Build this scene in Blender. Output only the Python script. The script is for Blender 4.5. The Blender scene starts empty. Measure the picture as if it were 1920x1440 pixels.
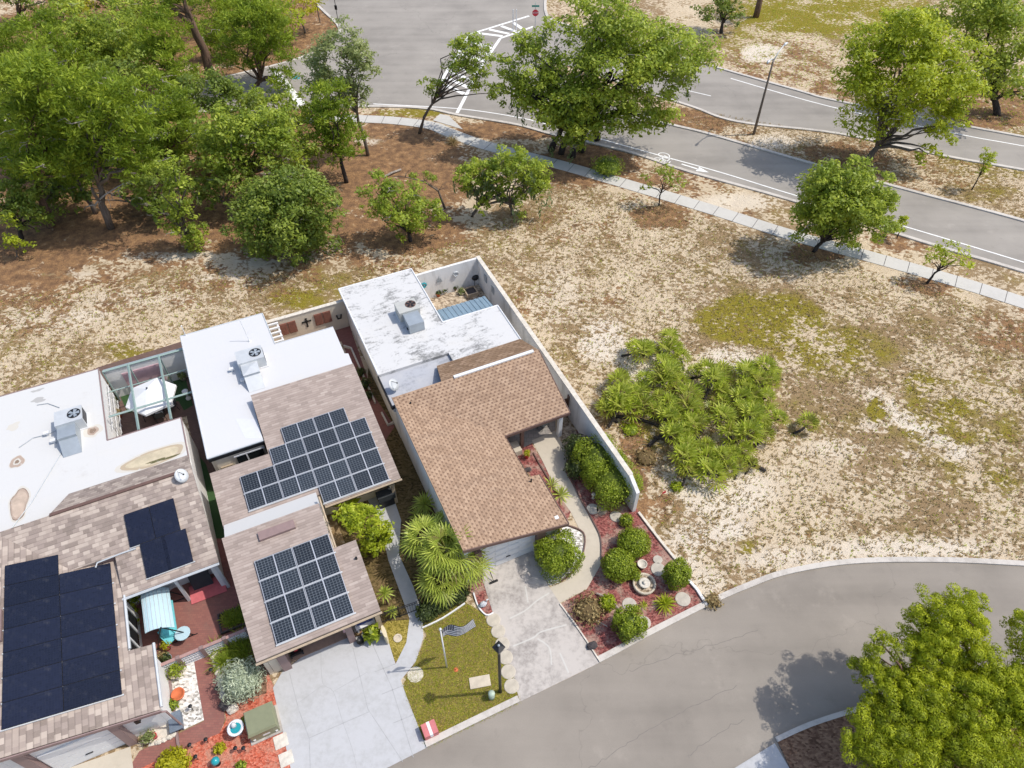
import bpy, math, random
import numpy as np
from mathutils import Vector, Matrix, Euler

random.seed(7)
RNG = np.random.default_rng(11)
R = math.radians
scene = bpy.context.scene
COL = scene.collection

# ------------------------------------------------------------------ camera model and the two ground frames
F, TH, CAMH, A = 1331.0, R(47.4), 35.0, R(24.9)      # focal length in px (1920 wide), tilt below horizon, height, street grid angle
ST, CT, SA, CA = math.sin(TH), math.cos(TH), math.sin(A), math.cos(A)

def gp(x, y, z=0.0):
    "where the sight line through a photograph point meets the level z"
    X, Y, Z = x - 960, F * CT + (720 - y) * ST, -F * ST + (720 - y) * CT
    t = (z - CAMH) / Z
    return (X * t, Y * t)
def to_uv(X, Y): return (X * CA + Y * SA, -X * SA + Y * CA)
def to_xy(u, v): return (u * CA - v * SA, u * SA + v * CA)
def uv(x, y, z=0.0): return to_uv(*gp(x, y, z))
def pxs(X, Y, Z):
    dz = Z - CAMH
    f = Y * CT - dz * ST
    return 960 + F * X / f, 720 - F * (Y * ST + dz * CT) / f

# ------------------------------------------------------------------ material helpers
class NT:
    def __init__(s, name):
        s.m = bpy.data.materials.new(name); s.m.use_nodes = True
        s.nt = s.m.node_tree; s.b = s.nt.nodes['Principled BSDF']
    def n(s, typ, **kw):
        nd = s.nt.nodes.new(typ)
        for k, v in kw.items():
            if k.startswith('i_'):
                key = k[2:].replace('_', ' ')
                s.put(nd.inputs[int(key) if key.isdigit() else key], v)
            else: setattr(nd, k, v)
        return nd
    def put(s, inp, v):
        if isinstance(v, bpy.types.NodeSocket): s.nt.links.new(v, inp)
        elif isinstance(v, bpy.types.Node): s.nt.links.new(v.outputs[0], inp)
        else:
            if isinstance(v, tuple) and len(v) == 3 and inp.type == 'RGBA': v = (*v, 1)
            inp.default_value = v
    def math(s, op, a, b=0.0, c=None, clamp=False):
        nd = s.nt.nodes.new('ShaderNodeMath'); nd.operation = op; nd.use_clamp = clamp
        s.put(nd.inputs[0], a); s.put(nd.inputs[1], b)
        if c is not None: s.put(nd.inputs[2], c)
        return nd.outputs[0]
    def mix(s, f, a, b, mode='MIX'):
        nd = s.nt.nodes.new('ShaderNodeMix'); nd.data_type = 'RGBA'; nd.blend_type = mode
        s.put(nd.inputs[0], f); s.put(nd.inputs[6], a); s.put(nd.inputs[7], b)
        return nd.outputs[2]
    def noise(s, vec, scale, detail=3.0, rough=.55, dist=0.0):
        nd = s.n('ShaderNodeTexNoise'); s.put(nd.inputs['Vector'], vec)
        nd.inputs['Scale'].default_value = scale; nd.inputs['Detail'].default_value = detail
        nd.inputs['Roughness'].default_value = rough; nd.inputs['Distortion'].default_value = dist
        return nd.outputs['Fac']
    def ramp(s, fac, stops, interp='LINEAR'):
        nd = s.n('ShaderNodeValToRGB'); s.put(nd.inputs[0], fac); cr = nd.color_ramp; cr.interpolation = interp
        while len(cr.elements) < len(stops): cr.elements.new(.5)
        for e, (p, c) in zip(cr.elements, stops):
            e.position = p; e.color = (*c, 1) if isinstance(c, tuple) else (c, c, c, 1)
        return nd.outputs['Color']
    def step(s, x, lo, hi):
        nd = s.n('ShaderNodeMapRange', interpolation_type='SMOOTHSTEP'); s.put(nd.inputs['Value'], x)
        nd.inputs['From Min'].default_value = lo; nd.inputs['From Max'].default_value = hi
        return nd.outputs['Result']
    def obj(s): return s.n('ShaderNodeTexCoord').outputs['Object']
    def mapped(s, vec, scale=(1, 1, 1), rot=(0, 0, 0), loc=(0, 0, 0)):
        nd = s.n('ShaderNodeMapping'); s.put(nd.inputs['Vector'], vec)
        nd.inputs['Scale'].default_value = scale; nd.inputs['Rotation'].default_value = rot; nd.inputs['Location'].default_value = loc
        return nd.outputs[0]
    def bump(s, h, strength=.3, dist=.02):
        nd = s.n('ShaderNodeBump'); nd.inputs['Strength'].default_value = strength; nd.inputs['Distance'].default_value = dist
        s.put(nd.inputs['Height'], h); s.nt.links.new(nd.outputs[0], s.b.inputs['Normal'])
    def out(s, col, rough=.85, metal=0.0, spec=None):
        s.put(s.b.inputs['Base Color'], col); s.put(s.b.inputs['Roughness'], rough); s.b.inputs['Metallic'].default_value = metal
        if spec is not None: s.b.inputs['Specular IOR Level'].default_value = spec
        return s.m

def plain(name, c, rough=.8, metal=0.0, var=.18, scale=4.0, bump=0.0, spec=None, fine=40.0):
    t = NT(name); v = t.obj()
    a = t.noise(v, scale, 4); b = t.noise(v, fine, 2)
    k = t.math('ADD', t.math('MULTIPLY', a, .7), t.math('MULTIPLY', b, .3))
    lo = tuple(x * (1 - var) for x in c); hi = tuple(min(1, x * (1 + var)) for x in c)
    if bump: t.bump(b, bump, .02)
    return t.out(t.ramp(k, [(.3, lo), (.7, hi)]), rough, metal, spec)

def white_roof(name, dirt, tint=(.58, .58, .585), grey=(.20, .20, .19)):
    t = NT(name); v = t.obj()
    big = t.noise(v, .35, 3); mid = t.noise(t.mapped(v, (1.0, 2.2, 1)), 1.3, 6, .68); fine = t.noise(v, 7, 5, .7)
    k = t.math('ADD', t.math('MULTIPLY', mid, .62), t.math('MULTIPLY', fine, .38))
    k = t.math('ADD', k, t.math('MULTIPLY', t.math('SUBTRACT', big, .5), .55))
    c = t.mix(t.math('MULTIPLY', t.step(k, .60 - .12 * dirt, .86 - .24 * dirt), min(1, .18 + .75 * dirt)), tint, grey)
    seam = t.n('ShaderNodeTexBrick', offset=0.0, i_Scale=1.0); t.put(seam.inputs['Vector'], v)
    for key, val in (('Brick Width', 30.0), ('Row Height', 1.9), ('Mortar Size', .02), ('Mortar Smooth', .6)): seam.inputs[key].default_value = val
    c = t.mix(t.math('MULTIPLY', seam.outputs['Fac'], .10 + .12 * dirt), c, (.45, .44, .42))
    c = t.mix(t.math('MULTIPLY', t.step(t.noise(v, .8, 4), .5, .8), .18), c, (.62, .58, .50))
    t.bump(t.noise(v, 3, 4), .25, .03)
    return t.out(c, .75, spec=.3)

def shingle(name, stops, bw, bh, turned=False, gap=.03, tab=None, tabamt=.7, streak=.12):
    t = NT(name); v = t.obj()
    if turned: v = t.mapped(v, (1, 1, 1), (0, 0, R(90)))
    br = t.n('ShaderNodeTexBrick', offset=.5, offset_frequency=2); t.put(br.inputs['Vector'], v)
    for key, val in (('Color1', (0, 0, 0, 1)), ('Color2', (1, 1, 1, 1)), ('Mortar', (.5, .5, .5, 1)), ('Scale', 1.0), ('Brick Width', bw), ('Row Height', bh), ('Mortar Size', 0.0), ('Bias', 0.0)):
        br.inputs[key].default_value = val
    k = t.math('ADD', t.math('MULTIPLY', br.outputs['Color'], .75), t.math('MULTIPLY', t.noise(v, 1.1, 4), .25))
    c = t.ramp(k, stops)
    sx = t.n('ShaderNodeSeparateXYZ'); t.put(sx.inputs[0], v)
    row = t.math('DIVIDE', sx.outputs[1], bh); fr = t.math('FRACT', row)
    edge = t.math('LESS_THAN', fr, .18)
    c = t.mix(t.math('MULTIPLY', edge, .32), c, tuple(x * .35 for x in stops[0][1]))
    if tab:
        off = t.math('MULTIPLY', t.math('FLOOR', row), .5)
        fx = t.math('FRACT', t.math('ADD', t.math('DIVIDE', sx.outputs[0], bw * 1.02), off))
        wob = t.math('MULTIPLY', t.noise(v, 2.3, 2), .35)
        d = t.math('MULTIPLY', t.math('LESS_THAN', fx, t.math('ADD', wob, .22)), t.math('LESS_THAN', fr, .55))
        c = t.mix(t.math('MULTIPLY', d, tabamt), c, tab)
    c = t.mix(t.math('MULTIPLY', t.step(t.noise(t.mapped(v, (2.2, .35, 1)), 1.0, 4), .45, .75), streak), c, (.10, .08, .07))
    gr = t.noise(v, 90, 2)
    c = t.mix(t.math('MULTIPLY', t.step(gr, .35, .7), .18), c, (.55, .46, .40))
    t.bump(t.math('ADD', t.math('MULTIPLY', fr, -.6), t.math('MULTIPLY', gr, .3)), .5, .02)
    return t.out(c, .92, spec=.2)

def concrete(name, c, stain=.5, dark=(.20, .19, .18)):
    t = NT(name); v = t.obj()
    a = t.noise(v, .55, 5, .6); b = t.noise(v, 3.5, 6, .7); d = t.noise(v, 30, 3)
    k = t.math('ADD', t.math('MULTIPLY', a, .5), t.math('MULTIPLY', b, .5))
    col = t.mix(t.math('MULTIPLY', t.step(k, .42, .68), stain), c, dark)
    col = t.mix(t.math('MULTIPLY', t.step(d, .4, .7), .12), col, tuple(min(1, x * 1.25) for x in c))
    t.bump(d, .2, .01)
    return t.out(col, .9, spec=.25)

def asphalt(name, c):
    t = NT(name); v = t.obj()
    a = t.noise(v, .16, 5, .6); st = t.noise(t.mapped(v, (.08, 1.1, 1), (0, 0, R(-22))), .5, 4); d = t.noise(v, 26, 3, .7)
    k = t.math('ADD', t.math('MULTIPLY', a, .6), t.math('MULTIPLY', st, .4))
    col = t.ramp(k, [(.34, tuple(x * .74 for x in c)), (.5, c), (.66, tuple(x * 1.18 for x in c))])
    col = t.mix(t.math('MULTIPLY', t.step(d, .35, .75), .25), col, tuple(x * .6 for x in c))
    col = t.mix(t.math('MULTIPLY', t.step(t.noise(v, .9, 6, .7), .56, .72), .28), col, tuple(x * .62 for x in c))
    col = t.mix(t.math('MULTIPLY', t.step(t.noise(v, .33, 5, .7), .58, .70), .35), col, tuple(min(1, x * 1.3) for x in c))
    vo = t.n('ShaderNodeTexVoronoi', feature='DISTANCE_TO_EDGE', i_Scale=.045); t.put(vo.inputs['Vector'], t.n('ShaderNodeVectorMath', operation='ADD', i_0=v, i_1=t.mapped(t.n('ShaderNodeTexNoise', i_Scale=.45, i_Detail=6.0, i_Vector=v).outputs['Color'], (4.0, 4.0, 0))).outputs[0])
    col = t.mix(t.math('MULTIPLY', t.math('SUBTRACT', 1.0, t.step(vo.outputs['Distance'], .0003, .0014)), .22), col, tuple(x * .35 for x in c))
    t.bump(d, .25, .01)
    return t.out(col, .88, spec=.3)

def mulch(name, lo, mid, hi, scale=9.0, pale=None):
    t = NT(name); v = t.obj()
    vo = t.n('ShaderNodeTexVoronoi', i_Scale=scale, i_Randomness=1.0); t.put(vo.inputs['Vector'], t.mapped(v, (1, 1.7, 1), (0, 0, .6)))
    k = t.math('ADD', t.math('MULTIPLY', t.n('ShaderNodeSeparateColor', i_0=vo.outputs['Color']).outputs[0], .55), t.math('MULTIPLY', t.noise(v, 1.2, 5, .65), .45))
    c = t.ramp(k, [(.2, lo), (.48, mid), (.8, hi)])
    if pale: c = t.mix(t.math('MULTIPLY', t.step(t.noise(v, .9, 6, .75), .46, .62), .8), c, pale)
    t.bump(vo.outputs['Distance'], .8, .04)
    return t.out(c, .95, spec=.1)

def brick(name, c1, c2, bw, bh, mortar=(.35, .30, .27)):
    t = NT(name); v = t.obj()
    br = t.n('ShaderNodeTexBrick', offset=.5); t.put(br.inputs['Vector'], v)
    for key, val in (('Color1', (*c1, 1)), ('Color2', (*c2, 1)), ('Mortar', (*mortar, 1)), ('Scale', 1.0), ('Brick Width', bw), ('Row Height', bh), ('Mortar Size', .008)): br.inputs[key].default_value = val
    c = t.mix(t.math('MULTIPLY', t.step(t.noise(v, .7, 5, .65), .45, .75), .5), br.outputs['Color'], (.17, .12, .10))
    return t.out(c, .9, spec=.2)

def leaf(name, dark, mid, light, trans=.35, gloss=.5):
    t = NT(name); dark, mid, light = (tuple(min(.75, x * 1.13) for x in c_) for c_ in (dark, mid, light))
    at = t.n('ShaderNodeAttribute', attribute_name='ct'); geo = t.n('ShaderNodeNewGeometry')
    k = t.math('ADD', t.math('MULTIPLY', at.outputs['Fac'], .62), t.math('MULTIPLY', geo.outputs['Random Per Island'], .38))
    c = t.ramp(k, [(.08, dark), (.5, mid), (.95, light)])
    t.out(c, gloss, spec=.35)
    tr = t.n('ShaderNodeBsdfTranslucent'); t.put(tr.inputs[0], t.mix(.5, c, tuple(min(1, x * 1.5) for x in light)))
    mx = t.n('ShaderNodeMixShader'); mx.inputs[0].default_value = trans
    t.nt.links.new(t.b.outputs[0], mx.inputs[1]); t.nt.links.new(tr.outputs[0], mx.inputs[2])
    t.nt.links.new(mx.outputs[0], t.nt.nodes['Material Output'].inputs[0])
    return t.m

def bark(name, c):
    t = NT(name); v = t.obj()
    k = t.noise(t.mapped(v, (6, 6, 1.2)), 1.5, 5, .7)
    t.bump(k, .8, .05)
    return t.out(t.ramp(k, [(.3, tuple(x * .5 for x in c)), (.7, tuple(x * 1.4 for x in c))]), .95, spec=.1)

M = {}
M['white_roof'] = white_roof('white_roof', .16, (.575, .57, .555), (.34, .30, .255))
M['white_roof_clean'] = white_roof('white_roof_clean', .07, (.575, .575, .58), (.36, .35, .34))
M['white_roof_weathered'] = white_roof('white_roof_weathered', .85, (.57, .565, .555), (.15, .15, .145))
M['grey_roof'] = white_roof('grey_roof', .7, (.40, .41, .44), (.24, .25, .27))
tb = [(.1, (.27, .172, .108)), (.5, (.34, .222, .142)), (.9, (.405, .275, .182))]
M['shingle_tan'] = shingle('shingle_tan', tb, .28, .19, tab=(.115, .06, .035), tabamt=.8)
M['shingle_tan_turned'] = shingle('shingle_tan_turned', tb, .28, .19, True, tab=(.12, .065, .035), tabamt=.75)
M['shingle_tan_dark'] = shingle('shingle_tan_dark', [(.1, (.17, .10, .05)), (.5, (.24, .15, .085)), (.9, (.32, .21, .13))], .40, .24, tab=(.12, .06, .03), tabamt=.6)
rb = [(.1, (.275, .22, .19)), (.45, (.33, .265, .23)), (.8, (.38, .31, .27)), (.97, (.46, .39, .34))]
M['shingle_rose'] = shingle('shingle_rose', rb, .42, .15, streak=.10)
gb = [(.1, (.20, .16, .135)), (.4, (.285, .23, .20)), (.65, (.36, .295, .25)), (.95, (.50, .425, .36))]
M['shingle_blend'] = shingle('shingle_blend', gb, .30, .22, streak=.08)
M['shingle_blend_turned'] = shingle('shingle_blend_turned', gb, .27, .24, True, streak=.08)
M['stucco'] = plain('stucco', (.70, .69, .67), .9, var=.10, scale=1.2, bump=.25)
M['stucco_dirty'] = NT('stucco_dirty'); _t = M['stucco_dirty']; _v = _t.obj()
_k = _t.noise(_t.mapped(_v, (1.2, 1.2, .25)), 1.4, 5, .65)
M['stucco_dirty'] = _t.out(_t.mix(_t.math('MULTIPLY', _t.step(_k, .46, .72), .55), (.70, .69, .67), (.36, .34, .31)), .9, spec=.2)
M['stucco_cream'] = plain('stucco_cream', (.62, .55, .44), .9, var=.12, scale=1.0, bump=.25)
M['white_paint'] = plain('white_paint', (.70, .70, .70), .5, var=.05)
M['brown_trim'] = plain('brown_trim', (.13, .075, .06), .6, var=.2)
M['mauve_trim'] = plain('mauve_trim', (.24, .165, .155), .6, var=.12)
M['brown_wood'] = plain('brown_wood', (.12, .055, .03), .6, var=.3, scale=6)
M['pale_wood'] = plain('pale_wood', (.42, .33, .23), .8, var=.2, scale=8)
M['black_metal'] = plain('black_metal', (.018, .018, .02), .45, .3, var=.1)
M['dark_glass'] = plain('dark_glass', (.015, .02, .022), .08, var=.1, spec=.6)
M['galv'] = plain('galv', (.36, .40, .43), .45, .35, var=.12, scale=2)
M['galv_pale'] = plain('galv_pale', (.55, .57, .58), .5, .2, var=.1, scale=2)
M['ac_beige'] = plain('ac_beige', (.46, .46, .43), .6, .1, var=.08)
M['sage'] = plain('sage', (.27, .36, .33), .5, .1, var=.1)
M['panel_frame'] = plain('panel_frame', (.62, .63, .65), .35, .6, var=.05)
M['panel_black'] = plain('panel_black', (.012, .013, .02), .4, .3, var=.1)
M['corrugated'] = plain('corrugated', (.33, .43, .48), .35, .5, var=.18, scale=1.5)
M['terracotta'] = plain('terracotta', (.55, .14, .05), .8, var=.15)
M['teal'] = plain('teal', (.02, .28, .32), .25, var=.1)
M['aqua'] = plain('aqua', (.16, .55, .60), .5, var=.12)
M['aqua_pale'] = plain('aqua_pale', (.42, .57, .62), .7, var=.06)
M['red_paint'] = plain('red_paint', (.55, .05, .06), .5, var=.15)
M['pink_fabric'] = plain('pink_fabric', (.55, .13, .14), .8, var=.15)
M['rug_pink'] = plain('rug_pink', (.50, .33, .36), .95, var=.25, scale=1.5)
M['olive_paint'] = plain('olive_paint', (.21, .22, .13), .45, var=.08)
M['pale_green'] = plain('pale_green', (.38, .46, .36), .5, var=.1)
M['stone'] = plain('stone', (.52, .45, .35), .9, var=.2, scale=3, bump=.3)
M['pale_stone'] = plain('pale_stone', (.60, .55, .47), .9, var=.25, scale=5, bump=.3)
M['dark_rock'] = plain('dark_rock', (.06, .05, .05), .9, var=.3, bump=.4)
M['canvas'] = plain('canvas', (.74, .74, .74), .8, var=.03)
M['flag_dark'] = plain('flag_dark', (.05, .055, .08), .8, var=.1)
M['fabric_dark'] = plain('fabric_dark', (.03, .035, .04), .85, var=.2)
M['cushion'] = plain('cushion', (.55, .56, .58), .9, var=.12)
M['sign_red'] = plain('sign_red', (.62, .03, .05), .4, var=.06)
M['paint_line'] = plain('paint_line', (.78, .77, .74), .7, var=.14, scale=2)
M['blue_line'] = plain('blue_line', (.02, .30, .36), .7, var=.1)
M['concrete_old'] = concrete('concrete_old', (.48, .44, .40), 1.0, (.25, .225, .205))
M['concrete_new'] = concrete('concrete_new', (.46, .46, .465), .55, (.33, .325, .31))
M['concrete_path'] = concrete('concrete_path', (.50, .445, .36), .40, (.36, .32, .25))
M['sidewalk'] = concrete('sidewalk', (.52, .50, .46), .35, (.34, .32, .29))
M['kerb'] = concrete('kerb', (.55, .51, .46), .55, (.25, .22, .19))
M['asphalt'] = asphalt('asphalt', (.272, .240, .203))
M['asphalt_far'] = asphalt('asphalt_far', (.305, .278, .245))
M['mulch_red'] = mulch('mulch_red', (.09, .035, .03), (.235, .072, .065), (.36, .15, .125), 9, (.40, .29, .23))
M['mulch_orange'] = mulch('mulch_orange', (.27, .055, .033), (.50, .115, .065), (.60, .22, .15), 10, (.46, .24, .17))
M['mulch_brown'] = mulch('mulch_brown', (.10, .055, .035), (.20, .115, .075), (.30, .19, .12), 8)
M['pebbles'] = mulch('pebbles', (.20, .18, .15), (.62, .59, .54), (.82, .80, .76), 7)
M['river_rock'] = mulch('river_rock', (.14, .10, .07), (.38, .30, .21), (.60, .50, .38), 6)
M['pavers_red'] = brick('pavers_red', (.29, .125, .10), (.24, .10, .085), .22, .11, (.20, .10, .085))
M['pavers_brown'] = brick('pavers_brown', (.17, .105, .085), (.13, .085, .07), .2, .1, (.10, .07, .06))
M['tile'] = brick('tile', (.33, .30, .27), (.28, .26, .24), .3, .3, (.15, .14, .13))
M['turf'] = plain('turf', (.03, .075, .02), .9, var=.25, scale=8)
M['side_grass'] = mulch('side_grass', (.06, .045, .02), (.13, .095, .04), (.20, .14, .07), 7)
M['leaf_oak'] = leaf('leaf_oak', (.065, .10, .010), (.19, .26, .026), (.42, .47, .06), .4)
M['leaf_oak_dark'] = leaf('leaf_oak_dark', (.05, .078, .012), (.125, .18, .024), (.27, .325, .045))
M['leaf_light'] = leaf('leaf_light', (.11, .155, .008), (.27, .335, .018), (.48, .51, .04), .4)
M['leaf_grey'] = leaf('leaf_grey', (.08, .105, .035), (.20, .245, .08), (.36, .39, .16), .4)
M['leaf_pine'] = leaf('leaf_pine', (.055, .092, .006), (.155, .225, .016), (.33, .395, .035), .4, .6)
M['leaf_pine_near'] = leaf('leaf_pine_near', (.055, .07, .004), (.225, .275, .008), (.46, .49, .02), .3, .6)
M['leaf_bush'] = leaf('leaf_bush', (.06, .085, .006), (.18, .24, .014), (.38, .43, .04), .3)
M['leaf_bush_dark'] = leaf('leaf_bush_dark', (.018, .03, .008), (.05, .07, .018), (.12, .15, .04), .25)
M['leaf_palm'] = leaf('leaf_palm', (.17, .125, .05), (.25, .32, .045), (.56, .60, .13), .35, .4)
M['leaf_palmetto'] = leaf('leaf_palmetto', (.19, .135, .055), (.25, .33, .02), (.68, .70, .15), .35, .4)
M['leaf_silver'] = leaf('leaf_silver', (.20, .24, .16), (.38, .43, .30), (.58, .62, .47), .25, .8)
M['leaf_yellow'] = leaf('leaf_yellow', (.16, .17, .008), (.34, .34, .015), (.52, .48, .03), .4)
M['leaf_dry'] = leaf('leaf_dry', (.14, .095, .04), (.27, .20, .085), (.42, .33, .16), .25, .8)
M['moss'] = leaf('moss', (.06, .09, .03), (.13, .17, .06), (.25, .29, .13), .3, .9)
M['bark'] = bark('bark', (.16, .13, .105))
M['bark_pine'] = bark('bark_pine', (.17, .11, .08))
M['bark_dark'] = bark('bark_dark', (.06, .05, .045))
M['deadwood'] = bark('deadwood', (.36, .32, .28))
M['palm_trunk'] = bark('palm_trunk', (.14, .10, .075))

def cells_mat(name, cell, line, nx, ny, w, h, lw):
    t = NT(name); v = t.obj()
    br = t.n('ShaderNodeTexBrick', offset=0.0); t.put(br.inputs['Vector'], v)
    for key, val in (('Color1', (*cell, 1)), ('Color2', (*(x * 1.35 for x in cell), 1)), ('Mortar', (*line, 1)), ('Scale', 1.0), ('Brick Width', w / nx), ('Row Height', h / ny), ('Mortar Size', lw), ('Mortar Smooth', .2)): br.inputs[key].default_value = val
    oi = t.n('ShaderNodeObjectInfo'); k = t.math('ADD', t.math('MULTIPLY', oi.outputs['Random'], .5), .75)
    c = t.mix(1.0, br.outputs['Color'], k, 'MULTIPLY'); dust = t.step(t.noise(v, 1.4, 5, .7), .5, .8)
    return t.out(t.mix(t.math('MULTIPLY', dust, .07), c, (.40, .38, .34)), t.math('ADD', t.math('MULTIPLY', dust, .2), .18), spec=.5)
M['cells_grid'] = cells_mat('cells_grid', (.012, .016, .022), (.15, .17, .19), 12, 8, 1.80, 1.0, .008)
M['cells_dark'] = cells_mat('cells_dark', (.008, .010, .022), (.013, .016, .030), 20, 10, 2.2, 1.1, .008)

# ------------------------------------------------------------------ mesh builder
class MB:
    def __init__(s): s.v = []; s.f = []; s.mi = []
    def add(s, vs, fs, mi=0):
        b = len(s.v); s.v += [tuple(p) for p in vs]; s.f += [tuple(b + i for i in f) for f in fs]; s.mi += [mi] * len(fs); return s
    def prism(s, poly, z0, z1, mi=0):
        n = len(poly); a = sum(poly[i][0] * poly[(i + 1) % n][1] - poly[(i + 1) % n][0] * poly[i][1] for i in range(n))
        if a < 0: poly = poly[::-1]
        return s.add([(x, y, z0) for x, y in poly] + [(x, y, z1) for x, y in poly],
                     [tuple(range(n))[::-1], tuple(range(n, 2 * n))] + [(i, (i + 1) % n, n + (i + 1) % n, n + i) for i in range(n)], mi)
    def box(s, x0, x1, y0, y1, z0, z1, mi=0): return s.prism([(x0, y0), (x1, y0), (x1, y1), (x0, y1)], z0, z1, mi)
    def slab(s, poly, zf, th, mi=0, mi_side=None):
        "roof slab: plan polygon, top height zf(x,y), vertical thickness th"
        n = len(poly); a = sum(poly[i][0] * poly[(i + 1) % n][1] - poly[(i + 1) % n][0] * poly[i][1] for i in range(n))
        if a < 0: poly = poly[::-1]
        vs = [(x, y, zf(x, y) - th) for x, y in poly] + [(x, y, zf(x, y)) for x, y in poly]
        s.add(vs, [tuple(range(n))[::-1], tuple(range(n, 2 * n))], mi)
        return s.add(vs, [(i, (i + 1) % n, n + (i + 1) % n, n + i) for i in range(n)], mi if mi_side is None else mi_side)
    def sheet(s, poly, z, mi=0): return s.prism(poly, z - .1, z, mi)
    def tube(s, pts, rad, n=7, mi=0):
        pts = [Vector(p) for p in pts]; k = len(pts)
        if not hasattr(rad, '__len__'): rad = [rad] * k
        vs = []; up = Vector((.31, .17, .93))
        for i, p in enumerate(pts):
            d = (pts[min(i + 1, k - 1)] - pts[max(i - 1, 0)]); d = d.normalized() if d.length > 1e-6 else Vector((0, 0, 1))
            a = d.cross(up if abs(d.dot(up)) < .97 else Vector((1, 0, 0))).normalized(); b = d.cross(a)
            for j in range(n):
                t = 2 * math.pi * j / n; vs.append(p + (a * math.cos(t) + b * math.sin(t)) * rad[i])
        fs = [(i * n + j, i * n + (j + 1) % n, (i + 1) * n + (j + 1) % n, (i + 1) * n + j) for i in range(k - 1) for j in range(n)]
        fs += [tuple(range(n))[::-1], tuple(range((k - 1) * n, k * n))]
        return s.add(vs, fs, mi)
    def lathe(s, c, prof, n=16, mi=0):
        vs = []; 
        for r, z in prof: vs += [(c[0] + r * math.cos(2 * math.pi * j / n), c[1] + r * math.sin(2 * math.pi * j / n), c[2] + z) for j in range(n)]
        k = len(prof)
        fs = [(i * n + j, i * n + (j + 1) % n, (i + 1) * n + (j + 1) % n, (i + 1) * n + j) for i in range(k - 1) for j in range(n)]
        return s.add(vs, fs + [tuple(range(n))[::-1], tuple(range((k - 1) * n, k * n))], mi)
    def ball(s, c, r, n=12, m=8, jit=0.0, mi=0):
        rx, ry, rz = r if hasattr(r, '__len__') else (r, r, r); vs = [(c[0], c[1], c[2] - rz)]
        for i in range(1, m):
            a = -math.pi / 2 + math.pi * i / m
            for j in range(n):
                q = 1 + random.uniform(-jit, jit); b = 2 * math.pi * j / n
                vs.append((c[0] + rx * q * math.cos(a) * math.cos(b), c[1] + ry * q * math.cos(a) * math.sin(b), c[2] + rz * q * math.sin(a)))
        vs.append((c[0], c[1], c[2] + rz)); L = len(vs) - 1
        fs = [(0, 1 + (j + 1) % n, 1 + j) for j in range(n)] + [(1 + i * n + j, 1 + i * n + (j + 1) % n, 1 + (i + 1) * n + (j + 1) % n, 1 + (i + 1) * n + j) for i in range(m - 2) for j in range(n)]
        fs += [(L, 1 + (m - 2) * n + j, 1 + (m - 2) * n + (j + 1) % n) for j in range(n)]
        return s.add(vs, fs, mi)
    def build(s, name, mats, parent=None, org=(0, 0, 0), smooth=False):
        me = bpy.data.meshes.new(name)
        me.from_pydata([(x - org[0], y - org[1], z - org[2]) for x, y, z in s.v], [], s.f)
        if not isinstance(mats, (list, tuple)): mats = [mats]
        for m in mats: me.materials.append(M[m] if isinstance(m, str) else m)
        if len(mats) > 1: me.polygons.foreach_set('material_index', s.mi)
        if smooth: me.polygons.foreach_set('use_smooth', [True] * len(s.f))
        me.update()
        o = bpy.data.objects.new(name, me); COL.objects.link(o)
        if parent: o.parent = parent
        return o

ORG = {}
def tag(o, label, cat, group=None, kind=None):
    if label: o['label'] = label
    if cat: o['category'] = cat
    if group: o['group'] = group
    if kind: o['kind'] = kind
    return o
def thing(name, label, cat, org=(0, 0, 0), frame='uv', group=None):
    "Empty at a thing's base; parts are drawn in the uv street grid (frame uv) or in world xy and hung below it"
    o = bpy.data.objects.new(name, None); COL.objects.link(o); o.empty_display_size = .3
    x, y = to_xy(org[0], org[1]) if frame == 'uv' else org[:2]
    o.location = (x, y, org[2]); o.rotation_euler = (0, 0, A if frame == 'uv' else 0)
    ORG[o.name] = tuple(org); return tag(o, label, cat, group)
def part(root, name, mb, mat, smooth=False, base=None):
    return mb.build(name, mat, root, ORG[(base or root).name], smooth)
def sub(root, pt, name, mb, mat, smooth=False): return mb.build(name, mat, pt, ORG[root.name], smooth)
def solo(name, mb, mat, label, cat, org, frame='uv', group=None, smooth=False):
    "a thing that is one mesh"
    o = mb.build(name, mat, None, org, smooth)
    x, y = to_xy(org[0], org[1]) if frame == 'uv' else org[:2]
    o.location = (x, y, org[2]); o.rotation_euler = (0, 0, A if frame == 'uv' else 0)
    return tag(o, label, cat, group)
def struct(name, mb, mat, smooth=False):
    return tag(mb.build(name, mat, None, (0, 0, 0), smooth), None, None, None, 'structure')
def copy_tree(o, parent=None):
    c = o.copy(); COL.objects.link(c)
    if parent: c.parent = parent
    for ch in [x for x in bpy.data.objects if x.parent == o]: copy_tree(ch, c)
    return c
def place(o, u, v, z=0, rz=0.0, label=None):
    x, y = to_xy(u, v); o.location = (x, y, z); o.rotation_euler = (0, 0, A + rz)
    if label: o['label'] = label
    return o

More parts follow.
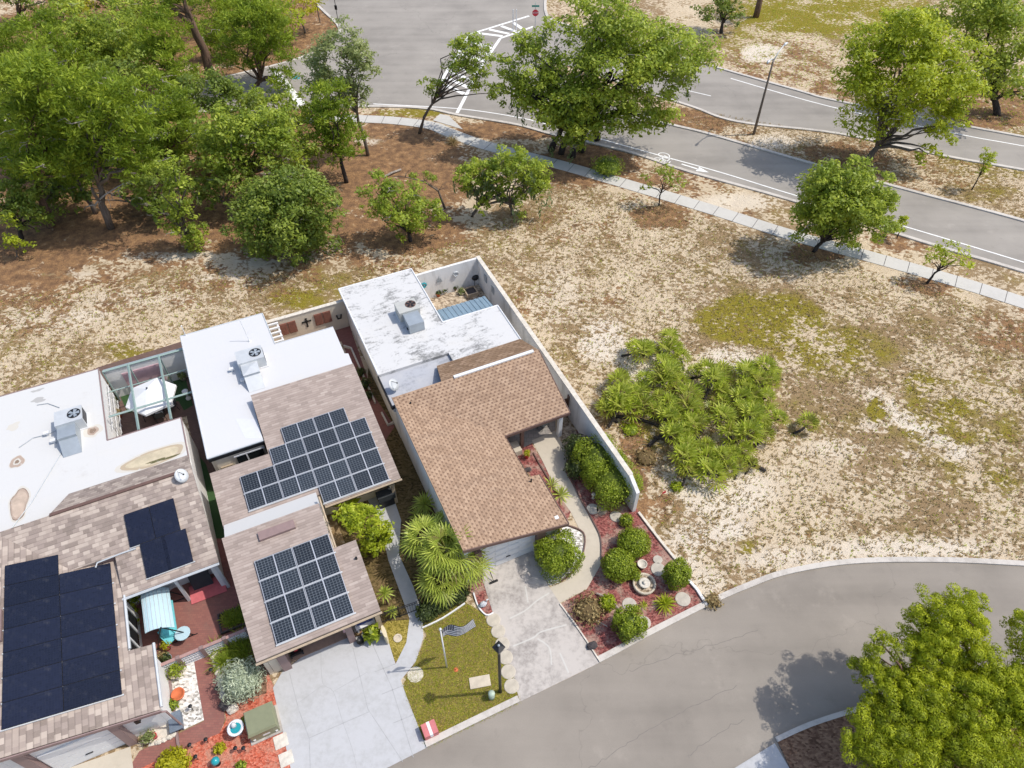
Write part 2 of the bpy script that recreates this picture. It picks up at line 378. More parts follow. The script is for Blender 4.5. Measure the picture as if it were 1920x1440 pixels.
def smooth_line(pts, k=6, closed=False):
    P = [Vector((*p, 0)) for p in pts]; n = len(P); out = []
    for i in range(n if closed else n - 1):
        if closed: a, b, c, d = P[i - 1], P[i], P[(i + 1) % n], P[(i + 2) % n]
        else: a, b, c, d = P[max(i - 1, 0)], P[i], P[i + 1], P[min(i + 2, n - 1)]
        for j in range(k):
            t = j / k
            q = .5 * ((2 * b) + (c - a) * t + (2 * a - 5 * b + 4 * c - d) * t * t + (3 * b - a - 3 * c + d) * t ** 3)
            out.append((q.x, q.y))
    if not closed: out.append((P[-1].x, P[-1].y))
    return out
def G(pts, z=0): return [gp(x, y, z) for x, y in pts]
def offset_line(pts, d):
    out = []
    for i, p in enumerate(pts):
        a = pts[max(i - 1, 0)]; b = pts[min(i + 1, len(pts) - 1)]
        t = Vector((b[0] - a[0], b[1] - a[1])).normalized(); out.append((p[0] - t.y * d, p[1] + t.x * d))
    return out
def ribbon(mb, pts, d0, d1, z0, z1, mi=0):
    a = offset_line(pts, d0); b = offset_line(pts, d1); n = len(pts)
    vs = [(*p, z0) for p in a] + [(*p, z0) for p in b] + [(*p, z1) for p in a] + [(*p, z1) for p in b]
    fs = []
    for i in range(n - 1):
        fs += [(2 * n + i, 2 * n + i + 1, 3 * n + i + 1, 3 * n + i), (i, 2 * n + i, 2 * n + i + 1, i + 1)[::-1], (n + i, n + i + 1, 3 * n + i + 1, 3 * n + i)[::-1]]
    fs += [(0, n, 3 * n, 2 * n), (n - 1, 2 * n - 1, 4 * n - 1, 3 * n - 1)[::-1]]
    return mb.add(vs, fs, mi)

# ------------------------------------------------------------------ foliage
def quad_mesh(name, V, ct, mat, parent=None, extra=None):
    "V (n,4,3) leaf quads, ct (n) tint per leaf; extra = MB of solid geometry put in the same mesh"
    n = len(V); me = bpy.data.meshes.new(name)
    ev = extra.v if extra else []; ef = extra.f if extra else []
    nv = n * 4 + len(ev); me.vertices.add(nv)
    co = np.concatenate([V.reshape(-1, 3), np.array(ev, dtype=float).reshape(-1, 3)]) if ev else V.reshape(-1, 3)
    me.vertices.foreach_set('co', co.astype(np.float32).ravel())
    tot = np.concatenate([np.full(n, 4), np.array([len(f) for f in ef], dtype=int)]) if ef else np.full(n, 4)
    idx = np.arange(n * 4)
    if ef: idx = np.concatenate([idx, np.array([i + n * 4 for f in ef for i in f])])
    me.loops.add(len(idx)); me.loops.foreach_set('vertex_index', idx.astype(np.int32))
    me.polygons.add(len(tot)); me.polygons.foreach_set('loop_start', (np.cumsum(tot) - tot).astype(np.int32))
    at = me.attributes.new('ct', 'FLOAT', 'POINT')
    at.data.foreach_set('value', np.concatenate([np.repeat(ct, 4), np.zeros(len(ev))]).astype(np.float32))
    me.materials.append(M[mat]); me.update(calc_edges=True); me.validate()
    o = bpy.data.objects.new(name, me); COL.objects.link(o)
    if parent: o.parent = parent
    return o
def unit(n):
    d = RNG.normal(size=(n, 3)); return d / np.linalg.norm(d, axis=1, keepdims=True)
def leaf_quads(C, size, aspect=.5, nrm=None, spread=.7, along=None):
    n = len(C); N = unit(n)
    if nrm is not None: N = N * spread + nrm; N /= np.linalg.norm(N, axis=1, keepdims=True) + 1e-9
    T = unit(n) if along is None else along + unit(n) * .45
    T = T - (T * N).sum(1, keepdims=True) * N; T /= np.linalg.norm(T, axis=1, keepdims=True) + 1e-9
    B = np.cross(N, T); L = (size * RNG.uniform(.45, 1.5, n))[:, None] * .5; W = L * aspect
    return np.stack([C + T * L, C + B * W, C - T * L, C - B * W], 1)
def crown(clumps, nleaf, size, aspect=.5, mode='leaf', low=.22):
    if mode == 'puff': low = .15
    "clumps: list of (x,y,z,r,tint). leaves sit mostly on each clump's shell"
    C = np.array([c[:3] for c in clumps]); r = np.array([c[3] for c in clumps]); tint = np.array([c[4] for c in clumps])
    p = r ** 2 / (r ** 2).sum(); k = RNG.choice(len(clumps), nleaf, p=p)
    D = unit(nleaf); flip = (D[:, 2] < -.1) & (RNG.random(nleaf) > low); D[flip, 2] *= -1
    rad = r[k] * ((RNG.random(nleaf) ** .45) * RNG.uniform(.85, 1.12, nleaf) if mode != 'puff' else RNG.uniform(.72, 1.04, nleaf))
    P = C[k] + D * rad[:, None] * np.array([1, 1, .8])
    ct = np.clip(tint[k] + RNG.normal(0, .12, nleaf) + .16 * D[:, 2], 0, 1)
    if mode == 'needle': V = leaf_quads(P, size, aspect, None, 1, D)
    elif mode == 'puff': V = leaf_quads(P, size, aspect, D, .38)
    else: V = leaf_quads(P, size, aspect, D * .6 + np.array([0, 0, .55]), .75)
    return V, ct
def clumpy(c, rad, n, cr, rs, gap=0.0):
    "n clumps spread through an ellipsoid, denser to its outside and top"
    out = []
    for _ in range(n):
        d = Vector((rs.gauss(0, 1), rs.gauss(0, 1), rs.gauss(.25, 1))).normalized(); q = rs.uniform(.35, .92)
        p = (c[0] + d.x * rad[0] * q, c[1] + d.y * rad[1] * q, c[2] + d.z * rad[2] * q)
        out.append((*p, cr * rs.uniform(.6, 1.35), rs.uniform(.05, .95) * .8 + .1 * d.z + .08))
    return out
def limb(mb, a, b, r0, r1, rs, k=5, wob=.08, n=6):
    a, b = Vector(a), Vector(b); L = (b - a).length; pts = []
    for i in range(k + 1):
        t = i / k; p = a.lerp(b, t) + Vector((rs.gauss(0, 1), rs.gauss(0, 1), rs.gauss(0, .5))) * wob * L * math.sin(math.pi * t) * .6
        p.z += .10 * L * math.sin(math.pi * t); pts.append(p)
    mb.tube(pts, [r0 + (r1 - r0) * i / k for i in range(k + 1)], n); return pts
def tree(name, label, base, lobes, mat='leaf_oak', bark_m='bark', nclump=26, dens=1.0, size=.40, tr=.22, cat='tree', group=None, mode='leaf', cr=.30, aspect=.5, trunks=None, moss=0, bare=0, seed=0, top=None):
    """base = foot of the trunk in the photograph; lobes = crown masses (px centre, px radii[, depth shift]) hung above that foot.
    The lobe's height follows from its place above the foot."""
    rs = random.Random(seed + int(base[0] * 7 + base[1] * 13))
    bx, by = gp(*base); root = thing(name, label, cat, (bx, by, 0), 'xy', group)
    clumps = []; cents = []
    for lb in lobes:
        cx, cy, rx, ry = lb[:4]; dy = lb[4] if len(lb) > 4 else 0.0
        Yd, Zd = F * CT + (720 - cy) * ST, -F * ST + (720 - cy) * CT
        t = (by + dy) / Yd; hz = max(.6, CAMH + Zd * t); X = (cx - 960) * t; dep = (by + dy) * CT - (hz - CAMH) * ST
        mx, my = rx * dep / F, ry * dep / F
        hz = max(hz, my * .75)
        cents.append((X, by + dy, hz, (mx + my) / 2))
        clumps += clumpy((X, by + dy, hz), (mx, (mx + my) * .5, my * .95), max(7, int(nclump * math.sqrt(rx * ry) / 44)), 1.0 * cr * (mx + my) / 2, rs)
    area = sum(4 * c[3] ** 2 for c in clumps)
    nl = int(min(170000 if mode == 'puff' else 80000, max(600, dens * area * 1.35 / (size * size * aspect))))
    V, ct = crown(clumps, nl, size, aspect, mode); ct = np.clip(ct + rs.uniform(-.16, .10), 0, 1)
    o3 = np.array([bx, by, 0])
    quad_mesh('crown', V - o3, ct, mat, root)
    mb = MB(); zs = min(c[2] - c[3] * .45 for c in cents); zs = max(.5, zs)
    mean = Vector((sum(c[0] for c in cents) / len(cents), sum(c[1] for c in cents) / len(cents), 0))
    feet = trunks or [base]
    for ft in feet:
        fx, fy = gp(*ft); topv = Vector((fx, fy, zs)).lerp(Vector((mean.x, mean.y, zs)), .35)
        ps = limb(mb, (fx, fy, -.1), topv, tr * 1.25, tr * .8, rs, 5, .04, 8)
        tgt = sorted(clumps, key=lambda c: rs.random())[:max(4, min(12, 2 * len(cents)) // len(feet))]
        for c in tgt: limb(mb, ps[-1], c[:3], tr * .55, tr * .08, rs, 4, .10, 5)
        for c in cents: limb(mb, ps[-2], c[:3], tr * .7, tr * .2, rs, 5, .08, 6)
    dm = MB()
    for _ in range(bare):
        c = rs.choice(clumps); c2 = (c[0] + rs.uniform(-1, 1) * c[3] * 2, c[1] - rs.uniform(.2, 1) * c[3] * 1.5, c[2] + rs.uniform(-.3, .8) * c[3])
        limb(dm, c[:3], c2, .045, .012, rs, 4, .2, 4)
        c3 = Vector(c[:3]).lerp(Vector(c2), .5); limb(dm, c3, c3 + Vector((rs.uniform(-.6, .6), rs.uniform(-.8, .2), rs.uniform(-.3, .5))), .025, .008, rs, 3, .2, 4)
    part(root, 'trunk', mb, bark_m, True)
    if bare: part(root, 'dead_branches', dm, 'deadwood', True)['kind'] = 'stuff'
    if moss:
        P = []; 
        for _ in range(moss):
            c = rs.choice(clumps); x, y = c[0] + rs.uniform(-1, 1) * c[3], c[1] + rs.uniform(-1, .4) * c[3]; L = rs.uniform(.6, 1.6)
            for i in range(26): P.append((x + rs.gauss(0, .14), y + rs.gauss(0, .14), c[2] - c[3] * .5 - L * i / 26))
        P = np.array(P); P = P[P[:, 2] > .3]
        al = np.tile(np.array([[0, 0, -1.0]]), (len(P), 1))
        quad_mesh('hanging_moss', leaf_quads(P, .42, .32, None, 1, al) - o3, RNG.random(len(P)), 'moss', root)['kind'] = 'stuff'
    return root

def bush(name, label, base_uv, r, h, mat='leaf_bush', n=2600, size=.13, cat='bush', group=None, shape='ball', lumps=None, z0=0.0, rough=.05, aspect=.55):
    u, v = base_uv; root = thing(name, label, cat, (u, v, z0), 'uv', group)
    lumps = lumps or [(0, 0, r, h)]
    VS, CT_ = [], []; mb = MB()
    for du, dv, rr, hh in lumps:
        m = max(200, int(n * rr * rr / sum(q[2] ** 2 for q in lumps)))
        D = unit(m); D[:, 2] = np.abs(D[:, 2]) * np.where(RNG.random(m) < .25, -.8, 1)
        e = .6 if shape == 'drum' else 1.0
        S = np.sign(D) * np.abs(D) ** e; S /= (np.abs(S) ** (2 / e)).sum(1, keepdims=True) ** (e / 2)
        q = (RNG.uniform(.90 - rough, 1.04 + rough, m) + .07 * np.sin(D[:, 0] * 5 + u) * np.cos(D[:, 1] * 6 + v) + .05 * np.sin(D[:, 2] * 8 + u * 3))[:, None]
        C = np.array([du, dv, hh * .5]) + S * q * np.array([rr, rr, hh * .52])
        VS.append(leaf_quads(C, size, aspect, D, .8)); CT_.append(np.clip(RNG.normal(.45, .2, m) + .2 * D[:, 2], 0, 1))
        mb.ball((du, dv, hh * .48), (rr * .86, rr * .86, hh * .46), 12, 8, .04)
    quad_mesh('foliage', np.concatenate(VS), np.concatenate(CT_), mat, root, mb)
    st = MB()
    for du, dv, rr, hh in lumps: st.tube([(u + du, v + dv, z0 - .05), (u + du + .02, v + dv, z0 + hh * .3), (u + du, v + dv + .03, z0 + hh * .6)], [.05, .04, .02], 6)
    part(root, 'stem', st, 'bark_dark')
    return root

def fan(P, org, az, el, L, stalk, spread=1.9, nb=15, droop=.35, wid=.07, tint=.5, ct=None):
    "one fan frond: blades radiating from the end of a stalk"
    d = np.array([math.cos(az) * math.cos(el), math.sin(az) * math.cos(el), math.sin(el)])
    side = np.array([-math.sin(az), math.cos(az), 0.0]); nrm = np.cross(d, side)
    o = np.array(org); tip = o + d * stalk - np.array([0, 0, .08 * stalk])
    P.append([o + side * .018, o - side * .018, tip - side * .012, tip + side * .012]); ct.append(tint * .7)
    for i in range(nb):
        a = spread * (2 * i / (nb - 1) - 1) * .5 * 1.6; q = math.cos(a * .55)
        b = d * math.cos(a) + side * math.sin(a); l = L * (.65 + .35 * q); w = wid * .5
        s2 = np.cross(b, nrm); s2 /= np.linalg.norm(s2) + 1e-9
        m = tip + b * l * .55 - np.array([0, 0, droop * .12 * l]) + nrm * .02; e = tip + b * l - np.array([0, 0, droop * l * RNG.uniform(.4, 1.0)])
        P.append([tip, m + s2 * w, m, m - s2 * w][:1] + [m + s2 * w, e, m - s2 * w]); ct.append(tint + RNG.uniform(-.2, .3))
def palm_head(cx, cy, z, n, L, stalk, elr=(-.5, 1.2), nb=15, wid=.07, droop=.4):
    P, ct = [], []
    for i in range(n):
        t = (i + .5) / n; az = i * 2.399 + RNG.uniform(-.3, .3); el = elr[0] + (elr[1] - elr[0]) * t ** .8
        fan(P, (cx, cy, z), az, el, L * RNG.uniform(.8, 1.1), stalk * RNG.uniform(.8, 1.15), 2.0, nb, droop, wid, (.02 if t < .1 or RNG.random() < .06 else .32 + .4 * t), ct)
    return np.array(P), np.clip(np.array(ct), 0, 1)
def spiky(mbP, ct, c, n, L, wid, elr=(.1, 1.4), droop=.3):
    for i in range(n):
        t = (i + .5) / n; az = i * 2.399; el = elr[0] + (elr[1] - elr[0]) * t
        d = np.array([math.cos(az) * math.cos(el), math.sin(az) * math.cos(el), math.sin(el)]); s = np.array([-math.sin(az), math.cos(az), 0])
        l = L * RNG.uniform(.75, 1.1); o = np.array(c); m = o + d * l * .5; e = o + d * l - np.array([0, 0, droop * l * math.cos(el)])
        mbP.append([o, m + s * wid * .5, e, m - s * wid * .5]); ct.append(.3 + .5 * RNG.random())

# ================================================================== GROUND
def ground():
    xs = np.concatenate([[-600, -300, -160, -100], np.arange(-78, 79, .55), [100, 160, 300, 600]])
    ys = np.concatenate([[-300, -120, -40, -10], np.arange(2, 112, .55), [130, 170, 300, 700]])
    X, Y = np.meshgrid(xs, ys); nx, ny = len(xs), len(ys)
    x, y = X.ravel(), Y.ravel()
    f = y * CT + CAMH * ST; f = np.where(f < 5, 5, f)
    px = 960 + F * x / f; py = 720 - F * (y * ST - CAMH * CT) / f
    px = np.clip(px, -3000, 5000); py = np.clip(py, -3000, 5000)
    def blobs(lst):
        a = np.zeros(len(x))
        for cx, cy, rx, ry, s in lst:
            d = np.sqrt(((px - cx) / rx) ** 2 + ((py - cy) / ry) ** 2)
            t = np.clip((1.25 - d) / .7, 0, 1); a = np.maximum(a, s * t * t * (3 - 2 * t))
        return a
    straw = blobs([(200, 420, 330, 75, 1), (330, 50, 260, 90, 1), (120, 80, 160, 100, .9), (60, 470, 130, 90, 1), (480, 400, 260, 90, 1), (720, 320, 190, 110, 1), (760, 430, 130, 60, .9), (120, 250, 330, 180, 1), (420, 230, 260, 130, .95),
        (700, 480, 120, 40, .55), (1090, 310, 130, 45, 1), (960, 245, 130, 22, .9), (1250, 350, 120, 40, .55), (1240, 405, 70, 26, .9), (1530, 472, 70, 26, .8), (1735, 535, 70, 22, .75), (1690, 450, 70, 26, .75),
        (1300, 225, 90, 30, .85), (1400, 262, 60, 22, .35), (1580, 300, 110, 40, .75), (1760, 330, 120, 60, .35), (1460, 120, 110, 60, .5), (1560, 180, 60, 40, .6), (1850, 200, 120, 60, .8), (1900, 620, 80, 50, .6), (1180, 900, 45, 130, .75), (1230, 960, 40, 40, .6),  # brown blob at the lot's right edge: shadow painted into the ground colour
        (540, 70, 170, 110, .9), (300, 160, 120, 60, .6), (1000, 90, 80, 30, .9), (1150, 110, 120, 40, .6), (1340, 1125, 25, 16, .7), (300, 470, 150, 40, .5), (180, 540, 260, 60, .42), (470, 520, 160, 40, .45), (60, 560, 120, 80, .5), (1050, 420, 160, 40, .3), (1130, 560, 60, 30, .3), (1300, 400, 160, 20, .35), (1150, 795, 60, 60, .4), (880, 320, 60, 60, .5), (1000, 560, 60, 40, .35)])
    green = blobs([(1430, 600, 130, 55, .9), (1560, 660, 130, 60, .5), (1640, 770, 16, 24, 1), (1730, 720, 40, 30, .6), (1780, 770, 40, 30, .6), (1560, 25, 230, 50, .65), (1420, 80, 90, 40, .4), (640, 530, 130, 40, .35), (240, 660, 60, 24, .45), (90, 740, 70, 22, .4), (390, 620, 60, 20, .3),
        (560, 560, 70, 30, .5), (1390, 690, 40, 20, .5), (1500, 780, 60, 50, .2), (1800, 800, 160, 120, .35), (1850, 300, 120, 50, .45), (1830, 355, 90, 30, .35), (760, 213, 70, 9, 1), (1180, 870, 30, 24, .6), (1210, 820, 40, 30, .5),  (1400, 1030, 20, 14, .8), (1880, 900, 60, 40, .4)])
    sand = blobs([(1130, 640, 55, 45, .8), (1230, 685, 70, 45, .9), (1360, 680, 60, 30, .8), (1350, 920, 110, 60, .7), (330, 478, 110, 12, .42), (120, 515, 70, 10, .45), (480, 490, 50, 12, .4), (250, 560, 130, 14, .35), (160, 590, 60, 10, .5), (420, 520, 60, 8, .5), (1640, 742, 22, 18, .7), (1662, 762, 22, 16, .8), (1690, 782, 30, 14, .85), (1722, 804, 34, 14, .9), (1760, 826, 34, 14, .85), (1800, 848, 34, 12, .8), (1700, 850, 40, 10, .5), (1640, 800, 30, 16, .5), (1560, 840, 60, 20, .4), (1430, 100, 45, 20, .9),
        (1300, 1010, 60, 30, .7), (1370, 990, 40, 26, .8), (1700, 1030, 180, 26, .7), (1480, 1050, 120, 22, .6), (1450, 265, 50, 14, .7), (1380, 380, 80, 18, .55), (1560, 420, 60, 14, .5), (690, 265, 40, 10, .6), (830, 290, 60, 30, .25), (1280, 1060, 40, 26, .7), (1330, 1090, 30, 24, .7), (90, 600, 110, 26, .3), (1040, 560, 60, 60, .3)])
    me = bpy.data.meshes.new('ground'); n = nx * ny
    z = np.where((np.abs(x) < 100) & (y > 36) & (y < 125), 0.0, 0.0)
    me.vertices.add(n); me.vertices.foreach_set('co', np.stack([x, y, z], 1).astype(np.float32).ravel())
    i, j = np.meshgrid(np.arange(nx - 1), np.arange(ny - 1)); a = (j * nx + i).ravel()
    q = np.stack([a, a + 1, a + nx + 1, a + nx], 1)
    me.loops.add(q.size); me.loops.foreach_set('vertex_index', q.astype(np.int32).ravel())
    me.polygons.add(len(q)); me.polygons.foreach_set('loop_start', (np.arange(len(q)) * 4).astype(np.int32))
    at = me.attributes.new('zone', 'FLOAT_COLOR', 'POINT')
    at.data.foreach_set('color', np.stack([straw, green, sand, np.ones(n)], 1).astype(np.float32).ravel())
    me.update(calc_edges=True)
    t = NT('sandy_ground'); v = t.obj()
    z = t.n('ShaderNodeAttribute', attribute_name='zone'); sp = t.n('ShaderNodeSeparateColor'); t.put(sp.inputs[0], z.outputs['Color'])
    Rz, Gz, Bz = sp.outputs[0], sp.outputs[1], sp.outputs[2]
    big = t.noise(v, .15, 6, .65); med = t.noise(v, .55, 5, .62); spk = t.noise(t.mapped(v, (1, 1.25, 1), (0, 0, R(35))), 2.7, 4, .62, .5); fine = t.noise(v, 11, 4, .7)
    sandc = t.ramp(t.math('ADD', t.math('MULTIPLY', med, .55), t.math('MULTIPLY', fine, .45)), [(.32, (.45, .35, .235)), (.52, (.60, .49, .345)), (.70, (.69, .60, .455))])
    sandc = t.mix(t.math('MULTIPLY', Bz, .55), sandc, (.76, .71, .64))
    dry = t.ramp(t.math('ADD', t.math('MULTIPLY', fine, .5), t.math('MULTIPLY', med, .5)), [(.3, (.155, .105, .052)), (.5, (.265, .182, .098)), (.7, (.38, .275, .165))])
    grn = t.ramp(fine, [(.3, (.115, .095, .015)), (.5, (.22, .18, .025)), (.7, (.33, .27, .05))])
    gk = t.step(t.math('ADD', t.math('MULTIPLY', Gz, .75), t.math('SUBTRACT', med, .60)), .02, .35)
    gk = t.math('MAXIMUM', gk, t.math('MULTIPLY', t.step(t.noise(v, .33, 4), .52, .68), .38))
    grass = t.mix(gk, dry, grn)
    th = t.math('ADD', t.math('ADD', spk, t.math('MULTIPLY', t.math('SUBTRACT', big, .5), .85)), t.math('MULTIPLY', t.math('SUBTRACT', med, .5), .7))
    th = t.math('ADD', th, t.math('SUBTRACT', t.math('MULTIPLY', Gz, .16), t.math('MULTIPLY', Bz, .22)))
    th = t.math('ADD', th, t.math('MULTIPLY', t.math('SUBTRACT', fine, .5), .32))
    c = t.mix(t.step(th, .46, .555), sandc, grass)
    st = t.ramp(t.math('ADD', t.math('MULTIPLY', t.noise(v, 1.6, 5, .65), .6), t.math('MULTIPLY', fine, .4)), [(.32, (.085, .05, .03)), (.46, (.19, .11, .062)), (.58, (.33, .19, .09)), (.68, (.50, .37, .25))])
    sk = t.math('ADD', Rz, t.math('ADD', t.math('MULTIPLY', t.math('SUBTRACT', med, .5), 2.2), t.math('MULTIPLY', t.math('SUBTRACT', spk, .5), 1.7)))
    sk = t.math('MULTIPLY', t.step(sk, .36, .62), t.math('SUBTRACT', 1.0, t.math('MULTIPLY', t.step(t.math('ADD', Bz, t.math('MULTIPLY', t.math('SUBTRACT', spk, .5), 2.0)), .35, .6), .9)))
    c = t.mix(sk, c, st)
    t.bump(t.math('ADD', t.math('MULTIPLY', th, .8), t.math('MULTIPLY', fine, .5)), .8, .12)
    me.materials.append(t.out(c, .97, spec=.08))
    o = bpy.data.objects.new('ground', me); COL.objects.link(o)
    return tag(o, None, None, None, 'structure')
ground()

# ------------------------------------------------------------------ residential street and its kerbs
kerb_px = [(-200, 1880), (300, 1652), (600, 1503), (800, 1402), (975, 1316), (1124, 1243), (1225, 1189), (1330, 1136), (1405, 1103), (1480, 1077), (1600, 1058), (1760, 1055), (1920, 1062), (2100, 1075), (2400, 1110)]
kerb_l = smooth_line(G(kerb_px), 6)
street = [(60, 8), (60, -60), (-60, -60), (-60, -20)]
struct('street', MB().sheet(kerb_l + street, .004), 'asphalt')
mb = MB(); rs_ = random.Random(4)
for pts in ([(1060, 1470), (1130, 1425), (1200, 1378), (1290, 1330), (1380, 1285)], [(1290, 1420), (1340, 1380), (1395, 1350)], [(1180, 1260), (1260, 1230), (1350, 1205), (1420, 1180)]):
    q = smooth_line(G(pts), 10); q = [(x + rs_.gauss(0, .035), y + rs_.gauss(0, .035)) for x, y in q]; ribbon(mb, q, -.012, .012, 0, .0065)
struct('street_cracks', mb, plain('crack_dark', (.185, .165, .145), .95))
def near_idx(line, x, y):
    p = gp(x, y); return min(range(len(line)), key=lambda i: (line[i][0] - p[0]) ** 2 + (line[i][1] - p[1]) ** 2)
def kerb(line, w=.30, h=.09, flip=1):
    mb = MB(); ribbon(mb, line, 0, flip * w, -.1, h) if flip > 0 else ribbon(mb, line, -w, 0, -.1, h)
    return struct('kerb', mb, 'kerb')
k1, k2, k3 = near_idx(kerb_l, 800, 1402), near_idx(kerb_l, 970, 1319), near_idx(kerb_l, 1124, 1243)
kerb(kerb_l[k1:k2 + 1]); kerb(kerb_l[k3:])
isl_px = [(1458, 1392), (1520, 1364), (1600, 1338), (1700, 1312), (1800, 1292), (1920, 1275), (2100, 1262), (2500, 1260)]
isl = smooth_line(G(isl_px), 5)
struct('mulch_bed', MB().sheet(isl + G([(2600, 2600), (1560, 1900), (1500, 1480)]), .06), 'mulch_brown')
mbk = MB(); ribbon(mbk, isl, -.0, .22, -.1, .10); struct('kerb', mbk, 'kerb')
struct('driveway', MB().sheet(G([(1452, 1394), (1378, 1440), (1250, 1520), (1300, 1700), (1700, 1900), (1505, 1485)]), .05), 'concrete_new')

# ------------------------------------------------------------------ far roads, footpath, markings
near_px = [(-500, 250), (-200, 236), (100, 222), (300, 212), (513, 204), (700, 199), (800, 203), (860, 215), (970, 233), (1040, 252), (1180, 284), (1290, 320), (1480, 373), (1737, 454), (1920, 508), (2300, 628), (2900, 830)]
near_l = smooth_line(G(near_px), 5)
med_near = smooth_line(G([(2900, 700), (2300, 530), (1920, 417), (1680, 353), (1500, 303), (1327, 253), (1237, 230), (1130, 190), (1060, 150), (1010, 112)]), 5)
med_far = smooth_line(G([(1010, 112), (1090, 128), (1200, 168), (1300, 200), (1353, 220), (1413, 232), (1573, 250), (1773, 292), (1920, 318), (2300, 390), (2900, 520)]), 5)
far_px = [(2900, 440), (2300, 330), (1920, 259), (1807, 238), (1563, 190), (1500, 173), (1363, 134), (1250, 100), (1130, 62), (1050, 45), (1020, 20), (1030, -60), (1040, -160)]
far_l = smooth_line(G(far_px), 5)
left_far = smooth_line(G([(600, -160), (585, -60), (592, 0), (640, 55), (600, 90), (540, 118), (330, 168), (280, 183), (100, 200), (-200, 218), (-500, 230)]), 5)
struct('main_road', MB().sheet(near_l + med_near, .004), 'asphalt_far')
struct('far_road', MB().sheet(med_far + far_l, .008), 'asphalt_far')
cross = G([(1010, 112), (1060, 150), (1130, 190), (1180, 284), (1040, 252), (970, 233), (860, 215), (800, 203), (700, 199), (513, 204), (300, 212), (100, 222), (-200, 236), (-500, 250), (-500, 230), (-200, 218), (100, 200), (280, 183), (330, 168), (540, 118), (600, 90), (640, 55), (592, 0), (585, -60), (600, -160), (1040, -160), (1030, -60), (1020, 20), (1050, 45), (1130, 62), (1200, 168), (1090, 128)])
struct('junction', MB().sheet(cross, .012), 'asphalt_far')
for l, fl in ((near_l, -1), (med_near, -1), (med_far, -1), (far_l, -1), (left_far, -1)):
    mb = MB(); ribbon(mb, l, -.35, 0, -.1, .11); struct('kerb', mb, 'kerb')
path_px = [(250, 262), (560, 226), (700, 224), (800, 234), (840, 248), (900, 270), (975, 290), (1060, 312), (1180, 347), (1340, 395), (1480, 440), (1640, 484), (1800, 530), (1920, 568), (2300, 690)]
path_l = smooth_line(G(path_px), 4)
mb = MB(); ribbon(mb, path_l, -.75, .75, -.1, .04)
mb.sheet(G([(812, 226), (868, 243), (842, 218), (825, 214)]), .036)
struct('footpath', mb, 'sidewalk')
jl = MB(); acc = 0
for i in range(len(path_l) - 1):
    a, b = Vector(path_l[i]), Vector(path_l[i + 1]); L = (b - a).length
    while acc < L:
        p = a.lerp(b, acc / L); t = (b - a).normalized(); n = Vector((-t.y, t.x)); q = [p + n * .75 + t * .02, p - n * .75 + t * .02, p - n * .75 - t * .02, p + n * .75 - t * .02]
        jl.prism([(w.x, w.y) for w in q], .035, .044); acc += 1.75
    acc -= L
struct('footpath_joints', jl, 'dark_rock')
# painted lines: bike lane, edge lines, crossing ladder, stop bars, bicycle and arrow marks
bike_l = smooth_line(G([(700, 195), (860, 204), (970, 220), (1040, 237), (1213, 285), (1350, 323), (1490, 366), (1673, 418), (1920, 492), (2300, 610)]), 5)
mb = MB(); ribbon(mb, bike_l, -.07, .07, .006, .017)
edge_l = smooth_line(G([(1370, 147), (1557, 200), (1800, 252), (1920, 274), (2300, 345)]), 5); ribbon(mb, edge_l, -.07, .07, .002, .013)
ribbon(mb, G([(1290, 170), (1333, 180)]), -.06, .06, .002, .013); ribbon(mb, G([(1150, 128), (1200, 142)]), -.06, .06, .002, .013)
struct('lane_line', mb, 'paint_line')
mb = MB()
def bar(a, b, w): ribbon(mb, G([a, b]), -w / 2, w / 2, .01, .018)
bar((820, 163), (882, 64), .35); bar((882, 64), (992, 30), .35)
bar((857, 212), (900, 128), .35); bar((900, 128), (938, 72), .35); bar((938, 72), (1000, 50), .35)
for k in range(8):
    t = k / 8; a = (824 + 56 * t, 157 - 90 * t); b = (874 + 60 * t, 176 - 98 * t); bar((a[0] + 6, a[1]), (b[0] - 4, b[1]), .55)
for k in range(4): t = k / 4; bar((895 + 90 * t, 62 - 26 * t), (942 + 50 * t, 68 - 18 * t), .5)
struct('crosswalk', mb, 'paint_line')
mb = MB(); bar((513, 130), (566, 197), .9); struct('stop_bar', mb, 'paint_line')
mb = MB(); mb.prism(G([(548, 142), (561, 142), (563, 148), (549, 149)]), .0, .02); struct('painted_mark', mb, 'blue_line')
# bicycle symbol and arrow lying along the lane
c0 = Vector(gp(1243, 297)); d0 = (Vector(gp(1340, 327)) - c0).normalized(); n0 = Vector((-d0.y, d0.x))
def lane(a, b): q = c0 + d0 * a + n0 * b; return (q.x, q.y)
mb = MB()
def lane_bar(a, b, w=.09): 
    A_, B_ = Vector(lane(*a)), Vector(lane(*b)); t = (B_ - A_).normalized(); n = Vector((-t.y, t.x)) * w; mb.prism([(q.x, q.y) for q in (A_ + n, B_ + n, B_ - n, A_ - n)], .004, .02)
for ca, cb in ((-.15, -.55), (-.15, .55)):
    for k in range(14):
        a0, a1 = 2 * math.pi * k / 14, 2 * math.pi * (k + 1) / 14; rr = .42
        lane_bar((ca + rr * math.cos(a0) * 1.3, cb + rr * math.sin(a0)), (ca + rr * math.cos(a1) * 1.3, cb + rr * math.sin(a1)), .05)
for a, b in (((-.15, -.55), (.55, -.3)), ((.55, -.3), (.6, .35)), ((.6, .35), (-.15, .55)), ((-.15, 0), (.55, -.3)), ((-.15, 0), (.6, .35)), ((-.15, -.55), (-.15, 0)), ((.6, .35), (.85, .3)), ((.8, -.42), (.85, -.15))): lane_bar(a, b, .045)
lane_bar((1.9, 0), (3.6, 0), .09)
mb.prism([lane(3.5, -.42), lane(4.6, 0), lane(3.5, .42)], .004, .02)
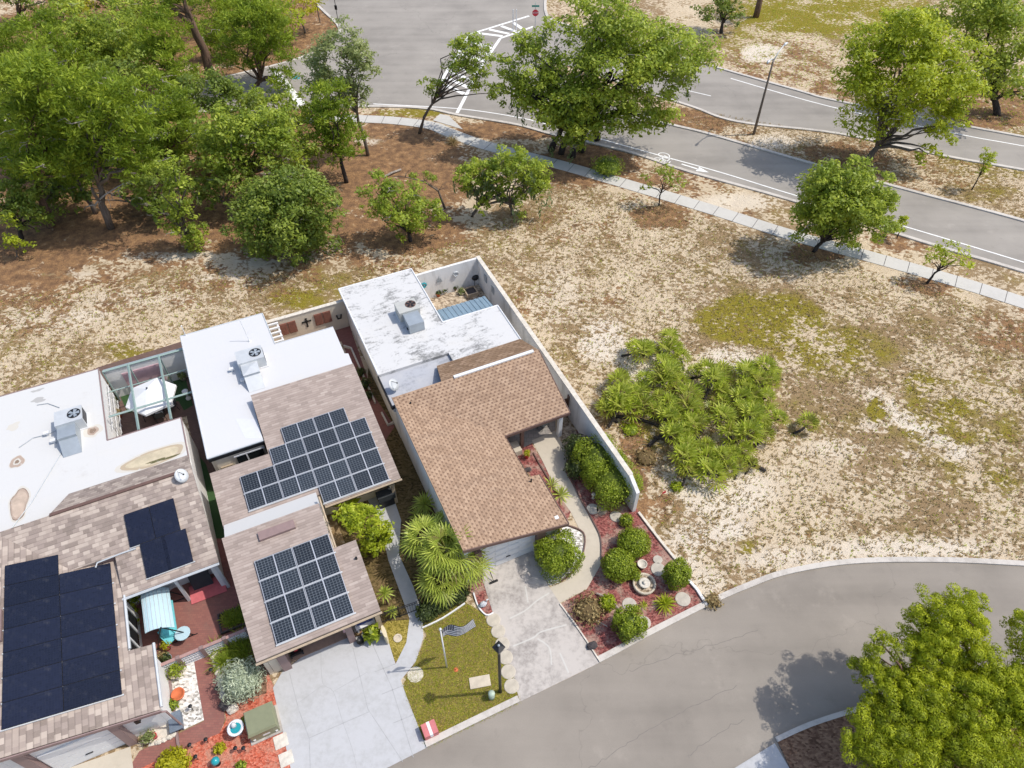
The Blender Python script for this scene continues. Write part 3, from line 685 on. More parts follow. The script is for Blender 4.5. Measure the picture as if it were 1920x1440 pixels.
struct('bike_lane_symbol', mb, 'paint_line')

# ------------------------------------------------------------------ drives, paths, beds, lawn (pixel outlines dropped on the ground)
def sheet(name, pts, z, mat, smooth=0): 
    q = G(pts); q = smooth_line(q, smooth, True) if smooth else q
    return struct(name, MB().sheet(q, z), mat)
sheet('side_yard', [(690, 690), (730, 770), (752, 812), (816, 950), (880, 1090), (885, 1110), (800, 1170), (700, 1160), (640, 1000), (600, 900), (690, 820)], .008, 'side_grass')
sheet('side_yard', [(700, 1035), (742, 1045), (772, 1130), (792, 1180), (770, 1262), (735, 1235), (700, 1130)], .010, 'side_grass')
lawn_px = [(788, 1172), (870, 1128), (905, 1150), (930, 1190), (960, 1255), (975, 1316), (800, 1402), (755, 1285), (780, 1240), (800, 1190)]
sheet('lawn', lawn_px, .012, mulch('lawn_grass', (.12, .10, .018), (.27, .215, .045), (.42, .33, .09), 16))
sheet('lawn', [(702, 1190), (726, 1165), (790, 1160), (790, 1190), (770, 1240), (742, 1240)], .013, bpy.data.materials['lawn_grass'])
sheet('driveway', [(900, 1072), (1002, 1032), (1028, 1098), (1124, 1243), (975, 1316), (940, 1200)], .030, 'concrete_old')
mb = MB()
for pts in ([(956, 1160), (985, 1145), (1005, 1128), (1030, 1112)], [(962, 1212), (1000, 1196), (1015, 1185), (1062, 1172)], [(1008, 1198), (1030, 1215), (1034, 1247)], [(1050, 1225), (1066, 1262)], [(985, 1100), (990, 1130)]):
    ribbon(mb, smooth_line(G(pts), 4), -.04, .04, .0, .0335)
struct('driveway_cracks', mb, 'sidewalk')
sheet('driveway', [(528, 1262), (600, 1205), (690, 1190), (705, 1172), (726, 1195), (740, 1240), (760, 1300), (800, 1402), (560, 1525), (545, 1440), (512, 1290)], .026, 'concrete_new')
mb = MB()
for pts in ([(543, 1262), (560, 1330), (580, 1385), (582, 1440), (590, 1500)], [(662, 1215), (690, 1330), (755, 1428)], [(692, 1335), (580, 1384)], [(695, 1200), (735, 1290), (775, 1420)], [(703, 1260), (742, 1245)], [(716, 1302), (758, 1285)], [(738, 1356), (776, 1340)]):
    ribbon(mb, G(pts), -.016, .016, .0, .0285)
for pts in ([(602, 1225), (605, 1280), (625, 1297), (640, 1345), (665, 1420), (672, 1480)], [(605, 1285), (563, 1316)], [(625, 1297), (690, 1260)]): ribbon(mb, smooth_line(G(pts), 4), -.010, .010, .0, .0285)
struct('driveway_joints', mb, plain('joint_dark', (.36, .36, .36), .95))
sheet('garden_path', [(688, 935), (735, 925), (752, 975), (748, 1040), (775, 1100), (792, 1150), (794, 1195), (780, 1240), (752, 1275), (728, 1225), (742, 1245), (762, 1205), (768, 1160), (750, 1110), (728, 1050), (715, 990)], .022, 'concrete_new')
sheet('garden_path', [(997, 826), (1042, 808), (1063, 850), (1060, 885), (1085, 930), (1110, 975), (1126, 1010), (1126, 1060), (1100, 1105), (1048, 1132), (1030, 1102), (1060, 1090), (1085, 1062), (1094, 1030), (1090, 1000), (1070, 960), (1045, 925), (1020, 870)], .020, 'concrete_path')
sheet('patio', [(960, 850), (1000, 830), (1042, 806), (1040, 770), (985, 770), (940, 800)], .016, 'tile')
sheet('pebble_bed', [(1060, 985), (1094, 1000), (1094, 1040), (1082, 1066), (1050, 1092), (1030, 1098), (1003, 1045)], .012, 'pebbles')
sheet('mulch_bed', [(962, 845), (996, 830), (1020, 870), (1045, 925), (1070, 960), (1060, 985), (1000, 900)], .012, 'mulch_red')
sheet('mulch_bed', [(1195, 955), (1208, 975), (1240, 1020), (1268, 1054), (1290, 1090), (1326, 1134), (1225, 1188), (1124, 1243), (1050, 1133), (1100, 1105), (1126, 1060), (1126, 1010), (1110, 975), (1085, 930), (1060, 885), (1063, 850), (1085, 800), (1150, 880)], .012, 'mulch_red')
sheet('rock_bed', [(1045, 800), (1062, 790), (1092, 825), (1100, 870), (1066, 870)], .015, 'river_rock')
sheet('mulch_bed', [(880, 1105), (906, 1085), (924, 1120), (935, 1150), (912, 1152), (895, 1135)], .015, 'mulch_red')
sheet('rock_garden', [(790, 560), (893, 524), (935, 590), (830, 610)], .012, 'river_rock')
sheet('courtyard', [(330, 1010), (430, 1010), (470, 1130), (465, 1180), (300, 1262), (240, 1240), (220, 1110)], .012, 'pavers_red')
sheet('garden_path', [(363, 1232), (403, 1212), (414, 1270), (422, 1350), (412, 1375), (350, 1400), (265, 1440), (240, 1470), (245, 1435), (262, 1408), (330, 1378), (383, 1352), (372, 1290)], .014, 'pavers_red')
sheet('pebble_bed', [(300, 1262), (363, 1235), (372, 1290), (383, 1350), (345, 1368), (326, 1368), (318, 1320)], .012, 'pebbles')
sheet('rock_bed', [(300, 1262), (318, 1262), (330, 1330), (335, 1372), (300, 1395), (278, 1400), (300, 1340)], .015, 'pale_stone')
sheet('driveway', [(-60, 1640), (-10, 1490), (130, 1440), (245, 1400), (250, 1440), (258, 1520)], .026, 'concrete_path')
sheet('mulch_bed', [(408, 1216), (470, 1190), (515, 1290), (548, 1440), (560, 1522), (300, 1650), (258, 1520), (265, 1440), (350, 1400), (412, 1375), (424, 1350), (414, 1270)], .013, 'mulch_orange')
sheet('planting_bed', [(405, 1214), (470, 1186), (500, 1262), (500, 1300), (430, 1320), (415, 1270)], .017, 'mulch_brown')
sheet('side_yard', [(352, 830), (386, 870), (430, 1010), (400, 1040), (345, 860)], .010, 'turf')
sheet('courtyard', [(180, 690), (342, 640), (420, 900), (385, 940), (350, 780), (200, 830)], .009, 'pavers_brown')
sheet('turf', [(225, 742), (345, 700), (362, 760), (345, 770), (335, 752), (240, 775)], .014, 'turf')
sheet('courtyard', [(500, 620), (645, 580), (700, 740), (740, 800), (720, 830), (640, 640), (520, 660)], .009, 'pavers_red')

# ================================================================== HOUSES (drawn in the uv street grid)
def plane_u(z0, u0, k): return lambda u, v: z0 - (u - u0) * k       # falls towards +u
def plane_v(z0, v0, k): return lambda u, v: z0 - (v0 - v) * k       # falls towards -v (the street)
def flat(z): return lambda u, v: z
def walls(mb, pts, z0, z1, th=.2):
    for (a, b), (c, d) in zip(pts, pts[1:]):
        if abs(a - c) < 1e-6: mb.box(a - th / 2, a + th / 2, min(b, d) - th / 2, max(b, d) + th / 2, z0, z1)
        else: mb.box(min(a, c) + th / 2 + .002, max(a, c) - th / 2 - .002, b - th / 2, b + th / 2, z0, z1 - .002)
    return mb
def edge_strip(mb, pts, zf, w=.12, d=.22, lift=.02):
    "fascia board along a roof edge"
    for (a, b), (c, d2) in zip(pts, pts[1:]):
        t = Vector((c - a, d2 - b)).normalized(); n = Vector((t.y, -t.x)) * w
        q = [(a, b), (c, d2), (c + n.x, d2 + n.y), (a + n.x, b + n.y)]
        zz = [zf(a, b), zf(c, d2), zf(c, d2), zf(a, b)]
        mb.add([(x, y, z - d) for (x, y), z in zip(q, zz)] + [(x, y, z + lift) for (x, y), z in zip(q, zz)], [(3, 2, 1, 0), (4, 5, 6, 7), (0, 1, 5, 4), (1, 2, 6, 5), (2, 3, 7, 6), (3, 0, 4, 7)])
    return mb

# ---------------------------------------------- right house (tan roof)
H3 = thing('house', 'white house with tan dotted shingle roof and weathered white flat roof, nearest the sandy lot', 'house', (10, 26, 0))
W3 = plane_u(3.9, 5.3, .265); M3 = plane_v(3.9, 27.9, .333); B3 = lambda u, v: 3.9 - (v - 27.75) * .40
part(H3, 'wing_roof', MB().slab([(5.2, 16.9), (11.1, 16.9), (11.1, 20.35), (10.45, 20.35), (10.45, 23.78), (5.2, 27.95)], W3, .14, 0, 0), 'shingle_tan_turned')
part(H3, 'main_roof', MB().slab([(5.2, 27.9), (5.2, 27.89), (10.47, 23.77), (10.47, 23.6), (14.75, 23.6), (14.75, 27.9)], lambda u, v: M3(u, v) + .004, .14), 'shingle_tan')
part(H3, 'rear_roof', MB().slab([(8.3, 27.9), (14.75, 27.9), (14.55, 30.05), (8.75, 30.05)], lambda u, v: 3.9 - (v - 27.9) * .40, .14), 'shingle_tan_dark')
part(H3, 'ridge_vent', MB().slab([(9.1, 27.78), (14.4, 27.78), (14.4, 27.98), (9.1, 27.98)], flat(3.99), .1), 'white_paint')
fm = MB(); edge_strip(fm, [(5.2, 16.88), (11.12, 16.88)], W3, .05, .2); edge_strip(fm, [(11.12, 16.88), (11.12, 20.35)], W3, .05, .16); edge_strip(fm, [(10.47, 23.58), (14.77, 23.58)], M3, .06, .18); edge_strip(fm, [(14.77, 23.58), (14.77, 27.9)], M3, .04, .16)
edge_strip(fm, [(10.47, 20.37), (10.47, 23.58)], W3, .03, .16); part(H3, 'fascia', fm, 'brown_trim')
FL3 = [(5.2, 39.95), (10.55, 39.95), (10.55, 33.7), (14.55, 33.7), (14.55, 29.9), (9.85, 29.9), (9.85, 30.85), (5.2, 30.85)]
part(H3, 'flat_roof', MB().prism(FL3, 2.72, 3.0), 'white_roof_weathered')
lip = MB(); 
for a, b in zip(FL3[:5], FL3[1:5]): lip.tube([(*a, 3.01), (*b, 3.01)], .055, 6)
lip.tube([(5.2, 39.95, 3.01), (5.2, 30.85, 3.01)], .055, 6); part(H3, 'roof_edge', lip, 'white_paint')
lo = MB().prism([(5.2, 30.84), (9.84, 30.84), (9.84, 29.7), (8.6, 29.0), (8.2, 27.95), (5.2, 27.95)], 2.55, 2.80); part(H3, 'low_roof', lo, 'grey_roof')
part(H3, 'gutter', MB().box(5.15, 8.3, 27.97, 28.12, 2.78, 2.98), 'black_metal'); part(H3, 'gutter', MB().box(5.12, 5.2, 28.13, 30.85, 2.6, 2.92), 'black_metal')
ws = MB(); ws.prism([(5.32, 17.15), (5.52, 17.15), (5.52, 27.95), (5.32, 27.95)], 0, 2.0)
vs = [(5.32, 17.15), (5.52, 17.15), (5.52, 27.95), (5.32, 27.95)]
ws.add([(x, y, 1.99) for x, y in vs] + [(x, y, W3(x, y) - .15) for x, y in vs], [(3, 2, 1, 0), (4, 5, 6, 7), (0, 1, 5, 4), (1, 2, 6, 5), (2, 3, 7, 6), (3, 0, 4, 7)])
ws.box(5.30, 5.50, 27.96, 39.9, 0, 2.72); ws.box(5.51, 15.6, 39.72, 39.92, 0, 2.45); ws.box(10.3, 10.5, 33.5, 39.7, 0, 2.72); ws.box(10.51, 14.4, 33.4, 33.6, 0, 2.72); ws.box(14.2, 14.4, 25.2, 33.39, 0, 2.55)
ws.box(9.9, 10.1, 20.2, 25.0, 0, 2.5); ws.box(10.11, 14.19, 25.2, 25.4, 0, 2.75); ws.box(9.35, 10.8, 17.3, 17.5, 0, 2.5); ws.box(10.6, 10.8, 17.51, 20.2, 0, 2.35); ws.box(10.11, 10.59, 20.0, 20.2, 0, 2.4)
ws.add([(5.53, 17.3, 2.2), (9.34, 17.3, 2.2), (9.34, 17.5, 2.2), (5.53, 17.5, 2.2), (5.53, 17.3, 3.6), (9.34, 17.3, 2.65), (9.34, 17.5, 2.65), (5.53, 17.5, 3.6)], [(3, 2, 1, 0), (4, 5, 6, 7), (0, 1, 5, 4), (1, 2, 6, 5), (2, 3, 7, 6), (3, 0, 4, 7)])
ws.box(5.53, 6.25, 17.3, 17.5, 0, 2.2); part(H3, 'wall', ws, 'stucco_dirty')
gd = MB()
for k in range(4):
    gd.box(6.25, 9.34, 17.38, 17.45, .02 + k * .545, .545 + k * .545 - .02)
    for j in range(4): gd.box(6.35 + j * .75, 6.97 + j * .75, 17.355, 17.40, .10 + k * .545, .46 + k * .545)
gdo = part(H3, 'garage_door', gd, 'white_paint'); sub(H3, gdo, 'handle', MB().box(7.7, 7.95, 17.32, 17.36, .62, .67), 'black_metal')
for a, b, h in ((5.85, 6.2, 2.9), (9.38, 9.85, 2.62)):
    part(H3, 'post', MB().box(a, b, 16.98, 17.29, 0, h), 'brown_trim')
dr = MB().box(10.2, 11.5, 25.08, 25.19, 0, 2.1)
dro = part(H3, 'front_door', dr, 'brown_wood')
for k in range(3): sub(H3, dro, 'door_panel', MB().box(10.28 + k * .41, 10.62 + k * .41, 25.03, 25.09, .25, 1.9), 'brown_trim')
wn = part(H3, 'window', MB().box(12.4, 13.9, 25.14, 25.19, .7, 2.0), 'dark_glass'); sub(H3, wn, 'frame', MB().box(12.3, 12.4, 25.1, 25.19, .65, 2.05).box(13.9, 14.0, 25.1, 25.19, .65, 2.05).box(13.1, 13.17, 25.1, 25.15, .7, 2.0), 'brown_trim')
part(H3, 'porch_post', MB().box(11.75, 11.95, 24.0, 24.2, 0, 2.5), 'brown_trim'); part(H3, 'porch_post', MB().box(14.25, 14.5, 23.85, 24.1, 0, 2.45), 'white_paint')
part(H3, 'porch_step', MB().box(10.3, 11.65, 23.6, 24.4, 0, .45), 'concrete_path')
part(H3, 'vent_pipe', MB().lathe((10.45, 20.0, W3(10.45, 20)), [(.05, -.05), (.05, .22)], 8), 'black_metal'); part(H3, 'vent_pipe', MB().lathe((6.1, 27.2, 3.6), [(.05, -.1), (.05, .2)], 8), 'black_metal')
part(H3, 'wall_lamp', MB().box(5.9, 6.1, 16.86, 16.97, 1.6, 1.9), 'black_metal')

# boundary wall of the right house
bw = MB(); bw.prism([(15.6, 18.1), (15.82, 18.1), (15.82, 39.92), (15.6, 39.92)], 0, 2.45)
bw.add([(15.6, 17.2, 0), (15.82, 17.2, 0), (15.82, 18.099, 0), (15.6, 18.099, 0), (15.6, 17.2, 1.9), (15.82, 17.2, 1.9), (15.82, 18.099, 2.45), (15.6, 18.099, 2.45)], [(3, 2, 1, 0), (4, 5, 6, 7), (0, 1, 5, 4), (1, 2, 6, 5), (2, 3, 7, 6), (3, 0, 4, 7)])
BW = thing('boundary_wall', 'long white stained stucco wall between the tan roofed house and the sandy lot', 'wall', (15.7, 28, 0))
part(BW, 'wall_face', bw, 'stucco_dirty'); part(BW, 'coping', MB().box(15.56, 15.86, 18.12, 39.95, 2.452, 2.50), 'pale_stone')
GT = thing('gate', 'dark brown wooden gate between porch and white boundary wall', 'gate', (15, 25.2, 0))
g = MB()
for k in range(7): g.box(14.45 + k * .155, 14.59 + k * .155, 25.15, 25.2, .05, 1.75)
part(GT, 'gate_boards', g, 'brown_wood'); part(GT, 'gate_post', MB().box(15.53, 15.59, 25.05, 25.25, 0, 2.0), 'brown_trim')

# rear courtyard of the right house
aw = MB(); n = 22
for k in range(n):
    a, b = 10.75 + 3.7 * k / n, 10.75 + 3.7 * (k + 1) / n; h = .035 if k % 2 else 0
    aw.add([(a, 35.75, 2.28 + h), (b, 35.75, 2.28 + h), (b, 33.72, 2.66 + h), (a, 33.72, 2.66 + h), (a, 35.75, 2.25 + h), (b, 35.75, 2.25 + h), (b, 33.72, 2.63 + h), (a, 33.72, 2.63 + h)], [(0, 1, 2, 3), (7, 6, 5, 4), (0, 4, 5, 1), (1, 5, 6, 2), (2, 6, 7, 3), (3, 7, 4, 0)])
AW = thing('awning', 'blue grey corrugated metal awning over the walled rock garden', 'awning', (12.6, 35, 0))
part(AW, 'corrugated_sheet', aw, 'corrugated')
for u in (10.85, 14.3): part(AW, 'post', MB().tube([(u, 35.6, 0), (u, 35.6, 2.25)], .04, 8), 'galv')
def ornament(kind, u, v, z, label, m):
    mb = MB()
    if kind == 'ring': 
        pts = [(u + .19 * math.cos(t), v, z + .19 * math.sin(t)) for t in [2 * math.pi * k / 16 for k in range(17)]]; mb.tube(pts, .055, 6); mb.lathe((u, v, z), [(.05, -.02), (.05, .02)], 8)
    elif kind == 'boat':
        mb.box(u - .2, u + .2, v - .02, v + .02, z - .28, z - .2); mb.add([(u - .2, v, z - .16), (u - .02, v, z - .16), (u - .02, v, z + .3), (u - .2, v - .03, z - .16), (u - .02, v - .03, z - .16), (u - .02, v - .03, z + .3)], [(0, 1, 2), (5, 4, 3), (0, 3, 4, 1), (1, 4, 5, 2), (2, 5, 3, 0)])
        mb.add([(u + .02, v, z - .16), (u + .18, v, z - .16), (u + .02, v, z + .12), (u + .02, v - .03, z - .16), (u + .18, v - .03, z - .16), (u + .02, v - .03, z + .12)], [(0, 1, 2), (5, 4, 3), (0, 3, 4, 1), (1, 4, 5, 2), (2, 5, 3, 0)])
    elif kind == 'cross':
        mb.box(u - .05, u + .05, v - .03, v, z - .38, z + .3); mb.box(u - .28, u - .051, v - .03, v, z + .0, z + .1); mb.box(u + .051, u + .28, v - .03, v, z + .0, z + .1); mb.ball((u, v - .02, z + .06), (.13, .03, .13), 10, 6)
        for s in (-1, 1): mb.ball((u + s * .27, v - .02, z + .05), (.07, .02, .09), 8, 5)
        mb.ball((u, v - .02, z + .3), (.09, .02, .07), 8, 5); mb.ball((u, v - .02, z - .38), (.09, .02, .07), 8, 5)
    elif kind == 'sconce':
        mb.tube([(u - .1, v - .05, z - .1), (u - .16, v - .08, z + .22)], .05, 6); mb.tube([(u + .1, v - .05, z - .15), (u + .17, v - .08, z + .2)], .05, 6); mb.box(u - .14, u + .14, v - .04, v, z - .2, z - .12)
    elif kind == 'slab': mb.box(u - .03, u, v - .22, v + .22, z - .3, z + .3)
    return solo('wall_ornament', mb, m, label, 'wall ornament', (u, v, z), smooth=False)
ornament('ring', 11.25, 39.66, 1.45, 'round teal wall ornament, first from the white flat roof', 'teal')
ornament('boat', 12.5, 39.68, 1.6, 'small grey sailboat ornament on the white courtyard wall', 'galv')
ornament('ring', 13.8, 39.66, 1.65, 'round pale ring ornament near the shaded corner of the courtyard wall', 'galv_pale')
ornament('slab', 15.58, 38.2, 1.7, 'narrow grey plaque on the boundary wall nearer the courtyard corner', 'galv')
ornament('slab', 15.58, 36.9, 1.6, 'narrow grey plaque on the boundary wall nearer the metal awning', 'galv')
def pot(u, v, label, m='terracotta', r=.2, h=.32, plant='leaf_bush_dark', name='potted_plant', z=0.0, leafn=160, leafs=.16):
    root = thing(name, label, 'potted plant', (u, v, z))
    part(root, 'pot', MB().lathe((u, v, z), [(r * .65, 0), (r * .95, h * .85), (r * 1.05, h * .86), (r * 1.05, h), (r * .88, h), (r * .85, h * .88)], 14), m, True)
    if plant:
        D = unit(leafn); D[:, 2] = np.abs(D[:, 2]); C = D * RNG.uniform(.3, 1, leafn)[:, None] * r * 1.5 + np.array([0, 0, h])
        quad_mesh('leaves', leaf_quads(C, leafs, .4, D, .8), RNG.random(leafn), plant, root)
    return root
for i, (x, y, lb) in enumerate(((822, 555, 'small dark potted plant by the courtyard wall, nearest the flat roof'), (834, 550, 'white rimmed pot with dark plant along the courtyard wall'), (853, 544, 'dark red potted plant midway along the courtyard wall'), (866, 551, 'low round pot of grey succulents on the rock garden'))):
    u, v = uv(x, y); pot(u, v, lb, ('terracotta', 'white_paint', 'brown_trim', 'stone')[i], .2 + .06 * (i == 3), .3 - .12 * (i == 3), ('leaf_bush_dark', 'leaf_bush_dark', 'leaf_bush_dark', 'leaf_grey')[i])
u, v = uv(883, 551); pl = thing('planter_box', 'square pale framed planter box on the rock garden', 'planter', (u, v, 0))
pb = MB()
for q in ((-.45, .45, -.45, -.37), (-.45, .45, .37, .45), (-.45, -.37, -.369, .369), (.37, .45, -.369, .369)): pb.box(u + q[0], u + q[1], v + q[2], v + q[3], 0, .35)
part(pl, 'frame', pb, 'pale_wood'); part(pl, 'soil', MB().box(u - .36, u + .36, v - .36, v + .36, 0, .25), 'dark_rock')
u, v = uv(891, 534); kg = thing('kettle_grill', 'black kettle grill in the corner of the white courtyard', 'grill', (u, v, 0))
part(kg, 'bowl', MB().ball((u, v, .75), (.3, .3, .26), 14, 10), 'black_metal', True); 
for k in range(3): part(kg, 'leg', MB().tube([(u + .15 * math.cos(k * 2.1), v + .15 * math.sin(k * 2.1), .6), (u + .3 * math.cos(k * 2.1), v + .3 * math.sin(k * 2.1), 0)], .02, 6), 'black_metal')

# ---------------------------------------------- middle house
H2 = thing('house', 'middle house with rose grey shingles, grid solar panels and a clean white flat roof', 'house', (-1, 27, 0))
M2 = plane_v(2.5, 23.9, -.18); M2 = lambda u, v: 2.5 + (v - 23.9) * .18; G2 = lambda u, v: 2.5 + (v - 16.4) * .18
part(H2, 'main_roof', MB().slab([(-5.45, 24.1), (-.28, 24.1), (-.28, 23.35), (4.02, 23.35), (3.95, 31.6), (-2.25, 31.6), (-2.25, 27.5), (-5.45, 27.5)], M2, .16), 'shingle_rose')
part(H2, 'carport_roof', MB().slab([(-5.3, 16.35), (.62, 16.35), (.62, 20.15), (-.52, 20.15), (-.52, 22.75), (-5.45, 22.75)], G2, .16), 'shingle_rose')
part(H2, 'valley_roof', MB().add([(-5.4, 22.76, 3.25), (-.5, 22.76, 3.25), (-.5, 24.3, 2.56), (-5.4, 24.3, 2.56), (-5.4, 22.76, 2.4), (-.5, 22.76, 2.4), (-.5, 24.3, 2.2), (-5.4, 24.3, 2.2)], [(0, 1, 2, 3), (7, 6, 5, 4), (0, 4, 5, 1), (1, 5, 6, 2), (2, 6, 7, 3), (3, 7, 4, 0)]), 'white_roof')
part(H2, 'ridge_vent', MB().slab([(-3.75, 21.85), (-1.95, 21.85), (-1.95, 22.3), (-3.75, 22.3)], lambda u, v: G2(u, v) + .16, .16), 'mauve_trim')
FL2 = [(-5.42, 39.3), (-.15, 39.3), (-.02, 36.0), (3.78, 36.0), (3.78, 33.3), (4.0, 33.2), (3.98, 31.62), (-2.3, 31.62), (-2.3, 28.45), (-5.38, 28.45)]
part(H2, 'flat_roof', MB().prism(FL2, 3.05, 3.28), 'white_roof_clean')
lip = MB()
for a, b in list(zip(FL2[:4], FL2[1:4])) + [(FL2[-1], FL2[0]), (FL2[-2], FL2[-1])]: lip.tube([(*a, 3.28), (*b, 3.28)], .04, 6)
part(H2, 'roof_edge', lip, 'galv_pale')
part(H2, 'roof_patch', MB().prism([(-2.32, 28.6), (-2.32, 30.2), (-3.45, 30.75), (-3.2, 29.0)], 3.0, 3.286), plain('patch_grey', (.60, .61, .64), .7, var=.04))
ws = MB(); ws.box(-5.3, -5.1, 28.6, 39.2, 0, 3.04); ws.box(-5.09, -.3, 39.0, 39.2, 0, 3.04); ws.box(-.3, -.1, 35.9, 39.19, 0, 3.04); ws.box(-.09, 3.6, 35.75, 35.95, 0, 3.04); ws.box(3.4, 3.6, 23.9, 35.74, 0, 2.4); ws.box(-5.09, -2.4, 28.5, 28.7, 0, 3.04)
ws.box(-5.2, -5.0, 16.7, 27.3, 0, 2.35); ws.box(-4.98, 3.38, 24.4, 24.6, 0, 2.35); ws.box(-.7, -.5, 20.2, 24.3, 0, 2.35); ws.box(-4.98, -.72, 20.9, 21.1, 0, 2.9); ws.box(-4.98, -4.55, 16.7, 16.9, 0, 2.3)
ws.box(.3, .5, 17.0, 20.0, 0, .95); part(H2, 'wall', ws, 'stucco_cream')
part(H2, 'pillar', MB().box(-4.55, -4.15, 16.55, 17.15, 0, 2.35), 'mauve_trim'); part(H2, 'pillar', MB().box(-1.25, -.92, 16.55, 17.1, 0, 2.35), 'mauve_trim'); part(H2, 'pillar', MB().box(.28, .52, 16.75, 16.98, 0, 2.3), 'pale_wood')
part(H2, 'pillar', MB().box(3.42, 3.62, 23.5, 23.7, 0, 2.3), 'pale_wood')
part(H2, 'threshold', MB().box(-4.1, -1.3, 16.9, 17.9, .0, .045), plain('threshold_brown', (.30, .20, .15), .9)); part(H2, 'porch_floor', MB().box(-.9, .28, 17.0, 20.0, .0, .06), 'concrete_old')
for q in ([(-5.35, 16.27, 2.42), (.66, 16.27, 2.42)], [(-.28, 23.27, 2.36), (4.06, 23.27, 2.36)], [(-.42, 20.2, 3.05), (-.42, 23.3, 3.4)]): part(H2, 'gutter', MB().tube(q, .06, 6), 'pale_wood')
for q in ((-5.32, .62, 16.28, 16.34, 2.25, 2.44), (-.28, 4.02, 23.28, 23.34, 2.2, 2.36), (-5.38, -2.3, 28.38, 28.44, 3.0, 3.2)): part(H2, 'fascia', MB().box(*q), 'black_metal')
wn = part(H2, 'window', MB().box(-4.0, -2.5, 28.44, 28.49, 1.6, 2.7), 'dark_glass'); sub(H2, wn, 'frame', MB().box(-3.45, -3.38, 28.40, 28.46, 1.6, 2.7).box(-4.1, -2.4, 28.40, 28.46, 2.7, 2.78), 'white_paint')
part(H2, 'side_door', MB().box(-4.95, -4.3, 28.42, 28.49, 0, 2.2), 'pale_wood')
vp = MB().lathe((.35, 19.2, G2(0, 19.2)), [(.06, -.05), (.06, .15)], 8); part(H2, 'vent_pipe', vp, 'black_metal')
RW = thing('courtyard_wall', 'cream rear courtyard wall behind the middle house with two brown shutters', 'wall', (2.5, 39.4, 0))
part(RW, 'wall_face', MB().box(-.08, 5.28, 39.3, 39.5, 0, 2.35), 'stucco_cream'); part(RW, 'coping', MB().box(-.1, 5.28, 39.26, 39.54, 2.352, 2.40), 'pale_stone')
def shutter(u, label):
    r_ = thing('shutter', label, 'shutter', (u, 39.27, 1.45)); 
    for s in (-1, 1):
        mb = MB().box(u + s * .3 - .28, u + s * .3 + .28, 39.24, 39.295, .95, 1.95)
        for k in range(9): mb.box(u + s * .3 - .22, u + s * .3 + .22, 39.222, 39.24, 1.02 + k * .1, 1.08 + k * .1)
        part(r_, 'shutter_leaf', mb, plain('shutter_brown', (.24, .10, .07), .7) if 'shutter_brown' not in bpy.data.materials else bpy.data.materials['shutter_brown'])
shutter(1.15, 'brown louvred shutter pair on the cream wall, beside the white slat pergola'); shutter(3.6, 'brown louvred shutter pair on the cream wall, nearer the right house')
ornament('cross', 2.45, 39.29, 1.5, 'ornate dark cross hung between two brown shutters', 'black_metal'); ornament('sconce', 4.7, 39.29, 1.15, 'black double sconce on the cream wall near the corner', 'black_metal')
PG = thing('pergola', 'narrow white slatted pergola beside the rear flat roof of the middle house', 'pergola', (.2, 38, 0))
for k in range(7): part(PG, 'slat', MB().box(-.05, .62, 36.2 + k * .46, 36.32 + k * .46, 2.3, 2.42), 'white_paint')
part(PG, 'beam', MB().box(.5, .6, 36.1, 39.2, 2.18, 2.29), 'white_paint')

# ---------------------------------------------- left house
H1 = thing('house', 'left house with blotchy brown shingles, plain navy solar panels and stained white flat roof', 'house', (-11, 26, 0))
W1 = plane_u(3.9, -15.6, .25); M1 = lambda u, v: 3.9 - (27.6 - v) * .243
part(H1, 'wing_roof', MB().slab([(-15.6, 16.15), (-9.58, 16.1), (-9.58, 19.3), (-10.55, 19.3), (-10.55, 24.42), (-12.5, 24.42), (-15.6, 27.61)], W1, .14), 'shingle_blend_turned')
part(H1, 'wing_roof', MB().slab([(-15.6, 16.15), (-15.6, 27.6), (-18.5, 27.6), (-18.5, 16.15)], lambda u, v: 3.9 + (u + 15.6) * .25, .14), 'shingle_blend_turned')
part(H1, 'main_roof', MB().slab([(-15.6, 27.6), (-12.5, 24.4), (-10.53, 24.4), (-10.53, 22.2), (-5.98, 22.2), (-6.15, 27.6)], lambda u, v: M1(u, v) + .004, .14), 'shingle_blend')
fz = MB(); fz.add([(-10.525, 22.3, 2.3), (-10.45, 22.3, 2.3), (-10.45, 24.5, 2.3), (-10.525, 24.5, 2.3), (-10.525, 22.3, M1(0, 22.3) - .05), (-10.45, 22.3, M1(0, 22.3) - .05), (-10.45, 24.5, M1(0, 24.5) - .05), (-10.525, 24.5, M1(0, 24.5) - .05)], [(3, 2, 1, 0), (4, 5, 6, 7), (0, 1, 5, 4), (1, 2, 6, 5), (2, 3, 7, 6), (3, 0, 4, 7)]); fz.box(-12.5, -10.53, 24.405, 24.48, 2.3, M1(0, 24.4) - .05); part(H1, 'roof_step', fz, 'mauve_trim')
part(H1, 'rear_roof', MB().slab([(-13.2, 27.6), (-6.15, 27.6), (-6.35, 29.35), (-12.5, 29.35)], lambda u, v: 3.9 - (v - 27.6) * .46, .14), 'shingle_blend')
part(H1, 'ridge_cap', MB().slab([(-13.1, 27.5), (-6.9, 27.5), (-6.9, 27.68), (-13.1, 27.68)], flat(3.965), .06), 'brown_trim')
part(H1, 'ridge_vent', MB().box(-15.85, -15.2, 21.4, 23.0, 3.8, 4.0), 'mauve_trim')
FL1 = [(-16.3, 38.75), (-10.5, 38.75), (-10.4, 32.45), (-6.36, 32.45), (-6.36, 29.2), (-12.5, 29.2), (-13.2, 27.7), (-18.5, 27.7), (-18.5, 38.75)]
part(H1, 'flat_roof', MB().prism(FL1, 2.75, 3.0), 'white_roof')
lip = MB()
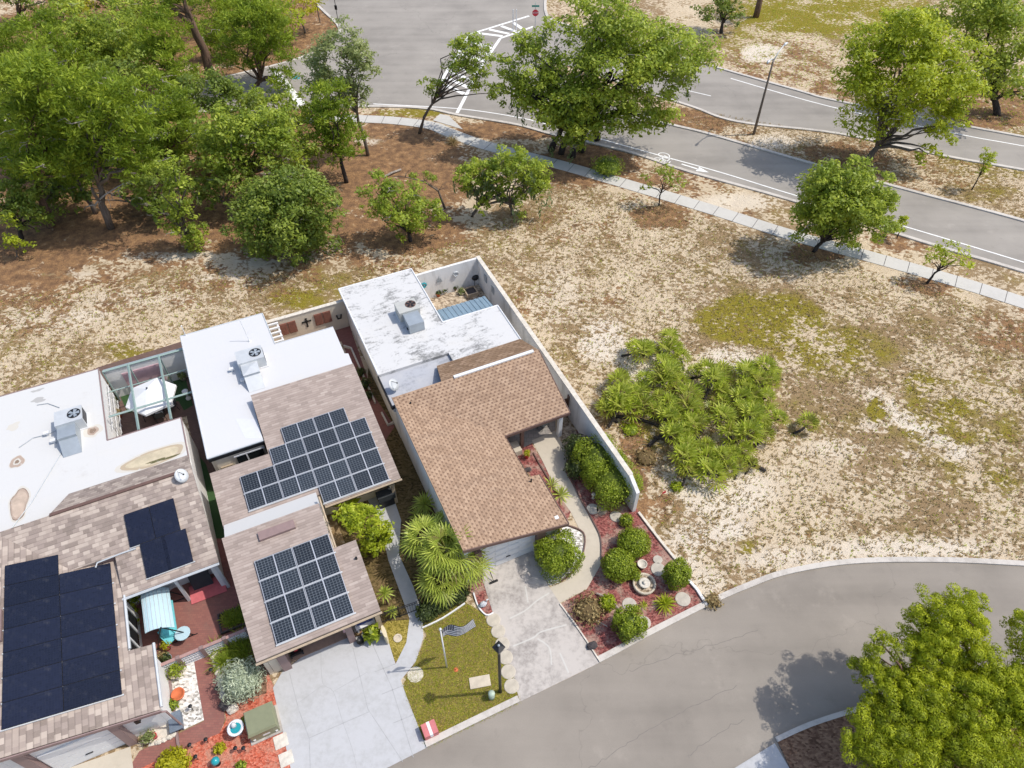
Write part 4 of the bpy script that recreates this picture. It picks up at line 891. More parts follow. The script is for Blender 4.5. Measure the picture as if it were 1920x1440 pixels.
for a, b in zip(FL1[:5], FL1[1:5]): lip.tube([(*a, 3.0), (*b, 3.0)], .04, 6)
part(H1, 'roof_edge', lip, 'mauve_trim')
def stain(cx, cy, z, rings, n=26, jit=.12, seed=0):
    "water-mark left by ponding: rings of colour, each ring a thin sheet a little proud of the last"
    rs = random.Random(seed); ph = [rs.uniform(0, 6.28) for _ in range(3)]
    for i, (ru, rv, m) in enumerate(rings):
        pts = []
        for k in range(n):
            a = 2 * math.pi * k / n; q = 1 + jit * (math.sin(2 * a + ph[0]) + .6 * math.sin(3 * a + ph[1]) + .5 * math.sin(5 * a + ph[2]) + rs.uniform(-.25, .25))
            pts.append((cx + ru * q * math.cos(a), cy + rv * q * math.sin(a)))
        mb = MB(); mb.add([(x, y, z + .003 + .003 * i) for x, y in pts], [tuple(range(n))]); part(H1, 'water_stain', mb, m)
def stain_mat(name, c):
    t = NT(name); v_ = t.obj(); k = t.math('ADD', t.math('MULTIPLY', t.noise(v_, 2.5, 6, .75), .6), t.math('MULTIPLY', t.noise(v_, 9, 4, .7), .4))
    return t.out(t.mix(t.step(k, .30, .47), (.60, .59, .57), c), .85, spec=.2)
sm = {k: stain_mat('stain_' + k, c) for k, c in {'pale': (.56, .53, .47), 'tan': (.43, .35, .25), 'rust': (.40, .31, .25), 'brown': (.24, .175, .13), 'grey': (.40, .39, .375), 'moss': (.12, .11, .05)}.items()}
u, v = uv(300, 852, 3); stain(u - .35, v - .1, 3, [(1.85, .72, sm['pale']), (1.6, .60, sm['tan']), (1.35, .46, plain('stain_straw', (.50, .43, .30), .85, var=.25, scale=2))], seed=1, jit=.07); stain(u + .05, v - .42, 3.008, [(.75, .10, sm['moss'])], seed=9, jit=.3)
u, v = uv(36, 945, 3); stain(u, v, 3, [(.52, 1.15, sm['pale']), (.45, 1.0, sm['brown']), (.42, .95, sm['rust']), (.36, .85, plain('stain_peach', (.47, .37, .29), .85, var=.25, scale=2))], seed=2)
u, v = uv(32, 866, 3); stain(u, v, 3, [(.36, .5, sm['pale']), (.33, .45, sm['rust']), (.17, .26, sm['pale']), (.1, .15, sm['brown'])], seed=3)
u, v = uv(174, 808, 3); stain(u, v, 3, [(.48, .52, sm['pale']), (.28, .36, sm['rust']), (.16, .22, sm['brown'])], seed=4)
for x, y, a, b, s in ((72, 750, .4, .2, 5), (25, 800, .4, .25, 6), (70, 732, .3, .12, 8)): u, v = uv(x, y, 3); stain(u, v, 3, [(a, b, sm['grey'] if s != 6 else sm['pale'])], seed=s, jit=.25)
cb = MB(); cb.tube([(*uv(122, 825, 3), 3.03), (*uv(120, 843, 3), 3.03), (*uv(60, 942, 3), 3.03), (*uv(12, 1005, 3), 3.03)], .022, 5)
cb.tube([(*uv(70, 760, 3), 3.03), (*uv(90, 757, 3), 3.03), (*uv(112, 765, 3), 3.03)], .02, 5); cb.tube([(*uv(36, 840, 3), 3.03), (*uv(62, 822, 3), 3.03), (*uv(90, 815, 3), 3.03), (*uv(105, 808, 3), 3.03)], .02, 5); part(H1, 'roof_cable', cb, 'galv')
ws = MB(); ws.box(-6.55, -6.35, 22.4, 32.3, 0, 2.6); ws.box(-10.7, -10.5, 32.5, 38.6, 0, 2.74); ws.box(-10.49, -6.36, 32.2, 32.38, 0, 2.74); ws.box(-10.9, -10.7, 19.2, 22.6, 0, 2.5); ws.box(-10.69, -6.56, 23.4, 23.6, 0, 2.6); ws.box(-9.92, -9.72, 16.45, 19.1, 0, 2.3); ws.box(-10.69, -9.93, 18.9, 19.1, 0, 2.4)
ws.add([(-6.55, 22.4, 2.59), (-6.35, 22.4, 2.59), (-6.35, 29.0, 2.59), (-6.55, 29.0, 2.59), (-6.55, 22.4, 2.6), (-6.35, 22.4, 2.6), (-6.35, 27.5, 3.7), (-6.55, 27.5, 3.7)], [(3, 2, 1, 0), (4, 5, 6, 7), (0, 1, 5, 4), (1, 2, 6, 5), (2, 3, 7, 6), (3, 0, 4, 7)])
ws.add([(-15.6, 16.45, 0), (-9.93, 16.45, 0), (-9.93, 16.65, 0), (-15.6, 16.65, 0), (-15.6, 16.45, 3.7), (-9.93, 16.45, 2.33), (-9.93, 16.65, 2.33), (-15.6, 16.65, 3.7)], [(3, 2, 1, 0), (4, 5, 6, 7), (0, 1, 5, 4), (1, 2, 6, 5), (2, 3, 7, 6), (3, 0, 4, 7)])
ws.box(-18.4, -15.61, 16.45, 16.65, 0, 3.0); part(H1, 'wall', ws, 'stucco')
gd = MB()
for k in range(4): gd.box(-14.6, -11.75, 16.36, 16.44, .02 + k * .53, .52 + k * .53)
gdo = part(H1, 'garage_door', gd, 'white_paint'); sub(H1, gdo, 'handle', MB().box(-13.3, -13.0, 16.32, 16.36, .6, .65), 'black_metal')
part(H1, 'post', MB().box(-11.7, -11.35, 16.15, 16.44, 0, 2.75), 'mauve_trim'); part(H1, 'post', MB().box(-15.1, -14.7, 16.2, 16.44, 0, 3.5), 'mauve_trim'); part(H1, 'wall_lamp', MB().box(-10.85, -10.65, 16.3, 16.44, 1.5, 1.8), 'black_metal'); part(H1, 'house_plate', MB().box(-10.55, -10.2, 16.42, 16.446, 1.75, 1.85), 'black_metal')
fm = MB(); edge_strip(fm, [(-15.6, 16.1), (-9.55, 16.05)], W1, .05, .18); part(H1, 'fascia', fm, 'mauve_trim')
for q in ([(-10.62, 22.1, 2.58), (-5.98, 22.1, 2.58)], [(-9.5, 16.2, 2.36), (-9.5, 19.35, 2.36)], [(-10.47, 19.4, 2.58), (-10.47, 22.3, 2.58)]): part(H1, 'gutter', MB().tube(q, .07, 6), 'galv_pale')
part(H1, 'downpipe', MB().tube([(-10.2, 16.2, 2.35), (-9.45, 16.1, 2.0), (-9.35, 16.0, .15)], .05, 6), 'mauve_trim')
cd = MB(); cd.tube([(*uv(180, 1065, 3), 3.05), (*uv(183, 1056, 3.1), 3.14), (*uv(225, 1040, 3.1), 3.16), (*uv(256, 1030, 3.1), 3.2)], .04, 6); part(H1, 'conduit', cd, 'galv_pale')
for a, b in ((19.5, 20.3), (20.4, 21.2), (21.3, 22.1)):
    w = part(H1, 'window', MB().box(-10.69, -10.64, a, b, .6, 2.1), 'dark_glass'); sub(H1, w, 'frame', MB().box(-10.69, -10.6, a - .08, a, .55, 2.15).box(-10.69, -10.6, b, b + .03, .55, 2.15).box(-10.69, -10.6, a, b, 2.1, 2.15), 'white_paint')
part(H1, 'front_door', MB().box(-8.0, -7.1, 23.32, 23.39, 0, 2.1), 'brown_wood'); wn = part(H1, 'window', MB().box(-9.9, -8.5, 23.34, 23.39, .8, 2.1), 'dark_glass')
part(H1, 'porch_post', MB().box(-8.3, -8.15, 22.3, 22.45, 0, 2.5), 'galv_pale'); part(H1, 'porch_post', MB().box(-6.3, -6.15, 22.2, 22.35, 0, 2.5), 'galv_pale')

# ---------------------------------------------- solar arrays
def array(label, org, slope_axis, k, pw, ph, cells, frame, spots, gap=.03):
    root = bpy.data.objects.new('solar_array', None); COL.objects.link(root)
    x, y = to_xy(org[0], org[1]); e = Matrix.Translation((x, y, org[2])) @ Matrix.Rotation(A, 4, 'Z') @ (Matrix.Rotation(math.atan(k), 4, 'X') if slope_axis == 'v' else Matrix.Rotation(math.atan(k), 4, 'Y'))
    root.matrix_world = e; tag(root, label, 'solar panels')
    mb = MB(); mb.box(0, pw - gap, 0, ph - gap, 0, .04, 1)
    w2 = (pw - gap) / 2; b = .028
    if frame == 'panel_frame':
        for s in (0, 1): mb.add([(s * w2 + b, b, .043), ((s + 1) * w2 - b, b, .043), ((s + 1) * w2 - b, ph - gap - b, .043), (s * w2 + b, ph - gap - b, .043)], [(0, 1, 2, 3)], 0)
    else: mb.add([(.012, .012, .043), (pw - gap - .012, .012, .043), (pw - gap - .012, ph - gap - .012, .043), (.012, ph - gap - .012, .043)], [(0, 1, 2, 3)], 0)
    o0 = None
    for (a, b2) in spots:
        if o0 is None: o = mb.build('solar_panel', [cells, frame], root); o0 = o
        else: o = o0.copy(); COL.objects.link(o); o.parent = root
        o.location = (a, b2, .09)
    rl = MB(); us = [s[0] for s in spots]; vs_ = [s[1] for s in spots]
    for b2 in sorted(set(vs_)):
        xs_ = [s[0] for s in spots if s[1] == b2]; rl.box(min(xs_) - .05, max(xs_) + pw + .05, b2 - gap * .5 - .03, b2 + .02, .02, .085)
    rl.build('mounting_rail', 'galv_pale', root)
    return root
pw, ph = 1.86, 1.085
# upper array of the middle house: rows from the eave up
rows = [(1.86, 2), (-.0, 4), (-.0, 4), (.93, 3), (1.86 - .93 + .93, 2)]
row_spots = []
for r_i, (sh, cnt) in enumerate([(3.72 - .0, 2), (0, 4), (0, 4), (1.86, 3), (2.79, 2)]):
    for c in range(cnt): row_spots.append((sh + c * pw, r_i * ph))
array('large upper array of gridded solar panels on the main roof of the middle house', (-4.0, 23.45, M2(0, 23.45) + .0), 'v', .18, pw, ph, 'cells_grid', 'panel_frame', row_spots)
array('square array of gridded solar panels on the carport roof of the middle house', (-4.25, 16.7, G2(0, 16.7)), 'v', .18, pw, ph, 'cells_grid', 'panel_frame', [(c * pw, r * ph) for r in range(4) for c in range(2)])
a2 = []
for r in range(7): a2.append((0, r * 1.17))
for r in range(6): a2.append((2.2, r * 1.17))
array('big plain navy solar array on the wing roof of the left house', (-15.15, 17.25, W1(-15.15, 0)), 'u', .25, 2.2, 1.17, 'cells_dark', 'panel_black', a2, .015)
array('small plain navy solar array above the courtyard of the left house', (-9.75, 22.65, M1(0, 22.65)), 'v', .243, 1.22, 1.86, 'cells_dark', 'panel_black', [(.45, 0), (1.45, 0), (-.0, 1.86), (1.22, 1.86)], .015)

# ---------------------------------------------- rooftop units and dishes
def ac_unit(label, u, v, z, m_body, duct_m, w=1.45, d=1.15, h=.85, ang=0, cross_top=False):
    root = thing('air_conditioner', label, 'air conditioner', (u, v, z))
    part(root, 'cabinet', MB().box(u - w / 2, u + w / 2, v, v + d, z + .08, z + h), m_body)
    part(root, 'fan_grille', MB().lathe((u + w * .22, v + d * .52, z + h), [(.36, .0), (.36, .03), (.33, .035), (.33, .012), (.08, .012)], 24), 'black_metal')
    fb = MB()
    for k in range(5):
        a = k * 1.257; c, s = math.cos(a), math.sin(a); p = lambda r, t, zz: (u + w * .22 + r * c - t * s, v + d * .52 + r * s + t * c, z + h + zz)
        fb.add([p(.06, -.05, .016), p(.3, -.1, .016), p(.3, .1, .034), p(.06, .05, .026)], [(0, 1, 2, 3)])
    fb.ball((u + w * .22, v + d * .52, z + h + .03), (.07, .07, .03), 8, 5); part(root, 'fan_blades', fb, 'galv')
    part(root, 'louvre', MB().box(u + w / 2, u + w / 2 + .02, v + .15, v + d - .15, z + .2, z + h - .12), 'black_metal')
    dx = u - w * .12; dm = MB()
    dm.box(dx - .48, dx + .48, v - .95, v - .002, z + .02 if not cross_top else z + .35, z + h - .12)
    if cross_top:
        dm.add([(dx - .5, v - 1.0, z + h - .115), (dx + .5, v - 1.0, z + h - .115), (dx + .5, v - .05, z + h - .115), (dx - .5, v - .05, z + h - .115), (dx, v - .5, z + h - .02)], [(0, 1, 4), (1, 2, 4), (2, 3, 4), (3, 0, 4), (3, 2, 1, 0)])
    dm.add([(dx - .48, v - .951, z + h - .3), (dx + .48, v - .951, z + h - .3), (dx + .48, v - 1.75, z + .01), (dx - .48, v - 1.75, z + .01), (dx - .48, v - .951, z + .01), (dx + .48, v - .951, z + .01)], [(3, 2, 1, 0), (0, 1, 5, 4), (0, 4, 3), (1, 2, 5), (4, 5, 2, 3)])
    part(root, 'duct', dm, duct_m)
    part(root, 'curb', MB().box(u - w / 2 - .06, u + w / 2 + .06, v - .05, v + d + .06, z, z + .075), 'white_paint')
    return root
ac_unit('grey rooftop air conditioner on the stained roof of the left house', -12.05, 33.9, 3.0, 'galv_pale', 'galv')
ac_unit('rooftop air conditioner with cross creased duct on the clean white middle roof', -1.65, 34.2, 3.28, 'galv_pale', 'galv_pale', 1.6, 1.15, .85, cross_top=True)
# unit of the right house has its big duct in front, not sloped
root = thing('air_conditioner', 'beige rooftop air conditioner with blue grey duct on the weathered right roof', 'air conditioner', (8.7, 35, 3.0)); u, v, z = 8.72, 34.75, 3.0
part(root, 'cabinet', MB().box(u - .72, u + .68, v, v + 1.15, z + .08, z + .85), 'ac_beige'); part(root, 'fan_grille', MB().lathe((u + .25, v + .62, z + .85), [(.36, 0), (.36, .03), (.33, .035), (.33, .012), (.08, .012)], 24), 'brown_trim')
part(root, 'duct', MB().box(u - .52, u + .52, v - 1.25, v - .002, z + .03, z + .74), 'galv'); part(root, 'louvre', MB().box(u + .68, u + .71, v + .1, v + .7, z + .3, z + .75), 'black_metal'); part(root, 'curb', MB().box(u - .78, u + .74, v - .05 + .06, v + 1.2, z, z + .075), 'white_paint')
fb = MB()
for k in range(5):
    a = k * 1.257; c, s = math.cos(a), math.sin(a); p = lambda r, t, zz: (u + .25 + r * c - t * s, v + .62 + r * s + t * c, z + .85 + zz)
    fb.add([p(.06, -.05, .016), p(.3, -.1, .016), p(.3, .1, .034), p(.06, .05, .026)], [(0, 1, 2, 3)])
part(root, 'fan_blades', fb, 'black_metal')
for x, y, zz, lb in ((436, 696, 3.28, 'small white roof vent cap left of the middle air conditioner'), (457, 716, 3.28, 'small white roof vent cap in front of the middle air conditioner'), (90, 816, 3.0, 'white junction box on the stained left roof beside the duct'), (103, 830, 3.0, 'white bent vent on the stained left roof in front of the duct'), (768, 620, 3.0, 'tiny dark vent cap on the weathered roof in front of the duct')):
    u, v = uv(x, y, zz); mb = MB().lathe((u, v, zz), [(.07, 0), (.07, .16)], 8); mb.box(u - .15, u + .15, v - .1, v + .1, zz + .162, zz + .26)
    solo('roof_vent', mb, 'white_paint' if 'dark' not in lb else 'black_metal', lb, 'vent', (u, v, zz))
def dish(label, u, v, z, m='galv_pale', rz=0):
    root = thing('satellite_dish', label, 'satellite dish', (u, v, z)); mb = MB()
    n, R_ = 20, .34; c = Vector((u, v, z + .55)); ax = Vector((.45, -.65, .6)).normalized(); a = ax.cross(Vector((0, 0, 1))).normalized(); b = ax.cross(a)
    vs = [c - ax * .06]; 
    for rr, dd in ((.5, -.04), (1, 0), (1, .02), (.5, -.02)):
        vs += [c + (a * math.cos(2 * math.pi * k / n) + b * math.sin(2 * math.pi * k / n) * 1.15) * R_ * rr + ax * dd for k in range(n)]
    fs = [(0, 1 + (k + 1) % n, 1 + k) for k in range(n)] + [(1 + i * n + k, 1 + i * n + (k + 1) % n, 1 + (i + 1) * n + (k + 1) % n, 1 + (i + 1) * n + k) for i in range(3) for k in range(n)] + [tuple(1 + 3 * n + k for k in range(n))]
    mb.add(vs, fs); part(root, 'reflector', mb, m, True)
    part(root, 'mast', MB().tube([(u, v + .1, z - .05), (u, v + .1, z + .35), tuple(c - ax * .05)], .025, 6), 'galv'); part(root, 'feed_arm', MB().tube([tuple(c - b * .3), tuple(c - b * .1 + ax * .42)], .015, 5).ball(tuple(c - b * .08 + ax * .45), .05, 8, 6), 'black_metal')
u, v = uv(345, 900, 3.7); dish('grey satellite dish on the ridge end of the left house', u, v, 3.55)
u, v = uv(741, 735, 2.8); dish('pale satellite dish on the low grey roof of the right house', u, v + .1, 2.8)
u, v = uv(468, 640, 3.28); solo('roof_antenna', MB().tube([(u, v, 3.28), (u - .05, v + .1, 4.2), (u - .1, v + .15, 5.0)], .022, 6).lathe((u, v, 3.28), [(.09, 0), (.05, .12)], 8), 'white_paint', 'thin white mast on the rear of the clean white roof', 'antenna', (u, v, 3.28))
u, v = uv(348, 628, 3.28); solo('roof_antenna', MB().tube([(u, v - .05, 3.28), (u, v - .05, 4.1)], .022, 6).ball((u, v - .05, 4.1), .05, 8, 6), 'white_paint', 'short white pipe at the rear left corner of the clean white roof', 'pipe', (u, v, 3.28))

# ================================================================== COURTYARDS AND YARD THINGS
# rear courtyard of the left house: aluminium cage, parasol, table set
CG = thing('screen_cage', 'sage green aluminium screen cage over the rear courtyard of the left house', 'screen enclosure', (-8.4, 36, 0))
def beam(a, b, w=.05): part(CG, 'beam', MB().tube([a, b], w, 4), 'sage')
z = 2.75
bA = [(*uv(240, 684, z), z), (*uv(260, 806, z), z)]; bB = [(*uv(297, 666, z), z), (*uv(321, 786, z), z)]; bC = [(*uv(203, 780, z), z - .08), (*uv(360, 733, z), z - .08)]; bD = [(*uv(192, 697, z), z), (*uv(343, 655, z), z)]
for b in (bA, bB, bC, bD): beam(*b, .075)
beam((*uv(195, 738, 1.9), 1.9), (*uv(352, 692, 1.9), 1.9), .045)
for q in (bA[0], bB[0], bD[0], bD[1]): part(CG, 'post', MB().tube([(q[0], q[1], 0), q], .05, 4), 'sage')
cw = thing('courtyard_wall', 'white rear wall of the left house courtyard with a faded pink rug', 'wall', (-8.4, 39, 0))
part(cw, 'wall_face', MB().box(-10.45, -5.5, 39.0, 39.2, 0, 2.35), 'stucco'); part(cw, 'coping', MB().box(-10.45, -5.5, 38.96, 39.24, 2.352, 2.40), 'galv')
rg = MB().box(-9.55, -7.3, 38.93, 38.99, .35, 1.9)
solo('wall_rug', rg, 'rug_pink', 'faded pink patterned rug hung on the white courtyard wall', 'rug', (-8.4, 38.96, .35))
pu, pv = uv(277, 731, 2.75); UM = thing('patio_umbrella', 'white six sided patio umbrella under the sage green cage', 'umbrella', (pu, pv, 0))
mb = MB(); n = 6; top = (pu, pv, 2.85); r1 = 1.55
ring = [(pu + r1 * math.cos(2 * math.pi * k / n + .2), pv + r1 * math.sin(2 * math.pi * k / n + .2), 2.2) for k in range(n)]
mid = [(pu + .3 * math.cos(2 * math.pi * k / n + .2), pv + .3 * math.sin(2 * math.pi * k / n + .2), 2.74) for k in range(n)]
low = [(x, y, zz - .16) for x, y, zz in ring]
mb.add([top] + mid + ring + low, [(0, 1 + k, 1 + (k + 1) % n) for k in range(n)] + [(1 + k, 7 + k, 7 + (k + 1) % n, 1 + (k + 1) % n) for k in range(n)] + [(7 + k, 13 + k, 13 + (k + 1) % n, 7 + (k + 1) % n) for k in range(n)])
part(UM, 'canopy', mb, 'canvas'); part(UM, 'pole', MB().tube([(pu, pv, 0), (pu, pv, 2.95)], .03, 8), 'galv'); part(UM, 'finial', MB().ball((pu, pv, 2.92), .06, 8, 6), 'black_metal')
for k in range(n): part(UM, 'rib', MB().tube([(pu, pv, 2.78), (ring[k][0] * .99 + pu * .01, ring[k][1] * .99 + pv * .01, 2.17)], .014, 4), 'galv')
tu, tv = uv(296, 770); TB = thing('patio_table', 'dark patio table beneath the white umbrella', 'table', (tu, tv, 0))
part(TB, 'tabletop', MB().prism([(tu + .7 * math.cos(k * .524), tv + .5 * math.sin(k * .524)) for k in range(12)], .70, .74), 'dark_glass')
for s in (-1, 1):
    for q in (-1, 1): part(TB, 'leg', MB().tube([(tu + s * .4, tv + q * .28, 0), (tu + s * .36, tv + q * .25, .70)], .025, 6), 'black_metal')
def chair(label, u, v, rz, m='black_metal', seat_m='fabric_dark', group=None, cushion=None):
    root = thing('patio_chair', label, 'chair', (0, 0, 0), group=group)
    part(root, 'seat', MB().box(-.26, .26, -.25, .25, .40, .45), seat_m); bk = MB(); bk.add([(-.26, .23, .46), (.26, .23, .46), (.26, .36, .95), (-.26, .36, .95), (-.26, .27, .46), (.26, .27, .46), (.26, .40, .95), (-.26, .40, .95)], [(0, 1, 2, 3), (7, 6, 5, 4), (0, 4, 5, 1), (1, 5, 6, 2), (2, 6, 7, 3), (3, 7, 4, 0)])
    part(root, 'backrest', bk, seat_m)
    for s in (-1, 1):
        part(root, 'armrest', MB().tube([(s * .29, -.22, .02), (s * .29, -.22, .62), (s * .29, .28, .66)], .02, 6), m)
        part(root, 'leg', MB().tube([(s * .27, .26, .45), (s * .29, .34, 0)], .02, 6), m)
    if cushion: part(root, 'cushion', MB().box(-.22, .22, -.2, .2, .452, .52), cushion)
    x, y = to_xy(u, v); root.location = (x, y, 0); root.rotation_euler = (0, 0, A + rz); return root
for x, y, rz, lb, cu in ((282, 782, 3.0, 'black patio chair with pale cushion in front of the umbrella table, nearest the cage post', 'cushion'), (304, 786, 3.2, 'black patio chair with pale cushion tucked by the flat roof edge', 'cushion'), (325, 768, -1.4, 'black patio chair at the right end of the umbrella table', 'cushion'), (300, 748, 0.1, 'black patio chair behind the umbrella table', None)):
    u, v = uv(x, y); chair(lb, u, v, rz, cushion=cu, group='chairs around the umbrella table')
TR = thing('trellis', 'white wire trellis leaning on the left courtyard wall under the cage', 'trellis', (-10.35, 36, 0)); mb = MB()
for k in range(7): mb.tube([(-10.42, 34.4 + k * .6, .1), (-10.38, 34.4 + k * .6, 2.2)], .022, 4)
for k in range(3): mb.tube([(-10.38, 34.2, .5 + k * .75), (-10.38, 38.2, .5 + k * .75)], .022, 4)
part(TR, 'lattice', mb, 'white_paint')
for x, y, lb, m, r, pm in ((213, 745, 'dark potted plant beside the trellis, rear of the row', 'fabric_dark', .24, 'leaf_bush_dark'), (217, 760, 'dark potted plant beside the trellis, middle of the row', 'black_metal', .22, 'leaf_bush_dark'), (224, 782, 'dry brown potted plant at the front end of the trellis', 'terracotta', .24, 'leaf_dry'), (212, 722, 'terracotta pot with rusty plant in the far left cage corner', 'terracotta', .2, 'leaf_dry'), (322, 710, 'bushy potted plant at the foot of the white wall by the umbrella', 'stone', .26, 'leaf_bush'), (345, 712, 'pale potted plant in the right rear corner of the cage', 'pale_stone', .22, 'leaf_grey')):
    u, v = uv(x, y); pot(u, v, lb, m, r, .34, pm, leafn=240, leafs=.17)
u, v = uv(354, 748); st = thing('garden_statue', 'small white garden urn on the dark turf by the middle house', 'statue', (u, v, 0)); part(st, 'urn', MB().lathe((u, v, 0), [(.16, 0), (.16, .12), (.07, .16), (.06, .5), (.17, .62), (.2, .78), (.15, .8)], 14), 'white_paint', True)

# front courtyard of the left house
su, sv = uv(323, 1168); SW = thing('canopy_swing', 'pale blue canopy swing seat on the red paved courtyard', 'swing seat', (su, sv, 0))
cx0, cx1, cv0, cv1 = su - .75, su + .45, sv - 1.15, sv + 1.15
mb = MB(); K = 8
for k in range(K):
    a, b = k / K, (k + 1) / K; za, zb = 1.95 - .42 * (a - .25) ** 2 * 2.2, 1.95 - .42 * (b - .25) ** 2 * 2.2; ua, ub = cx0 + (cx1 - cx0) * a, cx0 + (cx1 - cx0) * b
    mb.add([(ua, cv0, za), (ub, cv0, zb), (ub, cv1, zb), (ua, cv1, za), (ua, cv0, za - .03), (ub, cv0, zb - .03), (ub, cv1, zb - .03), (ua, cv1, za - .03)], [(0, 1, 2, 3), (7, 6, 5, 4), (0, 4, 5, 1), (2, 6, 7, 3), (1, 5, 6, 2), (3, 7, 4, 0)])
part(SW, 'canopy', mb, 'aqua_pale'); mb = MB()
for k in range(7): mb.box(cx0 + .06 + k * .17, cx0 + .08 + k * .17, cv0 + .01, cv1 - .01, 1.95 - .42 * ((.06 + k * .17) / 1.2 - .25) ** 2 * 2.2 - .005, 1.965 - .42 * ((.06 + k * .17) / 1.2 - .25) ** 2 * 2.2)
part(SW, 'canopy_seam', mb, 'galv_pale')
part(SW, 'seat', MB().box(su - .25, su + .3, cv0 + .2, cv1 - .2, .45, .55).box(su - .36, su - .26, cv0 + .2, cv1 - .2, .5, 1.05), 'aqua')
part(SW, 'side_table', MB().lathe((su + .55, cv0 + .0, .60), [(.36, 0), (.38, .02), (.36, .04)], 16), 'aqua_pale')
for s in (cv0 + .02, cv1 - .02):
    part(SW, 'leg', MB().tube([(su + .95, s, 0), (su - .05, s, 1.85)], .03, 6), 'black_metal'); part(SW, 'leg', MB().tube([(su - .85, s, 0), (su - .05, s, 1.85)], .03, 6), 'black_metal'); part(SW, 'foot', MB().tube([(su + 1.1, s, .03), (su - .9, s, .03)], .025, 6), 'black_metal')
u, v = uv(325, 1202); chair('turquoise plastic chair beside the canopy swing', u, v, .5, 'aqua', 'aqua')
u, v = uv(322, 1105); LC = chair('grey cushioned lounge chair under the courtyard eave', u, v, 2.2, 'galv_pale', 'cushion')
u, v = uv(316, 1216); pot(u, v, 'magenta pot with orange and green plant by the turquoise chair', plain('magenta', (.45, .03, .13), .5), .2, .35, 'leaf_yellow')
u, v = uv(308, 1235); pot(u, v, 'pale wooden crate planter at the lattice fence corner', 'pale_wood', .2, .3, 'leaf_dry')
u, v = uv(259, 1128); pot(u, v, 'white round pot under the courtyard eave corner', 'white_paint', .28, .4, 'leaf_bush')
u, v = uv(290, 1105); pot(u, v, 'green hanging style plant under the courtyard eave', 'fabric_dark', .25, .5, 'leaf_bush')
u, v = uv(318, 1240); pot(u, v, 'grey pots heaped beside the lattice fence end', 'galv', .22, .4, 'leaf_bush_dark')
mb = MB().box(-8.15, -6.35, 22.02, 23.1, .05, .075); solo('door_mat', mb, 'pink_fabric', 'large coral pink mat spread before the courtyard door', 'mat', (-7.2, 22.5, .05))
rr = thing('leaning_screen', 'black framed screen leaning under the courtyard eave', 'screen', (-7.4, 22.9, 0)); part(rr, 'frame', MB().add([(-7.9, 22.75, .08), (-6.9, 22.75, .08), (-6.9, 23.1, 1.2), (-7.9, 23.1, 1.2), (-7.9, 22.80, .08), (-6.9, 22.80, .08), (-6.9, 23.15, 1.2), (-7.9, 23.15, 1.2)], [(0, 1, 2, 3), (7, 6, 5, 4), (0, 4, 5, 1), (1, 5, 6, 2), (2, 6, 7, 3), (3, 7, 4, 0)]), 'fabric_dark')
# lattice block fence: two runs of white pierced blocks between brown piers
fa, fb_ = Vector(uv(302, 1266)), Vector(uv(472, 1194)); FN = thing('block_fence', 'white pierced block fence with brown piers along the red courtyard', 'fence', (fa.x, fa.y, 0))
L = (fb_ - fa).length; fd = (fb_ - fa).normalized(); fn = Vector((-fd.y, fd.x))
def fbox(mb, s0, s1, w0, w1, z0, z1):
    q = [fa + fd * s0 + fn * w0, fa + fd * s1 + fn * w0, fa + fd * s1 + fn * w1, fa + fd * s0 + fn * w1]; mb.prism([(p.x, p.y) for p in q], z0, z1)
for i in range(5): mb = MB(); s = L * i / 4; fbox(mb, s - .09, s + .09, -.09, .09, 0, 1.0); part(FN, 'pier', mb, 'mauve_trim')
for i in range(4):
    mb = MB(); s0, s1 = L * i / 4 + .09, L * (i + 1) / 4 - .09
    for k in range(5): fbox(mb, s0, s1, -.04, .04, .02 + k * .21, .07 + k * .21)
    nn = 8
    for k in range(nn + 1): s = s0 + (s1 - s0) * k / nn; fbox(mb, s - .02, s + .02, -.035, .035, .0, .9)
    part(FN, 'block_panel', mb, 'white_paint')
mb = MB(); fbox(mb, .1, L - .1, -.08, .08, .91, .94); part(FN, 'cap_rail', mb, plain('rail_pink', (.36, .22, .20), .7))
PB = thing('planter_box', 'low timber bed of grass behind the block fence beside the carport', 'planter', (-6.1, 19.6, 0)); u, v = uv(440, 1160)
mb = MB(); mb.box(u - .75, u + .6, v - .62, v - .55, 0, .2); mb.box(u - .75, u - .68, v - .549, v + .5, 0, .2); mb.box(u - .675, u + .6, v + .44, v + .5, 0, .2); part(PB, 'border', mb, 'dark_rock')
D = []; ct = []
for _ in range(60): spiky(D, ct, (u + random.uniform(-.5, .5) + 6.1, v + random.uniform(-.4, .35) - 19.6, .1), 10, .45, .04)
quad_mesh('grass_tuft', np.array(D), np.array(ct), 'leaf_oak', PB)
